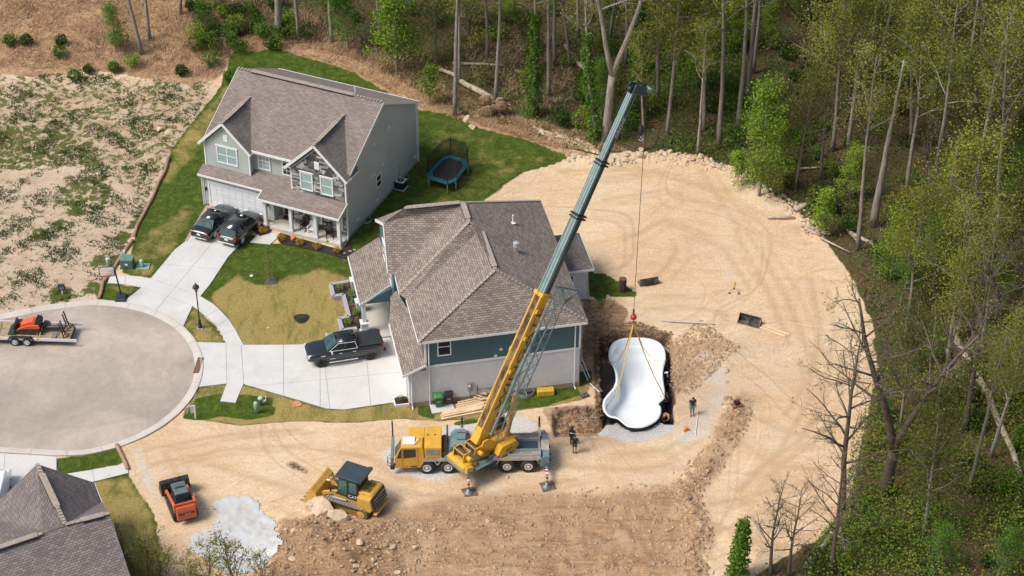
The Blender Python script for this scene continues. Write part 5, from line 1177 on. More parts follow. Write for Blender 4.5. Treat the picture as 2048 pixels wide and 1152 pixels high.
MB().box(-2.45, -2.15, -.95, .95, .5, .68).build('rear_bumper', CATY, LD, bevel=.05)
for x in (-1.75, -1.4):
    for y in (-.5, .1): MB().box(x, x + .25, y, y + .4, 1.99, 2.07).build('hood_louvre', M('louvre', (.2, .13, .03), .6), LD)
cb_ = MB().prof([(-.95, 1.3), (.55, 1.25), (.7, 1.6), (.5, 2.85), (-.95, 2.85)], -.78, .78).build('cab', BLACK, LD, bevel=.04)
CATG = M('cab_glass', (.05, .12, .10), .06, var=.6, scale=2)
for s_ in (-1, 1):
    MB().add([(-.15, s_ * .792, 1.4), (.5, s_ * .792, 1.4), (.62, s_ * .792, 1.65), (.45, s_ * .792, 2.75), (-.1, s_ * .792, 2.75)], [(0, 1, 2, 3, 4)]).build('door_glass', CATG, cb_)
    MB().add([(-.85, s_ * .792, 1.75), (-.28, s_ * .792, 1.75), (-.28, s_ * .792, 2.72), (-.85, s_ * .792, 2.72)], [(0, 1, 2, 3)]).build('side_glass', CATG, cb_)
    MB().box(-1.0, -.05, s_ * .80 - .01, s_ * .80 + .01, 1.2, 1.65).build('lower_panel', BLACK, cb_)
text('lettering', 'CAT', .36, M('letter_white', (.75, .75, .75)), LD, fr((-.55, .82, 1.45), (-1, 0, 0), (0, 0, 1)))
MB().add([(.71, -.7, 1.65), (.71, .7, 1.65), (.53, .7, 2.78), (.53, -.7, 2.78)], [(0, 1, 2, 3)]).build('windscreen', CATG, cb_)
rt = MB().box(-1.1, .75, -.88, .88, 2.86, 3.0).build('roof', M('roof_teal', (.03, .05, .058), .6, var=.15, scale=1.5), LD, bevel=.05)
MB().box(-1.28, -1.0, -.88, .88, 2.9, 3.08).build('roof_visor', M('roof_teal', (.03, .05, .058)), rt)
MB().box(.72, .82, -.8, .8, 2.84, 2.92).build('roof_edge', CATY, rt)
for s_ in (-1, 1):
    MB().prof([(-.2, 1.35), (.7, 1.5), (1.9, 1.0), (2.1, .55), (1.85, .45), (1.6, .85), (.65, 1.2), (-.2, 1.1)], s_ * .62 - .08, s_ * .62 + .08).build('lift_arm', CATY, LD, bevel=.03)
    MB().tube((-.1, s_ * .95, 1.1), (1.0, s_ * .95, 1.05), .07).build('lift_cylinder', M('pale_steel', (.3, .31, .31), .55, .0), LD)
    MB().box(.6, 1.3, s_ * .703 - .006, s_ * .703 + .006, 1.2, 1.38).build('decal', BLACK, LD); MB().box(.42, .6, s_ * .703 - .006, s_ * .703 + .006, 1.2, 1.38).build('decal', M('decal_red', (.3, .03, .02), .5), LD)
    text('lettering', '963D', .17, M('letter_white', (.75, .75, .75)), LD, fr((.98, s_ * .715, 1.29), (-s_, 0, 0), (0, 0, 1)))
ti = MB().tube((.5, 0, 1.75), (1.3, 0, 1.6), .11).build('tilt_cylinder', BLACK, LD); MB().tube((1.3, 0, 1.6), (1.9, 0, 1.5), .06).build('cylinder_rod', CHR, ti)
MB().prof([(.9, 1.3), (1.25, 1.35), (1.7, 1.75), (1.55, 1.85), (1.1, 1.6)], -.14, .14).build('bell_crank', CATY, LD)
for i in range(4): MB().path([(.6, -.25 + i * .12, 1.7), (1.1, -.3 + i * .14, 1.95), (1.6, -.25 + i * .12, 1.75)], .02).build('hydraulic_hose', BLACK, LD)
bkt = MB(); prf = [(2.05, .2), (2.0, .65), (2.15, 1.15), (2.5, 1.42), (2.62, 1.36), (2.3, 1.05), (2.2, .6), (2.35, .22), (3.15, .08), (3.2, .02), (2.3, .04)]
bkt.prof(prf, -1.25, 1.25); bk = bkt.build('bucket', CATY, LD)
for s_ in (-1, 1): MB().prof([(2.05, .2), (2.0, .65), (2.15, 1.15), (2.55, 1.4), (3.15, .08), (2.3, .04)], s_ * 1.25 - .02, s_ * 1.25 + .02).build('bucket_side', CATY, bk)
for i in range(7): MB().box(3.1, 3.4, -1.2 + i * .38, -1.08 + i * .38, .0, .08).build('bucket_tooth', M('tooth_steel', (.3, .27, .24), .5, .5), bk)
for i in range(8): MB().bar((2.06, -1.1 + i * .31, .75), (2.42, -1.1 + i * .31, 1.43), .03, .04).build('bucket_rib', CATY, bk)
# ---------------------------------------------------------------- compact track loader
KOR = M('machine_orange', (.62, .10, .03), .4, var=.12, scale=2, dirt=(.3, .2, .12), dirt_amt=.3)
SK = thing('skid_loader', 'orange and black compact track loader beside the pale tarp', 'loader', (-22.75, 107.5, 0.02), R(112))
for s_ in (-1, 1):
    y0, y1 = (.45, .85) if s_ > 0 else (-.85, -.45)
    shoes(SK, -.85, .75, .36, .32, y0, y1, 26, RUB)
    MB().prof([(-1.35, 1.0), (-1.35, 1.6), (-1.1, 1.7), (1.1, 1.15), (1.65, .55), (1.5, .4), (.95, .95), (-1.0, 1.4), (-1.1, 1.0)], s_ * .72 - .08, s_ * .72 + .08).build('lift_arm', KOR, SK, bevel=.03)
MB().prof([(-1.3, .45), (-1.5, .8), (-1.45, 1.25), (-.2, 1.15), (.9, .9), (1.0, .45)], -.45, .45).build('body', BLACK, SK)
rd = MB().prof([(-1.62, .45), (-1.68, .9), (-1.5, 1.5), (-1.3, 1.5), (-1.35, .45)], -.68, .68).build('rear_door', KOR, SK, bevel=.05)
MB().cb((-1.66, 0, 1.02), (.05, 1.1, .2), Matrix.Rotation(-.25, 3, 'Y')).build('name_band', BLACK, rd)
for i in range(6): MB().cb((-1.69, .12 - i * .075, 1.02), (.02, .045, .09), Matrix.Rotation(-.25, 3, 'Y')).build('name_mark', M('mark_pale', (.5, .52, .52), .5), rd)
MB().box(-1.4, -.75, -.6, .6, 1.25, 1.42).build('engine_hood', BLACK, SK, bevel=.03); MB().bar((-1.3, -.78, 1.62), (-1.3, .78, 1.62), .1, .16).build('cross_bar', KOR, SK)
kc = MB().prof([(-.75, .9), (.75, .8), (.7, 1.2), (.55, 2.0), (-.7, 2.0)], -.5, .5).build('cab', DTEAL, SK, bevel=.05)
MB().box(-.7, .55, -.47, .47, 2.0, 2.06).build('cab_roof', M('roof_grey', (.10, .14, .145), .5, var=.12), SK, bevel=.03)
for i in range(6): MB().box(.1, .35, -.25 + i * .09, -.21 + i * .09, 2.06, 2.09).build('roof_rib', M('roof_grey', (.10, .14, .145)), kc)
MB().box(-.1, 0, -.35, .35, 2.06, 2.1).build('roof_hatch', BLACK, kc)
for s_ in (-1, 1): MB().add([(-.6, s_ * .51, 1.3), (.55, s_ * .51, 1.3), (.45, s_ * .51, 1.92), (-.6, s_ * .51, 1.92)], [(0, 1, 2, 3)]).build('side_glass', DGLASS, kc)
bk = MB().prof([(1.45, .3), (1.38, .85), (1.55, 1.3), (1.85, 1.4), (1.7, 1.1), (1.62, .6), (1.8, .34), (2.45, .3), (2.45, .22), (1.6, .18)], -1.0, 1.0).build('bucket', M('bucket_black', (.02, .021, .023), .35, .3, .4, 3, dirt=(.25, .2, .15), dirt_amt=.25), SK)
for s_ in (-1, 1): MB().prof([(1.45, .3), (1.38, .85), (1.55, 1.3), (1.85, 1.4), (2.45, .26), (1.6, .2)], s_ * 1.0 - .015, s_ * 1.0 + .015).build('bucket_side', BLACK, bk)
# ---------------------------------------------------------------- trailer with mini loader
TRL = thing('flatbed_trailer', 'white-edged equipment trailer at left frame edge with ramps folded up', 'trailer', (-37.6, 127.15, .035), R(-3.0))
MB().box(-6, 4.05, -1.0, 1.0, .55, .63).build('deck', M('trailer_wood', (.36, .27, .17), .85, var=.3, scale=2.5), TRL)
for i in range(7): MB().box(-6, 4.0, -.98 + i * .28, -.72 + i * .28, .632, .648).build('deck_plank', M('trailer_wood', (.36, .27, .17)), TRL)
for y in (-1.08, 1.0): MB().box(-6, 4.6, y, y + .08, .50, .72).build('side_rail', M('rail_white', (.7, .68, .68), .4, .2, .05), TRL)
MB().box(-6, 4.1, -.8, .8, .38, .54).build('frame', M('frame_dark', (.04, .025, .025), .6), TRL)
for x in (-.15, .78):
    for s_ in (-1, 1): wheel(TRL, (x, s_ * 1.05, .36), .36, .22, RIMW, s_, 'wheel', 8, .6, .02)
for s_ in (-1, 1): MB().prof([(-.75, .45), (-.6, .72), (-.4, .82), (1.05, .82), (1.25, .72), (1.4, .45), (1.33, .43), (1.18, .68), (1.02, .77), (-.38, .77), (-.54, .68), (-.68, .43)], s_ * 1.05 - .14, s_ * 1.05 + .14).build('mudguard', BLACK, TRL)
for y in (-.85, .35):
    m = MB(); m.bar((3.6, y, .65), (3.35, y, 2.0), .07); m.bar((3.6, y + .45, .65), (3.35, y + .45, 2.0), .07)
    for i in range(6): m.bar((3.56 - .045 * i, y, .8 + i * .23), (3.56 - .045 * i, y + .45, .8 + i * .23), .04)
    m.bar((3.5, y + .22, 1.2), (4.0, y + .22, .9), .05); m.bar((4.0, y + .22, .9), (3.75, y + .22, .66), .05)
    m.build('loading_ramp', BLACK, TRL)
MB().bar((3.0, -.95, .65), (3.5, -.85, 1.4), .05).build('ramp_spring', BLACK, TRL)
MB().tube((-6, .6, 1.0), (-6, -.6, 1.0), .3).build('spare_drum', BLACK, TRL) if False else None
MB().box(2.6, 2.95, -.9, .9, .65, .7).build('deck_plate', M('plate_grey', (.2, .18, .16), .6), TRL)
for x0, x1, c_ in ((-1.7, -1.55, (.5, .32, .22)), (-3.1, -3.3, (.5, .32, .22)), (1.95, 1.7, (.6, .52, .08)), (1.1, 1.6, (.35, .2, .14))):
    MB().path([(x0, .9, .75), ((x0 + x1) / 2, 0, 1.15 if x0 > 1.8 else .9), (x1, -1.08, .72), (x1, -1.1, .45)], .03, 5).build('tie_strap', M('strap%d' % int(c_[2] * 100), c_, .7), TRL)
om = TRL.matrix_basis
ML = thing('mini_loader', 'orange stand-on mini loader strapped down on the trailer', 'loader', (-36.75, 127.1, .69), R(177))
for s_ in (-1, 1):
    y0, y1 = (.3, .55) if s_ > 0 else (-.55, -.3)
    shoes(ML, -.75, .6, .22, .2, y0, y1, 20, RUB)
    MB().prof([(-.9, .55), (-.8, .85), (.1, .8), (.95, .4), (1.1, .15), (.95, .15), (.6, .45), (-.7, .5)], s_ * .42 - .07, s_ * .42 + .07).build('lift_arm', KOR, ML, bevel=.03)
MB().prof([(-.7, .4), (-.75, .95), (-.3, 1.15), (.6, .8), (.75, .4)], -.33, .33).build('engine_hood', KOR, ML, bevel=.06)
cn = MB().prof([(-.95, .7), (-1.0, 1.1), (-.6, 1.3), (-.45, .9)], -.4, .4).build('control_console', BLACK, ML, bevel=.04); MB().path([(-.85, -.35, 1.15), (-.95, -.3, 1.4), (-.95, .3, 1.4), (-.85, .35, 1.15)], .03).build('grab_bar', BLACK, cn)
bk = MB().prof([(1.05, .05), (1.0, .5), (1.1, .75), (1.2, .72), (1.1, .45), (1.2, .12), (1.65, .05), (1.65, .0)], -.65, .65).build('bucket', M('bucket_teal', (.03, .055, .06), .4, .3), ML)
MB().tube((-1.1, 0, .35), (-2.7, 0, .45), .17).build('auger', BLACK, ML); MB().lathe([(.3, -.04), (.3, .04)], (-1.2, -.45, .4), 14, 'y').build('auger_disc', M('meter_grey', (.23, .25, .26)), ML)
# ================================================================ yard and site items
WOOD = M('lumber', (.68, .51, .33), .8, var=.22, scale=2)
GREEN = M('utility_green', (.06, .13, .10), .5, var=.12)
PGREEN = M('pale_green', (.30, .46, .38), .5, var=.1)
MULCH = M('mulch_dark', (.03, .02, .018), .95, var=.6, scale=12)
SOIL = M('soil_brown', (.055, .03, .025), .95, var=.6, scale=12)
GREY = M('plain_grey', (.36, .37, .38), .6)
def W2(p): return Vector((p.x, p.y, hz(p.x, p.y)))
# trampoline
tc = U(893, 343, .9); TRM = thing('trampoline', 'rectangular trampoline with teal pad and black net on the back lawn', 'trampoline', (tc.x, tc.y, 0))
cor = [U(x, y, .9).to_2d() - tc.to_2d() for x, y in ((847, 355), (905, 372), (942, 323), (893, 307))]
def inset(poly, d):
    c_ = sum(poly, Vector((0, 0))) / len(poly); return [p + (c_ - p).normalized() * d for p in poly]
def cham(poly, f=.18):
    o = []
    for i, p in enumerate(poly): o += [p.lerp(poly[i - 1], f), p.lerp(poly[(i + 1) % 4], f)]
    return o
oc_ = cham(cor); ic_ = cham(inset(cor, .55)); TPAD = M('pad_teal', (.015, .11, .15), .5, var=.2)
m = MB(); n = len(oc_)
for i in range(n):
    a, b_, c_, d_ = oc_[i], oc_[(i + 1) % n], ic_[(i + 1) % n], ic_[i]
    m.add([(a.x, a.y, .86), (b_.x, b_.y, .86), (c_.x, c_.y, .88), (d_.x, d_.y, .88), (a.x, a.y, .92), (b_.x, b_.y, .92), (c_.x, c_.y, .95), (d_.x, d_.y, .95)], [(3, 2, 1, 0), (4, 5, 6, 7), (0, 1, 5, 4), (1, 2, 6, 5), (2, 3, 7, 6), (3, 0, 4, 7)])
m.build('pad', TPAD, TRM)
MB().prism([tuple(p) for p in ic_], .84, .87).build('mat', M('mat_black', (.012, .012, .013), .8), TRM)
netm, t, b = newmat('net_mesh'); t.links.new(mth(t, 'MULTIPLY', nz(t, 30, 2, .5, objc(t)), 1.1), b.inputs['Alpha']); b.inputs['Base Color'].default_value = (.01, .012, .012, 1)
for i in range(n):
    a = oc_[i]; MB().tube((a.x, a.y, 0), (a.x, a.y, .86), .035, n=8).build('leg', M('galv', (.4, .42, .43)), TRM)
    if i % 2 == 0: MB().tube((a.x, a.y, .9), (a.x * 1.02, a.y * 1.02, 2.7), .035, n=8).build('net_pole', BLACK, TRM)
for i in (3, 4, 5, 6, 7):
    a, b_ = oc_[i], oc_[(i + 1) % n]; MB().add([(a.x, a.y, .9), (b_.x, b_.y, .9), (b_.x, b_.y, 2.6), (a.x, a.y, 2.6)], [(0, 1, 2, 3)]).build('net', netm, TRM)
# air conditioner
ac = thing('air_conditioner', 'black air conditioner with white top ring beside the grey house wall', 'air conditioner', U(802, 376), -.42)
MB().box(-.5, .5, -.5, .5, 0, .08).build('pad', GREY, ac); MB().box(-.4, .4, -.4, .4, .08, .75).build('casing', BLACK, ac, bevel=.05); MB().box(-.42, .42, -.42, .42, .75, .82).build('top', M('top_pale', (.5, .56, .55), .5), ac, bevel=.05); MB().lathe([(.28, .82), (.28, .84)], n=18).build('fan_grille', BLACK, ac); MB().lathe([(.1, .84), (.1, .87)], n=12).build('fan_hub', GREY, ac); MB().path([(-.5, .2, .3), (-.75, .2, .35), (-.8, .2, .1)], .05).build('line_set', WHITE, ac)
# porch chairs
def h1w(u, v, z=.3):
    c_, s_ = math.cos(-.42), math.sin(-.42); return Vector((-13.38 + u * c_ - v * s_, 140.4 + u * s_ + v * c_, z))
def rocker(loc, rz, lab):
    o = thing('rocking_chair', lab, 'chair', loc, rz, 'rocking chairs on the porch'); m_ = M('rocker_brown', (.03, .014, .012), .5)
    for s_ in (-1, 1):
        MB().path([(s_ * .27, -.5, .08), (s_ * .27, -.2, .02), (s_ * .27, .2, .03), (s_ * .27, .55, .14)], .025).build('rocker', m_, o); MB().box(s_ * .29 - .03, s_ * .29 + .03, -.28, .22, .62, .66).build('armrest', m_, o)
        MB().bar((s_ * .27, -.24, .04), (s_ * .27, -.24, .63), .05).build('leg', m_, o); MB().bar((s_ * .25, .2, .05), (s_ * .25, .38, 1.15), .05).build('leg', m_, o)
    MB().box(-.27, .27, -.26, .22, .40, .44).build('seat', m_, o)
    for i in range(5): MB().bar((-.18 + i * .09, .22, .45), (-.18 + i * .09, .37, 1.1), .05, .02).build('back_slat', m_, o)
    MB().bar((-.27, .38, 1.13), (.27, .38, 1.13), .06, .09).build('back_rail', m_, o)
rocker(h1w(-3.75, -.5), -.42 - .1, 'dark rocking chair left of the white porch chair'); rocker(h1w(-1.35, -.65), -.42 + .5, 'dark rocking chair near right end of the porch')
wc = thing('porch_chair', 'white plastic chair between rocking chairs on the porch', 'chair', h1w(-3.0, -.6), -.42)
for s_ in (-1, 1):
    MB().bar((s_ * .27, -.3, 0), (s_ * .27, -.25, .5), .07).build('leg', WHITE, wc); MB().bar((s_ * .25, .3, 0), (s_ * .25, .25, .4), .07).build('leg', WHITE, wc); MB().box(s_ * .31 - .06, s_ * .31 + .06, -.35, .25, .5, .54).build('armrest', WHITE, wc)
MB().box(-.27, .27, -.3, .25, .33, .37).build('seat', WHITE, wc); MB().prof([(-.28, .35), (.28, .35), (.3, .8), (.15, .98), (-.15, .98), (-.3, .8)], .2, .26).build('backrest', WHITE, wc)
tag(MB().box(-.5, .5, -.3, .3, 0, .015).build('door_mat', M('mat_red', (.12, .015, .02), .9, var=.4, scale=9)), 'dark red door mat on the grey house porch', 'mat'); bpy.data.objects['door_mat'].location = h1w(-5.7, .35, .302); bpy.data.objects['door_mat'].rotation_euler.z = -.42
# flower beds
def bed(name, px, mat, z0=.0):
    pts = L2(*px); tag(MB().prism([tuple(p) for p in pts], -.1, .075).build(name, mat), kind='structure')
bed('flower_bed', [(553, 476), (561, 467), (600, 478), (640, 489), (682, 501), (700, 482), (706, 500), (716, 515), (690, 518), (640, 504), (590, 493), (562, 488)], MULCH)
bed('flower_bed', [(505, 461), (523, 449), (546, 458), (538, 468), (520, 474)], SOIL)
bed('gravel_strip', [(412, 412), (424, 405), (432, 412), (400, 446), (375, 484), (370, 482)], M('gravel_pink', (.4, .27, .2), .9, var=.4, scale=9))
leafm = {}
def leafmat(name, lo, hi, sp=.35, trans=True):
    if name in leafm: return leafm[name]
    m, t, b = newmat(name)
    oi = nn(t, 'ShaderNodeObjectInfo').outputs['Random']
    n = nz(t, 1.1, 3, .6, geo(t)); n2 = nz(t, 9, 2, .6, geo(t))
    f = mth(t, 'ADD', mth(t, 'MULTIPLY', n, .5), mth(t, 'ADD', mth(t, 'MULTIPLY', n2, .45), mth(t, 'MULTIPLY', oi, .12)))
    c = ramp(t, f, [(.32, lo), (.72, hi)])
    t.links.new(c, b.inputs['Base Color']); b.inputs['Roughness'].default_value = .6; b.inputs['Specular IOR Level'].default_value = .25
    tr = nn(t, 'ShaderNodeBsdfTranslucent'); t.links.new(c, tr.inputs[0])
    mx = nn(t, 'ShaderNodeMixShader'); mx.inputs[0].default_value = .35; t.links.new(b.outputs[0], mx.inputs[1]); t.links.new(tr.outputs[0], mx.inputs[2])
    t.links.new(mx.outputs[0], t.nodes['Material Output'].inputs[0])
    leafm[name] = m; return m
def quads(name, C, size, mat, up=.0, rng=None, asp=.6):
    """leaf faces: one kinked diamond per centre"""
    rng = rng or np.random; C = np.asarray(C); n = len(C)
    a = rng.normal(size=(n, 3)); a[:, 2] *= .6; a /= np.linalg.norm(a, axis=1)[:, None] + 1e-9
    r = rng.normal(size=(n, 3)); r[:, 2] += up; b = np.cross(a, r); b /= np.linalg.norm(b, axis=1)[:, None] + 1e-9
    s = (size * rng.uniform(.6, 1.35, n))[:, None]
    V_ = np.stack([C - a * s * .5, C + b * s * asp * .5, C + a * s * .5, C - b * s * asp * .5], 1).reshape(-1, 3).astype(np.float32)
    me = bpy.data.meshes.new(name); me.vertices.add(4 * n); me.vertices.foreach_set('co', V_.reshape(-1))
    me.loops.add(4 * n); me.loops.foreach_set('vertex_index', np.arange(4 * n, dtype=np.int32)); me.polygons.add(n)
    me.polygons.foreach_set('loop_start', np.arange(0, 4 * n, 4, dtype=np.int32)); me.update(calc_edges=True); me.materials.append(mat)
    return me
def mobj(name, me, par=None, loc=None):
    o = bpy.data.objects.new(name, me); COL.objects.link(o)
    if par is not None: o.parent = par
    if loc is not None: o.location = loc
    return o
L_GREEN = leafmat('leaf_green', (.028, .075, .008), (.15, .29, .03)); L_BRIGHT = leafmat('leaf_bright', (.075, .15, .01), (.33, .46, .045)); L_DARK = leafmat('leaf_dark', (.01, .03, .005), (.06, .125, .018))
L_YEL = leafmat('leaf_spring', (.08, .10, .012), (.33, .36, .05)); L_GOLD = leafmat('leaf_gold', (.28, .17, .012), (.55, .40, .04)); L_PINK = leafmat('petal_pink', (.36, .06, .14), (.65, .25, .36)); L_LIL = leafmat('petal_lilac', (.32, .12, .38), (.62, .38, .66)); L_RED = leafmat('petal_red', (.25, .08, .05), (.45, .2, .13)); L_OLIVE = leafmat('leaf_olive', (.03, .04, .008), (.17, .18, .035))
def shrub(loc, r, h, mat, lab, n=260, size=.1, group=None, name='shrub', cat='shrub', seed=0, fl=None, par=None):
    rg = np.random.RandomState(seed + 11); p = rg.normal(size=(n, 3)); p /= np.linalg.norm(p, axis=1)[:, None]; p *= (rg.uniform(.35, 1, n) ** .5)[:, None]
    lump = 1 + .25 * np.sin(p[:, 0] * 5 + seed) * np.sin(p[:, 1] * 4 + 2 * seed)
    C = np.stack([p[:, 0] * r * lump, p[:, 1] * r * lump, h * .55 + p[:, 2] * h * .48 * lump], 1); C[:, 2] = np.maximum(C[:, 2], .03)
    o = thing(name, lab, cat, loc, 0, group) if par is None else par
    mobj('foliage', quads('foliage', C, size, mat, 1, rg), o)
    if fl is not None:
        k = C[C[:, 2] > h * .45]; k = k[rg.choice(len(k), min(len(k), n // 3), False)]; k = k * np.array([1.05, 1.05, 1.04]); mobj('blossom', quads('blossom', k, size * 1.05, fl, 1, rg), o)
    st = MB()
    for i in range(4):
        a = i * 1.7 + seed; st.tube((0, 0, -.02), (math.cos(a) * r * .45, math.sin(a) * r * .45, h * .55), .02, .01, 5)
    st.build('stem', M('stem_brown', (.09, .06, .04), .9), o)
    return o
for i, (px, py, r_) in enumerate(((563, 477, .42), (600, 485, .38), (634, 493, .38), (674, 501, .34))):
    shrub(U(px, py + 4, .075), r_, .55, L_GOLD, ['round golden shrub at path end of the porch bed', 'round golden shrub second from the path in the porch bed', 'round golden shrub third from the path in the porch bed', 'small golden shrub by the porch corner'][i], 260, .1, 'golden shrubs along the porch', seed=i)
shrub(U(526, 465, .075), .45, .6, L_GOLD, 'golden shrub in the small bed beside the driveway', 280, .1, seed=8)
pn = thing('pumpkin', 'orange pumpkin decoration in the porch flower bed', 'pumpkin', U(587, 478, .075)); m = MB()
for k in range(8): m.ball((math.cos(k * .785) * .1, math.sin(k * .785) * .1, .16), .13, 8, 6, (1, 1, 1.15))
m.build('rind', M('pumpkin_orange', (.65, .22, .04), .5), pn); MB().tube((0, 0, .3), (.02, 0, .38), .02).build('stalk', M('stem_brown', (.09, .06, .04)), pn)
for px, py, c_, lab in ((585, 485, (.7, .18, .17), 'pink paper lantern ornament in the porch bed'), (654, 488, (.22, .6, .05), 'bright green garden ornament at the porch bed')):
    o = thing('garden_ornament', lab, 'ornament', U(px, py, .075)); MB().tube((0, 0, 0), (0, 0, .25), .012).build('stake', BLACK, o); MB().ball((0, 0, .3), .12, 10, 7, (1, .6, 1)).build('head', M('orn%d' % int(c_[0] * 100), c_, .5), o)
# raised planter at the teal house
PW = [(712, 560), (661, 567), (667, 591), (687, 588), (698, 632), (678, 636), (685, 659), (714, 655)]
po_ = U(690, 610); PL = thing('raised_planter', 'grey block-walled flower planter in front of the teal house', 'planter', (po_.x, po_.y, 0))
pw = [U(x, y, .4).to_2d() - po_.to_2d() for x, y in PW]
STONEB = M('block_grey', (.36, .37, .385), .85, var=.18, scale=3)
for a, b_ in zip(pw[:-1], pw[1:]):
    d = b_ - a; n = max(1, round(d.length / .42)); an = math.atan2(d.y, d.x)
    for lv in range(2):
        for i in range(n):
            c_ = a + d * ((i + .5) / n); MB().cb((0, 0, 0), (d.length / n - .012, .3, .19)).build('block', STONEB, PL); ob = COL.objects[-1]; ob.location = (c_.x, c_.y, .1 + lv * .2); ob.rotation_euler.z = an
MB().prism([tuple(U(x, y, .3).to_2d() - po_.to_2d()) for x, y in ((664, 570), (716, 560), (735, 652), (688, 657), (682, 638), (702, 633), (691, 590), (669, 589))], -.05, .3).build('mulch', MULCH, PL)
for i, (px, py, k_, lab) in enumerate(((680, 574, 'g', 'green perennial in the far left corner of the raised planter'), (699, 572, 'r', 'reddish flowering plant at the far end of the raised planter'), (703, 586, 'g', 'lime green plant beside the lilac blossoms in the planter'), (709, 596, 'l', 'lilac flowering plant in the raised planter'), (707, 605, 'g', 'lime green plant between lilac and pink blossoms'), (711, 613, 'p', 'pink flowering plant in the middle of the raised planter'), (713, 624, 'g', 'green plant below the middle pink blossoms in the planter'), (717, 631, 'd', 'small dark green plant in the raised planter'), (695, 642, 'g', 'green plant in the near left corner of the raised planter'), (717, 641, 'p', 'pink flowering plant at the near end of the raised planter'))):
    shrub(U(px, py + 5, .3), .36 if k_ != 'd' else .25, .5, {'g': L_BRIGHT, 'd': L_DARK}.get(k_, L_GREEN), lab, 200, .09, 'plants in the raised planter', 'flowering_plant', 'plant', seed=20 + i, fl={'r': L_RED, 'l': L_LIL, 'p': L_PINK}.get(k_))
st_ = thing('porch_steps', 'pale concrete steps up to the teal house porch', 'steps', U(733, 668), .2)
for i in range(2): MB().box(-.6 + i * .35, .7, -.7, .7, -.05, .12 + i * .12).build('step', CONC, st_)
pb = thing('planter_box', 'small white planter box with shrub at the garage corner', 'planter', U(804, 805), .2)
for x0, x1, y0, y1 in ((-.6, .6, -.5, -.42), (-.6, .6, .42, .5), (-.6, -.52, -.42, .42), (.52, .6, -.42, .42)): MB().box(x0, x1, y0, y1, -.02, .22).build('side', WHITE, pb)
MB().box(-.52, .52, -.42, .42, -.02, .16).build('mulch', MULCH, pb)
shrub(U(803, 802, .16), .35, .45, L_OLIVE, 'small olive shrub growing in the white planter box', 220, .09, seed=40)
# bins
def bin_(px, py, mat, lidm, lab):
    o = thing('wheelie_bin', lab, 'bin', U(px, py, .09), .2, 'wheelie bins on the pad')
    MB().prof([(-.24, .06), (.24, .06), (.31, .92), (-.31, .92)], -.27, .3).build('tub', mat, o, bevel=.04); l_ = MB().prof([(-.34, .92), (.34, .92), (.34, .97), (.2, 1.04), (-.2, 1.04), (-.34, .97)], -.36, .36).build('lid', lidm, o, bevel=.03); MB().bar((-.25, .42, .95), (.25, .42, .95), .05).build('handle', lidm, l_)
    for s_ in (-1, 1): MB().lathe([(.13, -.04), (.13, .04)], (s_ * .3, .28, .13), 12, 'x').build('wheel', BLACK, o)
    MB().box(-.12, .12, -.285, -.27, .5, .6).build('sticker', GREY, o)
bin_(877, 811, M('bin_green', (.02, .14, .035), .5), M('bin_green_lid', (.06, .26, .07), .5), 'green wheelie bin beside the teal house wall'); bin_(897, 805, M('bin_brown', (.07, .02, .025), .5), M('bin_dark_lid', (.03, .024, .025), .5), 'maroon wheelie bin with dark lid beside the green one')
# lumber
def plank(a, b_, w_, h_, lab, group, up=0.0):
    a, b_ = Vector(a), Vector(b_); c_ = (a + b_) / 2; d = b_ - a
    o = MB().box(-d.length / 2, d.length / 2, -w_ / 2, w_ / 2, 0, h_).build('plank', WOOD); o.location = c_; o.rotation_euler = (0, -math.asin(d.z / d.length), math.atan2(d.y, d.x)); return tag(o, lab, 'plank', group)
for i in range(8):
    lv, k = divmod(i, 4); y = 829 + k * 3.0 - lv * 3; a, b_ = U(882 + lv * 3 + random.uniform(-3, 3), y + 2), U(966 + random.uniform(-4, 4), y - 14); z = hz(a.x, a.y) + .02 + lv * .12
    a.z = b_.z = z; plank(a, b_, .14, .1, 'pale plank in the lower lumber stack nearest the crane', 'planks in the near lumber stack')
for i in range(8):
    lv, k = divmod(i, 4); a, b_ = U(912 + lv * 3 + random.uniform(-2, 2), 812 + k * 4 - lv * 3), U(984 + random.uniform(-6, 3), 797 + k * 4 - lv * 3); z = hz(a.x, a.y) + .02 + lv * .11
    a.z = b_.z = z; plank(a, b_, .14, .09, 'pale plank in the lumber stack nearer the brick wall', 'planks in the far lumber stack')
for i in range(6):
    a = U(945 + random.uniform(-5, 22), 805 + random.uniform(-9, 8)); a.z = .32 + .06 * i; b_ = a + Vector((random.uniform(.4, .8), random.uniform(-.3, .3), 0)); plank(a, b_, .12, .05, 'short offcut board lying on top of the lumber', 'offcuts on the lumber stacks')
for i, (a, b_) in enumerate((((1522, 651), (1580, 671)), ((1519, 655), (1571, 674)))):
    plank(W2(U(*a)) + Vector((0, 0, .02)), W2(U(*b_)) + Vector((0, 0, .02)), .2, .05, ['long pale plank on the sand nearer the black bucket', 'long pale plank on the sand, front one of the pair'][i], 'pair of planks on the sand')
tb_ = MB().box(-.62, .62, -.28, .28, 0, .42).build('yellow_crate', M('crate_yellow', (.62, .38, .03), .6, var=.2), None, bevel=.04); tb_.location = U(1091, 788); tb_.rotation_euler.z = .12; tag(tb_, 'yellow block-shaped plastic crate on the grass by the brick wall', 'crate')
for i in range(3): MB().box(-.6 + i * .42, -.24 + i * .42, -.285, .285, .421, .44).build('lid_panel', M('crate_yellow', (.62, .38, .03)), tb_)
hr = thing('hose_reel', 'black garden hose reel hung on the white brick wall', 'hose reel', U(1137, 770), .2)
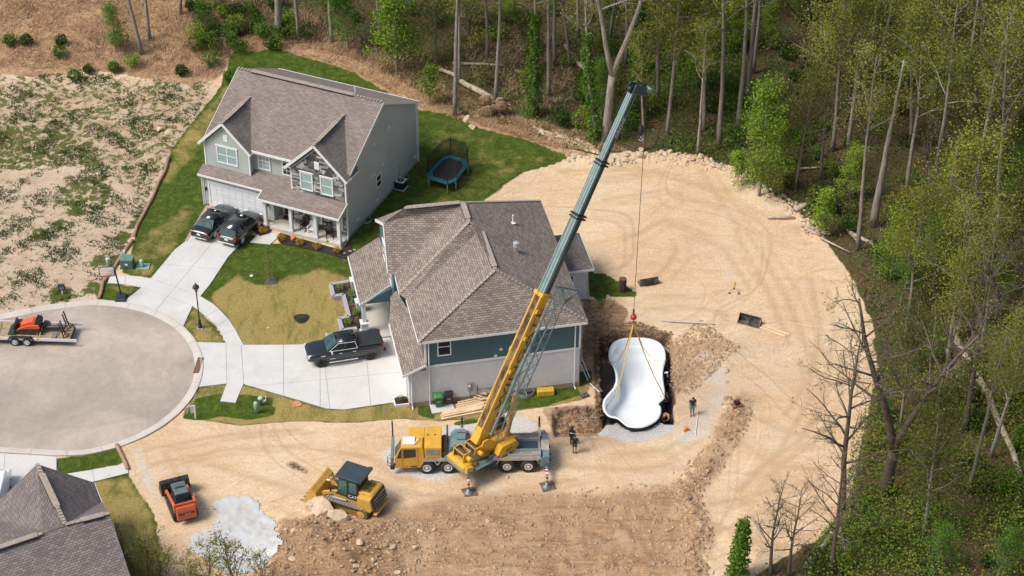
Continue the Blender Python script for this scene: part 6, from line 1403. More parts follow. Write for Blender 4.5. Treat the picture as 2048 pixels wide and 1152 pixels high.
MB().lathe([(.28, -.1), (.28, -.07), (.15, -.06), (.15, .06), (.28, .07), (.28, .1)], (0, .35, .95), 16, 'y').build('reel', BLACK, hr); MB().path([(0, .3, .9), (.25, .1, .3), (.5, -.1, .05), (.2, -.2, .03), (-.2, -.1, .03)], .025).build('hose', BLACK, hr); MB().box(-.08, .08, .38, .5, .0, 1.3).build('bracket', BLACK, hr)
def rod(a, b_, r_, mat, lab, cat, name):
    a, b_ = Vector(a), Vector(b_); o = MB().tube(a - (a + b_) / 2, b_ - (a + b_) / 2, r_, n=8).build(name, mat); o.location = (a + b_) / 2; return tag(o, lab, cat)
zp = lambda px, py, z=.05: W2(U(px, py)) + Vector((0, 0, z))
rod(zp(1163, 726, .5), zp(1180, 757), .04, WHITE, 'white downspout pipe leaning at the teal house corner, nearer the pit', 'pipe', 'pipe'); rod(zp(1160, 736, .5), zp(1176, 762), .04, WHITE, 'white downspout pipe leaning at the house corner, nearer the wall', 'pipe', 'pipe')
rod(zp(1180, 768), zp(1199, 786), .04, WHITE, 'short white pipe on the ground left of the pit', 'pipe', 'pipe')
rod(zp(1322, 643, .06), zp(1429, 653, .06), .055, M('pipe_grey', (.46, .46, .46), .5), 'long grey pipe lying on the sand above the pool', 'pipe', 'pipe')
rod(zp(1396, 822), zp(1391, 872), .03, WHITE, 'white measuring rod lying beside the standing man', 'rod', 'measuring_rod')
rod(zp(1155, 825), zp(1196, 823), .03, GREY, 'thin grey board lying along the trench edge', 'board', 'board')
tbx = thing('tool_case', 'dark grey tool case with red trim left of the pit', 'tool case', W2(U(1169, 793)), .5); MB().box(-.3, .3, -.2, .2, 0, .22).build('case', M('case_grey', (.09, .1, .11), .6), tbx, bevel=.03); MB().box(-.31, .0, -.21, -.2, .03, .15).build('latch', M('case_red', (.4, .04, .05), .5), tbx); MB().bar((-.1, 0, .25), (.1, 0, .25), .03).build('handle', BLACK, tbx)
# site kit
dm = thing('mesh_roll', 'rusty brown wire mesh drum standing behind the teal house', 'mesh roll', W2(U(1245, 582)))
m = MB()
for i in range(14): a = i * 2 * math.pi / 14; m.tube((math.cos(a) * .28, math.sin(a) * .28, 0), (math.cos(a) * .28, math.sin(a) * .28, 1.15), .02, n=5)
for k in range(8): m.lathe([(.27, .02 + k * .16), (.295, .02 + k * .16), (.295, .05 + k * .16), (.27, .05 + k * .16)], n=18)
m.build('mesh', M('wire_rust', (.10, .065, .045), .8), dm); MB().tube((0, 0, 0), (0, 0, 1.0), .23, n=14).build('core', M('core_brown', (.06, .04, .03), .9), dm)
def gp_bucket(px, py, rz, ln, lab):
    o = thing('bucket_attachment', lab, 'bucket', W2(U(px, py)), rz, 'loader buckets lying on the sand'); m_ = M('bucket_worn', (.035, .037, .04), .4, .3, .5, 3, dirt=(.42, .34, .25), dirt_amt=.5)
    MB().prof([(-.3, .0), (-.36, .35), (-.2, .62), (-.12, .6), (-.26, .35), (-.2, .06), (.42, .05), (.42, 0)], -ln / 2, ln / 2).build('shell', m_, o)
    for s_ in (-1, 1): MB().prof([(-.3, 0), (-.36, .35), (-.2, .62), (.42, .05), (.42, 0)], s_ * ln / 2 - .015, s_ * ln / 2 + .015).build('side_plate_or_shade', m_, o)
    MB().box(-.4, -.34, -ln * .25, ln * .25, .1, .45).build('mount_plate', BLACK, o); MB().bar((.4, -ln / 2, .03), (.4, ln / 2, .03), .12, .03).build('cutting_edge', M('tooth_steel', (.3, .27, .24)), o)
gp_bucket(1499, 646, R(66 + 180) - R(0), 1.75, 'worn black loader bucket lying beside two planks'); gp_bucket(1296, 567, R(105), 1.5, 'worn black loader bucket beside the mesh drum')
tp_ = thing('laser_level', 'yellow laser level on a small tripod on the sand', 'laser level', W2(U(1468, 585)))
for k in range(3): a = k * 2.094 - .6; MB().tube((math.cos(a) * .42, math.sin(a) * .42, 0), (0, 0, .75), .02, n=6).build('leg', M('galv', (.4, .42, .43)), tp_); MB().box(math.cos(a) * .42 - .06, math.cos(a) * .42 + .06, math.sin(a) * .42 - .06, math.sin(a) * .42 + .06, 0, .1).build('foot', BLACK, tp_)
MB().tube((0, 0, .72), (0, 0, .86), .08).build('head', M('laser_yellow', (.7, .38, .02), .5), tp_); MB().ball((0, 0, .93), .08).build('dome', M('laser_yellow', (.7, .38, .02)), tp_)
pc_ = thing('plate_compactor', 'black plate compactor with looped handle on the dirt berm', 'compactor', W2(U(1472, 820)), .4)
MB().prof([(-.4, .1), (-.3, 0), (.3, 0), (.4, .1), (.4, .14), (-.4, .14)], -.25, .25).build('plate', M('plate_rust', (.3, .12, .08), .6), pc_); MB().box(-.15, .22, -.16, .16, .16, .48).build('engine', BLACK, pc_, bevel=.04); MB().path([(.1, -.2, .2), (-.45, -.22, .75), (-.5, 0, .85), (-.45, .22, .75), (.1, .2, .2)], .025).build('handle', BLACK, pc_); MB().tube((.05, 0, .48), (.05, 0, .6), .09).build('fuel_tank', M('case_red', (.4, .04, .05)), pc_)
# orange paint marks and a rolled bag
mk = tag(MB().prof([(-.22, 0), (.22, 0), (.14, .3), (-.14, .3)], -.1, .1).build('orange_bag', M('safety_orange', (.75, .22, .05), .6)), 'bright orange bag standing below the measuring rod', 'bag'); mk.location = W2(U(1372, 862)); mk.rotation_euler.z = .5
# utilities on the left
tf = thing('transformer_box', 'dark green utility transformer box beside the vacant lot', 'utility box', W2(U(256, 533)), -.05)
MB().box(-.55, .55, -.45, .45, 0, .1).build('pad', GREEN, tf); MB().prof([(-.45, .1), (.35, .1), (.35, .72), (-.38, .9), (-.45, .82)], -.5, .5, 'x').build('cabinet', GREEN, tf, bevel=.02); MB().box(-.52, .52, -.45, .42, .82, .9).build('lid', M('util_top', (.12, .22, .18), .5), tf, bevel=.03); MB().box(-.12, .12, -.465, -.45, .4, .55).build('label_plate', PLATE, tf)
def post_thing(name, px, py, lab, cat, r_, h_, mat, cap=None, pad=False):
    o = thing(name, lab, cat, W2(U(px, py))); MB().lathe([(r_, 0), (r_, h_ * .9), (r_ * .85, h_), (.01, h_ + .02)], n=12).build('body', mat, o, True)
    if cap: MB().lathe([(r_ * 1.12, h_ * .88), (r_ * 1.12, h_ * .99), (.02, h_ * 1.06)], n=12).build('cap', cap, o)
    if pad: MB().box(-.45, .6, -.4, .4, -.02, .06).build('pad', M('pad_teal_pale', (.22, .35, .31), .6), o); MB().box(-.1, .1, -r_ - .03, -r_, .2, .5).build('door', M('util_pale2', (.36, .54, .46), .5), o)
post_thing('utility_pedestal', 217, 532, 'pale green utility post left of the transformer box', 'utility post', .15, .75, PGREEN, M('util_pale2', (.36, .54, .46)))
post_thing('utility_pedestal', 284, 534, 'pale green cable pedestal on a pad near the driveway', 'utility post', .17, .7, PGREEN, None, True)
post_thing('utility_pedestal', 513, 826, 'pale green utility post on the grass below the sidewalk stub', 'utility post', .16, 1.0, PGREEN)
post_thing('meter_post', 251, 519, 'white meter post behind the transformer box', 'utility post', .1, .9, M('meter_white', (.55, .6, .62), .5)); post_thing('marker_post', 97, 482, 'thin dark marker post in the vacant lot', 'post', .05, 1.2, M('post_dark', (.03, .05, .05), .6))
hy = thing('water_standpipe', 'water standpipe with pale green bonnet and white tags', 'standpipe', W2(U(522, 810))); MB().tube((0, 0, 0), (0, 0, .55), .11).build('barrel', M('pipe_blue', (.05, .08, .11), .5), hy); MB().ball((0, 0, .65), .2, 12, 8, (1, 1, .8)).build('bonnet', M('util_pale2', (.36, .54, .46)), hy); MB().path([(.1, 0, .35), (.35, 0, .45), (.4, .1, .75)], .07).build('hose', WHITE, hy)
sg = thing('realtor_post', 'white sign post with blank board at kerb edge of the dirt', 'sign', W2(U(391, 836)), .3); MB().box(-.06, .06, -.06, .06, 0, 1.15).build('post', WHITE, sg); MB().box(-.3, .06, -.04, .04, .55, 1.2).build('board', M('board_grey', (.52, .54, .55), .5), sg)
ls = thing('lot_sign', 'small dark sign with green header on a white post', 'sign', W2(U(125, 588)), .1); MB().box(-.05, .05, -.05, .05, 0, .5).build('post', WHITE, ls); bd_ = MB().box(-.26, .26, -.05, .05, .38, .86).build('board', M('sign_black', (.015, .02, .022), .5), ls); MB().box(-.28, .28, -.06, .06, .86, .98).build('header', GREEN, ls); [MB().box(-.18, .18, -.058, -.05, .5 + i * .1, .525 + i * .1).build('faded_line', M('mark_pale', (.5, .52, .52), .5), bd_) for i in range(3)]
# basketball hoop
bh = thing('basketball_hoop', 'portable basketball hoop with black base at the kerb', 'basketball hoop', W2(U(242, 596, .1)) + Vector((0, 0, .03)), 0)
MB().prof([(-.6, 0), (.6, 0), (.55, .18), (.1, .32), (-.5, .28)], -.4, .4, 'x').build('base', M('base_black', (.025, .032, .036), .5, var=.3), bh, bevel=.05)
MB().bar((.0, .25, .2), (-.28, .35, 2.55), .1).build('pole', BLACK, bh); MB().bar((-.28, .35, 2.5), (-.75, -.1, 2.75), .07).build('arm', BLACK, bh); MB().bar((-.28, .35, 2.1), (-.75, -.1, 2.5), .06).build('arm', BLACK, bh)
bbm, t, b = newmat('acrylic_board'); b.inputs['Base Color'].default_value = (.7, .72, .74, 1); b.inputs['Alpha'].default_value = .35; b.inputs['Roughness'].default_value = .1
fb = MB().cb((0, 0, 0), (1.15, .02, .8)).build('backboard', bbm, bh); fb.location = (-.8, -.16, 2.75); fb.rotation_euler = (-.15, 0, .1)
m = MB()
for a, b_ in (((-.58, -.4), (.58, -.4)), ((-.58, .4), (.58, .4)), ((-.58, -.4), (-.58, .4)), ((.58, -.4), (.58, .4))): m.bar((a[0], 0, a[1]), (b_[0], 0, b_[1]), .05)
m.build('board_frame', BLACK, fb); MB().path([(.22 * math.cos(i * .524), -.24 + .22 * math.sin(i * .524), -.25) for i in range(13)], .015, 5).build('rim', M('rim_orange', (.7, .12, .04), .5), fb)
# street lamp
sl_ = thing('street_lamp', 'black street lamp post with lantern head by the sidewalk', 'street lamp', W2(U(400.5, 656)))
MB().box(-.22, .22, -.22, .22, -.02, .06).build('footing', GREY, sl_); MB().lathe([(.17, .06), (.17, .25), (.12, .3), (.11, .75), (.07, .8), (.055, .95), (.045, 3.35), (.08, 3.4), (.04, 3.45)], n=12).build('pole', BLACK, sl_); MB().lathe([(.07, 3.45), (.12, 3.6), (.15, 3.62), (.2, 3.72)], n=10).build('bracket', BLACK, sl_); MB().lathe([(.15, 3.66), (.2, 3.72), (.2, 3.82), (.19, 3.84)], n=10).build('lens', M('lens_white', (.65, .66, .66), .3), sl_); MB().lathe([(.26, 3.82), (.24, 3.95), (.12, 4.1), (.05, 4.15), (.03, 4.3), (.005, 4.32)], n=12).build('hood', BLACK, sl_)
# mulch rings, discs, wattles, tarp
def disc(name, px, py, r_, mat, lab, cat, h_=.05, n=20):
    p = W2(U(px, py)); m = MB(); pr = []
    for k in range(n): a = 2 * math.pi * k / n; q = r_ * (1 + .12 * math.sin(3 * a + px) * (1 if r_ > .3 else 0)); pr.append((math.cos(a) * q, math.sin(a) * q))
    m.prism(pr, -.05, h_); o = m.build(name, mat); o.location = p; return tag(o, lab, cat)
disc('mulch_ring', 543, 563, .5, M('mulch_grey', (.09, .085, .09), .95, var=.5, scale=12), 'grey mulch ring round the staked young tree', 'mulch'); disc('mulch_ring', 603, 637, .6, MULCH, 'black mulch ring with a small plant in the dry lawn', 'mulch')
disc('sprinkler_cover', 503, 552, .13, M('cover_white', (.75, .74, .72), .5), 'round white cover disc in the green part of the lawn', 'cover'); disc('sprinkler_cover', 536, 656, .1, M('cover_pink', (.6, .42, .34), .6), 'small pinkish cover disc in the dry lawn', 'cover'); disc('manhole_lid', 593, 809, .36, M('lid_orange', (.50, .22, .10), .7, var=.3, scale=5), 'round rusty orange lid in the grass strip', 'lid', .06); disc('sprinkler_cover', 346, 507, .12, M('cover_white', (.75, .74, .72)), 'small white cover disc left of the upper driveway', 'cover')
shrub(W2(U(603, 641)) + Vector((0, 0, .04)), .25, .4, L_GREEN, 'small green plant in the black mulch ring', 120, .08, seed=50)
WAT = M('wattle_jute', (.33, .21, .13), .95, var=.35, scale=5)
def wattle(px, lab): tag(MB().path([W2(U(x, y)) + Vector((0, 0, .1)) for x, y in px], .15, 8).build('straw_wattle', WAT, None, True), lab, 'wattle')
wattle([(338, 318), (330, 345), (318, 366), (306, 395), (290, 425), (274, 455), (268, 474)], 'long straw wattle along the left edge of the lawn'); wattle([(266, 483), (250, 503), (236, 525), (222, 548), (206, 566), (203, 585), (198, 598)], 'straw wattle curving past the transformer to the kerb'); wattle([(234, 892), (240, 905), (250, 925), (256, 940)], 'short muddy wattle at the end of the lower sidewalk')
tpx = [(372, 1078), (395, 1062), (420, 1060), (432, 1040), (428, 1020), (415, 1012), (440, 996), (470, 990), (500, 995), (520, 1000), (522, 1020), (545, 1035), (556, 1060), (566, 1085), (565, 1110), (540, 1135), (500, 1150), (450, 1150), (420, 1130), (385, 1110)]
tpt = [U(x, y).to_2d() for x, y in tpx]; gxs = np.arange(-24.5, -13.5, .16); gys = np.arange(99.5, 110.5, .16); vs, idm = [], {}
TX, TY = np.meshgrid(gxs, gys); TI = inpoly(TX + .25 * hnoise(TX, TY, 2.1), TY + .2 * hnoise(TY, TX, 1.9), [tuple(p) for p in tpt]); TZ = hgt(TX, TY) + .05 + .10 * np.abs(hnoise(TX * 1.0, TY * .35, 1.6)) ** 2 + .09 * np.maximum(0, .25 - np.abs(hnoise(TX, TY * .6, .9))) * 4 * .5 + .03 * hnoise(TX, TY, 3.1); fs = []
for j in range(TI.shape[0]):
    for i in range(TI.shape[1]):
        if TI[j, i]: idm[(j, i)] = len(vs); vs.append((TX[j, i], TY[j, i], TZ[j, i]))
for (j, i) in list(idm):
    q = [(j, i), (j, i + 1), (j + 1, i + 1), (j + 1, i)]
    if all(k in idm for k in q): fs.append(tuple(idm[k] for k in q))
tag(MB().add(vs, fs).build('tarp', M('tarp_white', (.50, .525, .54), .5, var=.1, scale=1.2, dirt=(.46, .37, .26), dirt_amt=.55), None, True), 'crumpled white plastic sheet spread on the ground beside the orange loader', 'tarp')
# white van at the left edge
vn = thing('white_van', 'white van behind the corner house roof at left frame edge', 'van', U(-12, 1003), R(92))
MB().prof([(-2.4, .35), (2.1, .35), (2.4, .7), (2.35, 1.0), (1.6, 1.2), (1.05, 1.95), (.9, 2.05), (-2.3, 2.05), (-2.45, 1.8)], -.95, .95).build('body', paint('paint_white', (.7, .71, .72)), vn, bevel=.06); MB().add([(1.63, -.85, 1.22), (1.63, .85, 1.22), (1.12, .8, 1.92), (1.12, -.8, 1.92)], [(0, 1, 2, 3)]).build('windscreen', DGLASS, vn)
carwheels(vn, (-1.5, 1.5), .85, .34, .22, RIMW)
# ================================================================ rocks, clods, logs
rockm, t, b = newmat('rock_tan'); g_ = objc(t); c = ramp(t, nz(t, 3, 5, .7, g_), [(.3, (.42, .31, .20)), (.7, (.62, .49, .35))]); t.links.new(c, b.inputs['Base Color']); b.inputs['Roughness'].default_value = .95; bump(t, b, nz(t, 6, 6, .75, g_), .35, .06)
def rock_me(seed, flat, nm='rock'):
    bm = bmesh.new(); bmesh.ops.create_icosphere(bm, subdivisions=3, radius=1); r_ = random.Random(seed); pl = [(Vector((r_.gauss(0, 1), r_.gauss(0, 1), r_.gauss(0, 1))).normalized(), r_.uniform(.45, .8)) for _ in range(9)]
    for v in bm.verts:
        for n_, d_ in pl:
            k = v.co.dot(n_) - d_
            if k > 0: v.co -= n_ * k
        v.co *= 1 + .10 * noise.noise(v.co * 2.3 + Vector((seed, 0, 0))) + .06 * noise.noise(v.co * 6.1)
        v.co.z *= flat
    me = bpy.data.meshes.new(nm); bm.to_mesh(me); bm.free(); me.materials.append(rockm); return me
RM = [rock_me(i, (.4, .55, .75)[i % 3]) for i in range(6)]
def rock(px, py, s, lab, group=None, k=None, sink_=.2, sx=1.0):
    p = G(px, py); o = mobj('rock', RM[(k if k is not None else int(px)) % 6], None, (p.x, p.y, p.z + s * .15)); o.scale = (s * sx, s, s); o.rotation_euler = (random.uniform(-.15, .15), random.uniform(-.15, .15), random.uniform(0, 6)); return tag(o, lab, 'rock', group)
rock(648, 1022, 1.0, 'biggest rough boulder in front of the loader track', None, 2, sx=1.35); rock(676, 1034, .8, 'boulder touching the loader track, right of the biggest one', None, 5, sx=1.2); rock(628, 1018, .75, 'boulder below the loader bucket teeth', None, 2)
rock(1452, 743, .33, 'large pale flat slab on the sand right of the pool', None, 0); rock(1453, 764, .22, 'small pale slab just below the large flat one', None, 3)
rock(1122, 275, .6, 'pale slab at end of the back lawn near the wood', None, 0, sx=1.3)
for px, py, s in ((588, 1062, .4), (572, 1060, .25), (585, 1118, .5), (603, 1052, .25), (720, 1085, .5), (700, 1062, .28), (785, 1095, .45), (830, 1097, .4), (840, 1062, .4), (705, 1122, .4), (712, 1132, .4), (745, 1120, .28), (752, 1130, .3), (795, 1145, .4), (868, 1060, .3), (975, 1043, .35), (860, 1095, .25), (950, 975, .28), (1015, 955, .3), (965, 985, .2), (1375, 925, .45), (1362, 930, .2), (1345, 945, .25), (1420, 1055, .35), (1405, 1045, .3), (1415, 1095, .35), (1425, 1145, .3), (1300, 975, .3), (1208, 1005, .25), (1440, 835, .3), (1400, 905, .3), (1330, 955, .18)):
    rock(px, py, s * .62, 'tan broken rock lying in the churned brown dirt', 'rocks in the churned dirt')
for px, py, s in ((1208, 322, .3), (1225, 320, .35), (1250, 322, .4), (1280, 312, .45), (1283, 300, .35), (1322, 308, .4), (1340, 306, .35), (1385, 320, .4), (1400, 316, .45), (1412, 322, .35), (1440, 335, .4), (1465, 340, .45), (1475, 348, .3), (1540, 392, .4), (1555, 400, .35), (1190, 262, .3), (1140, 285, .3), (1100, 280, .25), (1570, 418, .4), (1600, 440, .35)):
    rock(px, py, s, 'tan rock in the stony rim between sand lot and wood', 'rocks along the rim of the sand lot')
for px, py, s in ((690, 507, .2), (700, 503, .18), (708, 500, .16), (681, 510, .16)): rock(px, py, s, 'flat edging stone at the porch corner bed', 'edging stones at the porch corner')
for px, py, s in ((935, 240, .5), (945, 255, .4), (320, 260, .35), (338, 268, .5), (1040, 100, .35)): rock(px, py, s, 'pale rock lying in the rough ground behind the houses', 'rocks in the rough ground')
rg = np.random.RandomState(5)
def clods(name, polys, n, lo, hi, mat, lab, cat='clods', dens=None):
    """scattered lumps as one mass"""
    base = np.array([(.1, 0, .62), (-.35, .3, .5)] + [(math.cos(k * 1.047), math.sin(k * 1.047), -.05) for k in range(6)]); F_ = [(0, 2, 3), (0, 3, 1), (1, 3, 4), (1, 4, 5), (1, 5, 6), (0, 1, 6), (0, 6, 7), (0, 7, 2)]
    P_ = []
    for pl in polys:
        a = np.array([tuple(p) for p in pl]); mn, mx = a.min(0), a.max(0); need = n // len(polys); got = 0
        while got < need:
            q = rg.uniform(mn, mx, (need * 3, 2)); q = q[inpoly(q[:, 0], q[:, 1], [tuple(p) for p in pl])]
            k = hnoise(q[:, 0], q[:, 1], .9) + .6 * hnoise(q[:, 0], q[:, 1], 2.7) > rg.uniform(-1.2, 1.1, len(q)); q = q[k][:need - got]; P_.append(q); got += len(q)
    P_ = np.concatenate(P_); n = len(P_); s = lo + (hi - lo) * rg.uniform(0, 1, n) ** 4; z = hgt(P_[:, 0], P_[:, 1])
    V_ = []; Fs = []
    ang = rg.uniform(0, 6.28, n); j = rg.uniform(.72, 1.28, (n, 8, 3))
    B_ = base[None] * j * s[:, None, None]; ca, sa = np.cos(ang)[:, None], np.sin(ang)[:, None]
    X = B_[:, :, 0] * ca - B_[:, :, 1] * sa + P_[:, 0:1]; Y = B_[:, :, 0] * sa + B_[:, :, 1] * ca + P_[:, 1:2]; Z = B_[:, :, 2] + z[:, None] + s[:, None] * .1
    V_ = np.stack([X, Y, Z], -1).reshape(-1, 3); Fs = (np.array(F_)[None] + 8 * np.arange(n)[:, None, None]).reshape(-1, 3)
    me = bpy.data.meshes.new(name); me.from_pydata(V_.tolist(), [], Fs.tolist()); me.materials.append(mat); o = mobj(name, me); return tag(o, lab, cat, kind='stuff')
CLOD = M('clod_brown', (.37, .25, .15), .95, var=.35, scale=2)
near = lambda pts, d: [p.to_tuple() for p in pts]
def band(px, d):
    c_ = UP(px); return [tuple(p) for p in offs(c_, d)] + [tuple(p) for p in offs(c_, -d)[::-1]]
clods('dirt_clods', [UP([(560, 1045), (700, 1040), (860, 1040), (900, 1075), (820, 1160), (540, 1160)]), band([(1478, 800), (1462, 860), (1420, 925), (1370, 985), (1395, 1060), (1380, 1150)], 1.1), UP([(860, 1030), (1000, 990), (1360, 960), (1390, 1100), (1300, 1160), (860, 1160)]), UP([(1330, 690), (1400, 640), (1480, 700), (1380, 790), (1340, 780)])], 11000, .025, .17, CLOD, 'loose brown dirt clods strewn over the churned ground')
clods('pit_rubble', [UP([(1195, 650), (1280, 645), (1345, 665), (1345, 690), (1200, 695)]), band([(1205, 690), (1200, 760), (1200, 850)], .35), UP([(1110, 815), (1200, 812), (1200, 850), (1110, 858)]), UP([(1165, 600), (1230, 600), (1210, 690), (1165, 730)])], 3200, .03, .17, M('clod_dark', (.20, .125, .075), .95, var=.5, scale=2), 'dark rubble and roots round the edge of the pit')
clods('gravel_edge', [[tuple(p) for p in L2((1236, 846), (1250, 858), (1268, 863), (1300, 858), (1322, 845), (1328, 852), (1302, 866), (1268, 870), (1245, 864), (1228, 848))]], 900, .02, .09, M('gravel_pale', (.5, .49, .47), .9, var=.2), 'pale gravel heaped against the front of the pool shell')
clods('rim_rubble', [band([(1130, 312), (1200, 325), (1260, 318), (1330, 316), (1400, 325), (1470, 350), (1540, 395), (1590, 420), (1640, 475)], .9), UP([(1060, 255), (1180, 290), (1200, 310), (1120, 290)])], 2000, .05, .3, rockm, 'broken tan stones along the rim of the sand lot')
clods('sand_pebbles', [UP([(260, 870), (780, 850), (790, 960), (560, 1000), (330, 960)]), UP([(1250, 350), (1450, 360), (1600, 480), (1680, 640), (1690, 850), (1500, 960), (1450, 700), (1300, 600)])], 1500, .02, .08, rockm, 'small pebbles scattered over the pale sand')
BARK = None
barkm, t, b = newmat('bark_grey'); g_ = objc(t); mp = nn(t, 'ShaderNodeMapping'); mp.inputs['Scale'].default_value = (5, 5, .7); t.links.new(g_, mp.inputs[0]); oi = nn(t, 'ShaderNodeObjectInfo').outputs['Random']
c = ramp(t, nz(t, 1.6, 5, .7, mp.outputs[0]), [(.3, (.13, .11, .09)), (.5, (.29, .26, .225)), (.72, (.50, .465, .42))]); c = mixc(t, mth(t, 'MULTIPLY', oi, .6), c, (.14, .11, .085)); t.links.new(c, b.inputs['Base Color']); b.inputs['Roughness'].default_value = .95
BARK = barkm
LOG = M('log_bare', (.40, .33, .25), .9, var=.35, scale=3)
def log(px, r0, r1, lab, mat=None, lift=.05, name='fallen_log'):
    pts = [G(x, y) + Vector((0, 0, r0 + lift)) for x, y in px]; n = len(pts); rr = [r0 + (r1 - r0) * i / (n - 1) for i in range(n)]
    return tag(MB().path(pts, rr, 8).build(name, mat or LOG, None, True), lab, 'log')
log([(1905, 675), (1940, 740), (1975, 795), (1995, 850), (2022, 905), (2040, 960)], .32, .2, 'long pale fallen trunk running down the right edge wood'); log([(1896, 700), (1897, 740), (1899, 780)], .2, .18, 'short pale log beside the long fallen trunk'); log([(985, 205), (960, 190), (930, 175), (905, 155), (880, 145)], .32, .16, 'fallen tree trunk with upturned roots behind the back lawn'); log([(1185, 160), (1150, 125), (1130, 95)], .22, .15, 'brown leaning log in the wood left of the forked tree'); log([(1610, 1140), (1640, 1105), (1662, 1078)], .22, .15, 'bare stripped log at the lower right dirt edge'); log([(1590, 425), (1625, 410)], .25, .2, 'short thick log at the corner of sand and wood'); log([(1535, 438), (1590, 438)], .12, .08, 'thin pale branch at the sand edge near the stump'); log([(905, 130), (970, 132), (1010, 135)], .14, .1, 'dark horizontal log in the wood behind the lawn'); log([(1030, 145), (1060, 150), (1085, 147)], .12, .08, 'thin broken branch beside the ivy tree'); log([(1600, 340), (1680, 335)], .1, .07, 'thin fallen branch under the wood right of the bright tree'); log([(1700, 470), (1740, 490), (1770, 520)], .18, .1, 'fallen branch inside the wood edge'); log([(1610, 460), (1640, 475)], .16, .12, 'log end poking from the brush pile at the sand edge')
for i, (a, b_) in enumerate((((1600, 455), (1660, 470)), ((1610, 470), (1650, 455)), ((1690, 460), (1725, 500)), ((1640, 480), (1700, 510)), ((1660, 1070), (1700, 1090)), ((1680, 1060), (1690, 1110)), ((1880, 640), (1900, 690)), ((1870, 690), (1905, 660)), ((1840, 700), (1860, 740)))): log([a, b_], .09, .05, 'broken branch in the brush heaps along the wood edge', None, .15); COL.objects[-1]['group'] = 'branches in the brush heaps'
rp = thing('root_plate', 'upturned root plate of the fallen tree behind the lawn', 'root plate', G(988, 232)); rp_r = random.Random(4); m = MB()
for i in range(9): m.ball((rp_r.uniform(-.9, .9), rp_r.uniform(-.3, .3), rp_r.uniform(.3, 1.7)), rp_r.uniform(.35, .7), 7, 5, (1, .5, 1))
m.build('soil', M('root_soil', (.24, .15, .09), .95, var=.6, scale=3), rp)
for i in range(14): a = rp_r.uniform(0, 6.28); MB().path([(0, 0, 1), (math.cos(a) * 1.0, rp_r.uniform(-.3, .1), 1 + math.sin(a) * .9), (math.cos(a) * 1.6, rp_r.uniform(-.5, 0), 1 + math.sin(a) * 1.3)], [.09, .05, .02], 5).build('root', LOG, rp)
